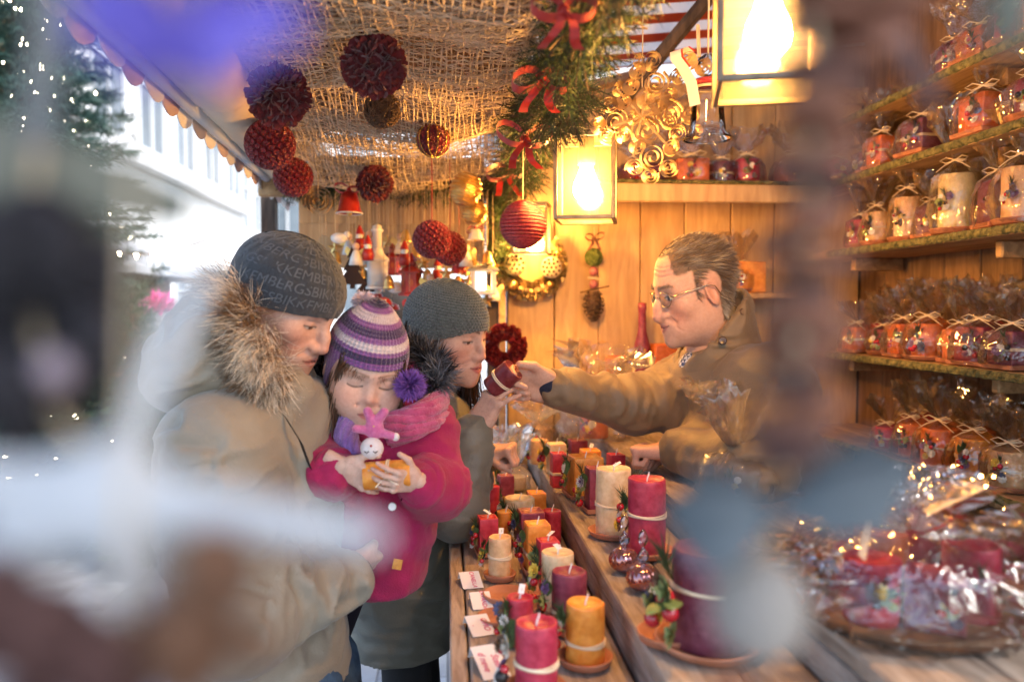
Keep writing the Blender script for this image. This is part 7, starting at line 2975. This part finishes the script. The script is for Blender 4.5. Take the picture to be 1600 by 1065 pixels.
# ledges on the back wall
p = P(1152, 400, 2.52)
wrapped('red candle in cellophane on the ledge behind the stall keeper', 'round', 'red', p.x, 2.52, 1.6475, .085, .075, rs, 'ledge goods', L_(260))
bx = thing('gift_box', 'plain orange block on the ledge behind the head of the stall keeper', 'box', (P(1178, 430, 2.50).x, 2.47, 1.6475))
plank(bx, (-.055, -.02, 0), (.055, .06, .10), wax('orange'), 'block')
bx.location.z = 1.353 + .0015 + .17
bx.location = (P(1166, 430, 2.5).x, 2.49, 1.648)
bc = thing('bottle_candle', 'tall dark red bottle shaped candle on the low ledge', 'candle', (P(1003, 570, 2.50).x, 2.50, 1.3545))
MB().loft([(.026, 0), (.029, .01), (.029, .09), (.024, .13), (.014, .17), (.012, .235), (.014, .24), (.013, .26), (.003, .262)], circle(20)).build('wax_body', wax('maroon'), bc, True)
ob = thing('square_candle', 'orange block candle beside the bottle shaped candle', 'candle', (P(1035, 560, 2.52).x, 2.52, 1.3545), (0, 0, .2))
place('wax_body', candle_mesh('square', .045, .13, 'burnt'), ob)
ob = thing('square_candle', 'orange block candle on the low ledge left of the bottle candle', 'candle', (P(965, 590, 2.52).x, 2.52, 1.3545), (0, 0, -.2))
place('wax_body', candle_mesh('square', .04, .09, 'burnt'), ob)

# ---- loose gathered cellophane sheets
def crumple(seed, R_, H, n=7, m=None, lean=(0, 0)):
    """a fan of stiff folded clear sheet rising from a tied foot"""
    rs = np.random.RandomState(seed)
    mb = MB()
    for s_ in range(n):
        a0 = rs.uniform(0, 2 * math.pi)
        w = rs.uniform(.7, 1.5)
        nu, nv = 9, 8
        hh = H * rs.uniform(.65, 1.05)
        vs = []
        for j in range(nv):
            v = j / (nv - 1)
            for i in range(nu):
                u = i / (nu - 1) - .5
                a = a0 + u * w
                r = R_ * (.12 + .95 * v ** .8) * (1 + rs.uniform(-.22, .22) * (.3 + v))
                r += (1 if i % 2 else -1) * R_ * .09 * (.3 + v)
                vs.append((r * math.cos(a) + lean[0] * v * H, r * math.sin(a) + lean[1] * v * H, hh * v * (1 - .25 * abs(u)) + rs.uniform(-.06, .06) * H * v))
        fs = []
        for j in range(nv - 1):
            for i in range(nu - 1):
                q = j * nu + i
                fs += [(q, q + 1, q + nu + 1), (q, q + nu + 1, q + nu)] if (i + j) % 2 else [(q, q + 1, q + nu), (q + 1, q + nu + 1, q + nu)]
        mb.add(vs, fs)
    return mb.mesh('cellophane', m or cello2, True)


def gift(label, c, items, R_, H, seed, lean=(0, 0), body=.09, name='wrapped_gift'):
    t = thing(name, label, 'wrapped gift', c, group='cellophane gifts on the counter')
    for k, (kind, cc, dx, dy, w, h) in enumerate(items):
        place('wax_body', candle_mesh(kind, w / 2, h, cc), t, (dx, dy, .002), (0, 0, k * .7))
        posy(t, (dx - w * .3, dy - w * .5, h * .5 + .002), (-.3, -1, 0), w * .36, rs)
    place('cellophane', bag_mesh(seed, 1.0, 1.0, .3, .6, .4, cello2, 34, .12), t, (0, 0, .001), (0, 0, .3), (R_ * .75, R_ * .75, body))
    place('cellophane', crumple(seed + 1, R_, H, 8, None, lean), t, (0, 0, body * 1.15))
    return t


p = P(925, 690, 2.25)
gift('big fan of clear cellophane on a gift behind the outstretched arm', (p.x, 2.22, Z3 + .0015), [('round', 'burnt', 0, 0, .08, .07)], .11, .20, 21, (.15, 0))
gift('cellophane gift standing in front of the coat of the stall keeper', (P(1150, 740, 1.50).x, 1.50, Z3 + .0015), [('round', 'tan', 0, 0, .07, .05)], .085, .165, 31, (.05, 0), .08)
p = T(840, 700, Z2)
gift('pale wrapped gift with ribbons at the far end of the middle step', (p.x, p.y, Z2 + .0015), [('round', 'tan', .01, .01, .075, .06), ('round', 'cream', -.04, -.01, .04, .04)], .07, .08, 41, (0, 0), .07)
p = T(888, 690, Z2)
gift('pale green and white wrapped gift next to the far end riser', (p.x, p.y, Z2 + .0015), [('round', 'yellow', 0, 0, .06, .06)], .055, .05, 51, (0, 0), .07)
p = T(805, 765, Z1)
gift('tall twisted cellophane bag on the lowest step', (p.x, p.y, Z1 + .0015), [('round', 'cream', 0, 0, .06, .035)], .05, .12, 61, (-.1, 0), .055)
p = T(760, 735, Z1)
gift('cellophane gift at the far customer edge beside the lower hand', (p.x + .03, p.y, Z1 + .0015), [('square', 'tan', 0, 0, .06, .05)], .055, .08, 71, (0, 0), .06)

# ---- wrapped gift basket at the near right
gb_ = thing('gift_basket', 'large gift basket of red candles wrapped in shiny cellophane at the near right', 'gift basket', (.555, .90, Z3 + .0015))
gb_.scale = (1.05, 1.05, .86)
wick_ = mat('wicker', (.16, .07, .03), (.30, .15, .07), scale=40, rough=.7)
for k in range(1):
    MB().tube([(math.cos(a) * (.115 + .004 * k), math.sin(a) * (.095 + .004 * k), .006 + k * .010) for a in np.linspace(0, 2 * math.pi, 40)], .0058, 6, False).build('basket_strand', wick_, gb_, True)
MB().loft([(.105, .001), (.112, .006)], circle(30)).build('basket_floor', wick_, gb_)
for k, (kind, cc, dx, dy, w, h) in enumerate((('round', 'red', -.060, -.02, .06, .085), ('square', 'maroon', .0, -.04, .06, .07), ('round', 'raspberry', .055, -.02, .06, .10), ('round', 'burnt', -.02, .035, .06, .10), ('square', 'crimson', .05, .04, .055, .11))):
    place('wax_body', candle_mesh(kind, w / 2, h, cc), gb_, (dx, dy, .0062), (0, 0, k))
    posy(gb_, (dx - .01, dy - w * .55, h * .6), (-.3, -1, .2), .022, rs)
place('cellophane', bag_mesh(91, 1.0, 1.0, .25, .55, .35, cello3, 44, .10), gb_, (0, 0, .002), (0, 0, 0), (.125, .108, .125))
place('cellophane', crumple(95, .15, .05, 9, cello3), gb_, (-.02, -.03, .055))
place('cellophane', crumple(92, .10, .05, 9, cello3, (.1, .1)), gb_, (0, 0, .115))
for s_ in (-1, 1):
    MB().ribbon([(0, -.02, .15), (s_ * .05, -.04, .19), (s_ * .08, -.05, .16), (s_ * .10, -.07, .11)], (0, 1, .2), .014).build('raffia_bow', raffia, gb_)

# ---- the candle passing from hand to hand, and the one the girl holds
hc = thing('pillar_candle', 'dark red candle with a raffia band passing from hand to hand', 'candle', P(786, 592, 1.715))
ax = Vector((.62, -.30, .62)).normalized()
hc.rotation_euler = ax.to_track_quat('Z', 'Y').to_euler()
o = place('wax_body', candle_mesh('round', .031, .078, 'darkred'), hc, (0, 0, -.039))
hc.scale = (.86,) * 3
MB().tube([(math.cos(a) * .0318, math.sin(a) * .0318, -.006) for a in np.linspace(0, 2 * math.pi, 33)], .0022, 5, False).build('raffia_tie', raffia, hc, True)
MB().tube([(math.cos(a) * .0318, math.sin(a) * .0318, -.0015) for a in np.linspace(0, 2 * math.pi, 33)], .0020, 5, False).build('raffia_tie', raffia, hc, True)
posy(hc, (.026, .02, -.012), (.8, .4, 0), .014, rs)
gc = thing('pillar_candle', 'orange candle tied with raffia held in the hands of the girl', 'candle', P(606, 741, 1.333))
ax = Vector((1, -.05, .06)).normalized()
gc.rotation_euler = ax.to_track_quat('Z', 'Y').to_euler()
place('wax_body', candle_mesh('round', .0235, .078, 'orange'), gc, (0, 0, -.039))
for dz in (.000, .0035):
    MB().tube([(math.cos(a) * .0242, math.sin(a) * .0242, dz) for a in np.linspace(0, 2 * math.pi, 30)], .0016, 5, False).build('raffia_tie', raffia, gc, True)
MB().tube([(-.0245, 0, .001), (-.036, -.006, .012), (-.040, -.010, .022)], .0012, 4).build('raffia_end', raffia, gc)
MB().tube([(-.0245, 0, .001), (-.034, -.006, -.010), (-.040, -.012, -.016)], .0012, 4).build('raffia_end', raffia, gc)

# ---- the girl's doll
dl = thing('doll', 'small pink knitted doll with a white face hanging upside down at the girl', 'doll', P(585, 666, 1.335))
dl.scale = (.88,) * 3
dk = mat('pink_doll_knit', (.55, .10, .26), (.66, .17, .34), scale=120, rough=.95, bump=.8, bscale=400, sheen=.4)
s = SDF().ell((0, 0, -.004), (.018, .014, .021), 0).cap((.004, 0, .008), (.019, -.004, .028), .0105, .0088, .004).cap((-.004, 0, .008), (-.012, -.004, .030), .0100, .0085, .004).cap((.006, 0, -.010), (.036, -.006, -.018), .0092, .0078, .004).cap((-.006, 0, -.008), (-.034, -.005, -.003), .0092, .0078, .004)
V, Q = s.polygonise((-.06, -.03, -.04), (.06, .03, .05), .0024)
place('body', make_mesh('body', V, Q, dk, True), dl)
MB().ball((-.004, -.008, -.040), .022, 16, 12, (1, .9, .95)).build('head', mat('white_doll_face', (.74, .66, .64), rough=.9, bump=.6, bscale=300), dl, True)
fe = MB()
for x in (-.012, .004):
    fe.tube([(x - .004, -.0275, -.042), (x, -.0290, -.0455), (x + .004, -.0275, -.042)], .0010, 4)
fe.build('eye', blackm, dl)
MB().ball((-.004, -.028, -.032), .0022, 6, 5).build('mouth', berrym, dl)
MB().loft([(.010, -.006), (.004, .0), (.002, .002)], circle(8)).build('button', mat('doll_gold_button', (.6, .4, .1), rough=.5), dl, loc=(0, -.013, .002), rot=(math.pi / 2, 0, 0), scale=.5)
MB().ball((.040, -.006, -.0192), .0082, 8, 6).build('hand', mat('white_doll_face', (.7, .6, .6)), dl, True)
# ------------------------------------------------------------------ decorations hanging close to the lens
def fg(px, py, d):
    return P(px, py, d)


slice_m = mat('dried_mauve_slice', (.14, .052, .028), (.29, .130, .080), scale=30, rough=.8)
slice_d = mat('dried_dark_slice', (.050, .022, .020), (.11, .052, .044), scale=30, rough=.8)
teal = mat('slate_blue_ribbon', (.035, .052, .062), (.075, .098, .115), scale=14, rough=.6)
creamw = mat('cream_felt', (.22, .20, .17), (.30, .27, .24), scale=18, rough=.85)
whitef = mat('white_felt', (.40, .42, .44), (.48, .50, .52), scale=18, rough=.85)
violetm = mat('blue_violet_organza', (.06, .045, .34), (.12, .09, .46), scale=10, rough=.5)
sage = mat('sage_ribbon', (.085, .09, .065), (.14, .145, .11), scale=12, rough=.7)
dkcone = mat('dark_cone', (.010, .010, .014), (.035, .030, .036), scale=30, rough=.8)
warmcone = mat('warm_brown_cone', (.10, .045, .022), (.20, .10, .055), scale=30, rough=.8)
rs = random.Random(21)


def disc(r, th, seed):
    q = random.Random(seed)
    n = 18
    sec = [(math.cos(a) * (1 + q.uniform(-.12, .12)), math.sin(a) * (1 + q.uniform(-.12, .12))) for a in np.linspace(0, 2 * math.pi, n + 1)[:-1]]
    return MB().loft([(r * .9, -th / 2), (r, -th / 4), (r, th / 4), (r * .9, th / 2)], sec)


# right string: dried slices, slate ribbon, felt ball
D = .20
k = D / FPX
top = fg(1275, -60, D)
rg = thing('hanging_garland', 'blurred string of dried mauve slices hanging in front of the shelves', 'garland', top)
MB().tube([(0, 0, 0), fg(1265, 350, D) - top, fg(1225, 740, D) - top], .0012, 5).build('cord', cordm, rg)
y = -40
i = 0
while y < 735:
    w = 62 + 16 * math.sin(i * 1.9) + (34 if y < 120 else 0)
    c = fg(1300 - .09 * (y + 40) + (26 if y < 120 else 0) + 10 * math.sin(i * 2.3), y, D + .004 * math.sin(i))
    disc(w * k, 24 * k, i).build('dried_slice', slice_d if (i % 4 == 0 or y > 640) else slice_m, rg, True, loc=c - top, rot=(rs.uniform(-.35, .35), rs.uniform(-.35, .35), rs.uniform(0, 3)))
    y += 40
    i += 1
c = fg(1400, 70, D + .012)
for q in range(3):
    disc((58 - q * 8) * k, 20 * k, 40 + q).build('dried_slice', slice_d, rg, True, loc=fg(1380 + 34 * q, 40 + 48 * q, D + .015) - top, rot=(1.1, .5 * q, .3))
kn = fg(1215, 800, D - .005)
bw_ = link('ribbon_bow', None, rg)
bw_.location = kn - top
for s_, (ex, ey, wd_) in ((-1, (1062, 815, 62)), (1, (1420, 742, 58))):
    e = fg(ex, ey, D - .005) - kn
    for lay in (-1, 1):
        pts = [Vector((0, 0, 0)), e * .35 + Vector((0, lay * .004, lay * .0035)), e * .75 + Vector((0, lay * .006, lay * .005)), e * 1.0 + Vector((0, 0, 0))]
        MB().ribbon(pts, [Vector((.1, .15, 1)).normalized()] * 4, [20 * k, wd_ * k * 1.2, wd_ * k * 1.5, wd_ * k * 1.1]).build('loop', teal, bw_, True)
MB().ball((0, 0, 0), 24 * k, 12, 8).build('knot', teal, bw_, True)
for (bx_, by_, rx_, rz_, tl_) in ((1125, 803, 95, 50, .05), (1330, 762, 120, 42, -.24)):
    MB().ball((0, 0, 0), k, 16, 12, (rx_, 30, rz_)).build('loop_fold', teal, bw_, True, loc=fg(bx_, by_, D - .003) - kn, rot=(0, tl_, 0))
for q, (ex, ey) in enumerate(((1090, 870),)):
    e = fg(ex, ey, D) - kn
    MB().ribbon([Vector((0, 0, 0)), e * .5 + Vector((0, .003, 0)), e], Vector((.35, .2, .9)).normalized(), [22 * k, 44 * k, 46 * k]).build('tail', teal, bw_, True)
MB().ball(fg(1185, 948, D) - top, 78 * k, 18, 12, (1, 1, 1.15)).build('felt_ball', creamw, rg, True)
MB().tube([fg(1215, 800, D) - top, fg(1190, 900, D) - top], .0010, 4).build('cord', cordm, rg)
disc(40 * k, 18 * k, 77).build('dried_slice', slice_m, rg, True, loc=fg(1140, 1075, D) - top, rot=(.4, .3, 0))
# grey felt drop at the very right
p = fg(1575, 10, .15)
t = thing('felt_drop', 'blurred grey felt drop at the top right corner', 'ornament', p)
MB().ball((0, 0, 0), 40 * .15 / FPX, 12, 8, (1, 1, 2.0)).build('drop', sage, t, True)
MB().tube([(0, 0, .012), (0, 0, .05)], .0008, 4).build('cord', cordm, t)

# left string: sage ribbon, dark cones, big white felt star, brown cones
D = .18
k = D / FPX
top = fg(70, -60, D)
lg = thing('hanging_garland', 'blurred string of dark cones and sage ribbon hanging at the left edge', 'garland', top)
MB().ribbon([Vector((0, 0, 0)), fg(75, 60, D) - top, fg(62, 150, D) - top, fg(60, 230, D) - top], Vector((1, .2, 0)).normalized(), 46 * k).build('band', mat('pale_band', (.09, .095, .095), (.14, .145, .145), scale=20, rough=.7), lg)
for q, (x0, y0, x1, y1, w) in enumerate(((-80, 215, 300, 330, 95), (-60, 270, 240, 300, 80), (-40, 240, 190, 380, 40))):
    a, b = fg(x0, y0, D) - top, fg(x1, y1, D + .012) - top
    MB().ribbon([a, a.lerp(b, .35) + Vector((0, -.002, .001)), a.lerp(b, .7) + Vector((0, .002, 0)), b], Vector((.1, .25, .95)).normalized(), [w * k, w * k * 1.1, w * k, w * k * .7]).build('ribbon_loop', sage, lg, True)
for q, (x, y_, r) in enumerate(((20, 400, 80), (120, 450, 75), (40, 520, 85), (150, 540, 60), (-20, 590, 70), (110, 610, 55), (60, 355, 60), (-10, 470, 80), (90, 520, 80), (30, 620, 75), (160, 430, 60), (-30, 360, 70), (90, 400, 70))):
    pine_cone(lg, fg(x, y_ - r, D + .006 * (q % 3)) - top, r * 2.1 * k, r * .95 * k, dkcone, 60, 'dark_cone')
MB().ball(fg(90, 575, D - .004) - top, 30 * k, 10, 8).build('mauve_bead', mat('mauve_bead', (.32, .25, .28), rough=.5), lg, True)
MB().tube([fg(60, 230, D) - top, fg(40, 420, D + .005) - top, fg(80, 640, D) - top, fg(150, 720, D) - top], .0012, 4).build('cord', cordm, lg)
# star
D2 = .15
k2 = D2 / FPX
c = fg(165, 775, D2)
stt = thing('felt_star', 'large blurred white felt star in the lower left corner', 'star', c)
arms = [(612, 842, 44), (322, 390, 34), (-150, 740, 60), (-60, 900, 80), (230, 955, 55)]
s = SDF().ell((0, 0, 0), (92 * k2, .005, 82 * k2), 0)
for (x, y_, r) in arms:
    e = fg(x, y_, D2 + (.008 if x == 322 else 0)) - c
    s.cap((0, 0, 0), e * .93, (30 if x == 322 else 54) * k2, r * .60 * k2, .004, flat=((0, 1, 0), 1.6))
V, Q = s.polygonise((-.045, -.02, -.035), (.06, .03, .055), .0011)
V = relax(V, Q, 2, .5)
place('felt', make_mesh('felt', V, Q, whitef, True), stt)
MB().tube([(0, 0, 0), fg(322, 390, D2 + .008) - c, fg(330, -60, D2 + .008) - c], .0006, 4).build('thread', cordm, stt)
# brown cones below the star
bcn = thing('cone_cluster', 'blurred cluster of brown cones at the bottom left corner', 'cones', fg(180, 1060, 0.14))
for q, (x, y_, r, m) in enumerate(((330, 905, 75, warmcone), (290, 1010, 85, warmcone), (60, 1010, 95, slice_d), (160, 1060, 90, slice_d), (-20, 950, 80, slice_d), (400, 1010, 40, warmcone))):
    pine_cone(bcn, fg(x, y_ - r, 0.14) - bcn.location, r * 2.0 * 0.14 / FPX, r * .95 * 0.14 / FPX, m, 60, 'cone')
MB().tube([(0, 0, .0), fg(200, 800, 0.14) - bcn.location, fg(220, -60, 0.14) - bcn.location], .0007, 4).build('thread', cordm, bcn)
# blue-violet organza bow at the top left
c = fg(290, 20, .125)
k3 = .125 / FPX
vb = thing('organza_bow', 'blurred blue violet organza bow at the top left', 'bow', c)
for q, (x, y_, w) in enumerate(((110, 10, 90), (190, 110, 70), (300, 130, 90), (400, 90, 95), (470, 30, 80), (330, 40, 100), (230, 30, 100), (360, -20, 90))):
    e = fg(x, y_, .125 + .004 * (q % 3)) - c
    for lay in (-1, 1):
        MB().ribbon([Vector((0, 0, 0)), e * .5 + Vector((0, lay * .004, lay * .002)), e * .9 + Vector((0, lay * .003, lay * .002)), e], Vector((-e.z, .004, e.x)).normalized(), [20 * k3, w * k3, w * k3 * 1.1, w * k3 * .6]).build('loop', violetm, vb, True)
MB().tube([(0, 0, 0), (0, 0, .05)], .0007, 4).build('thread', cordm, vb)
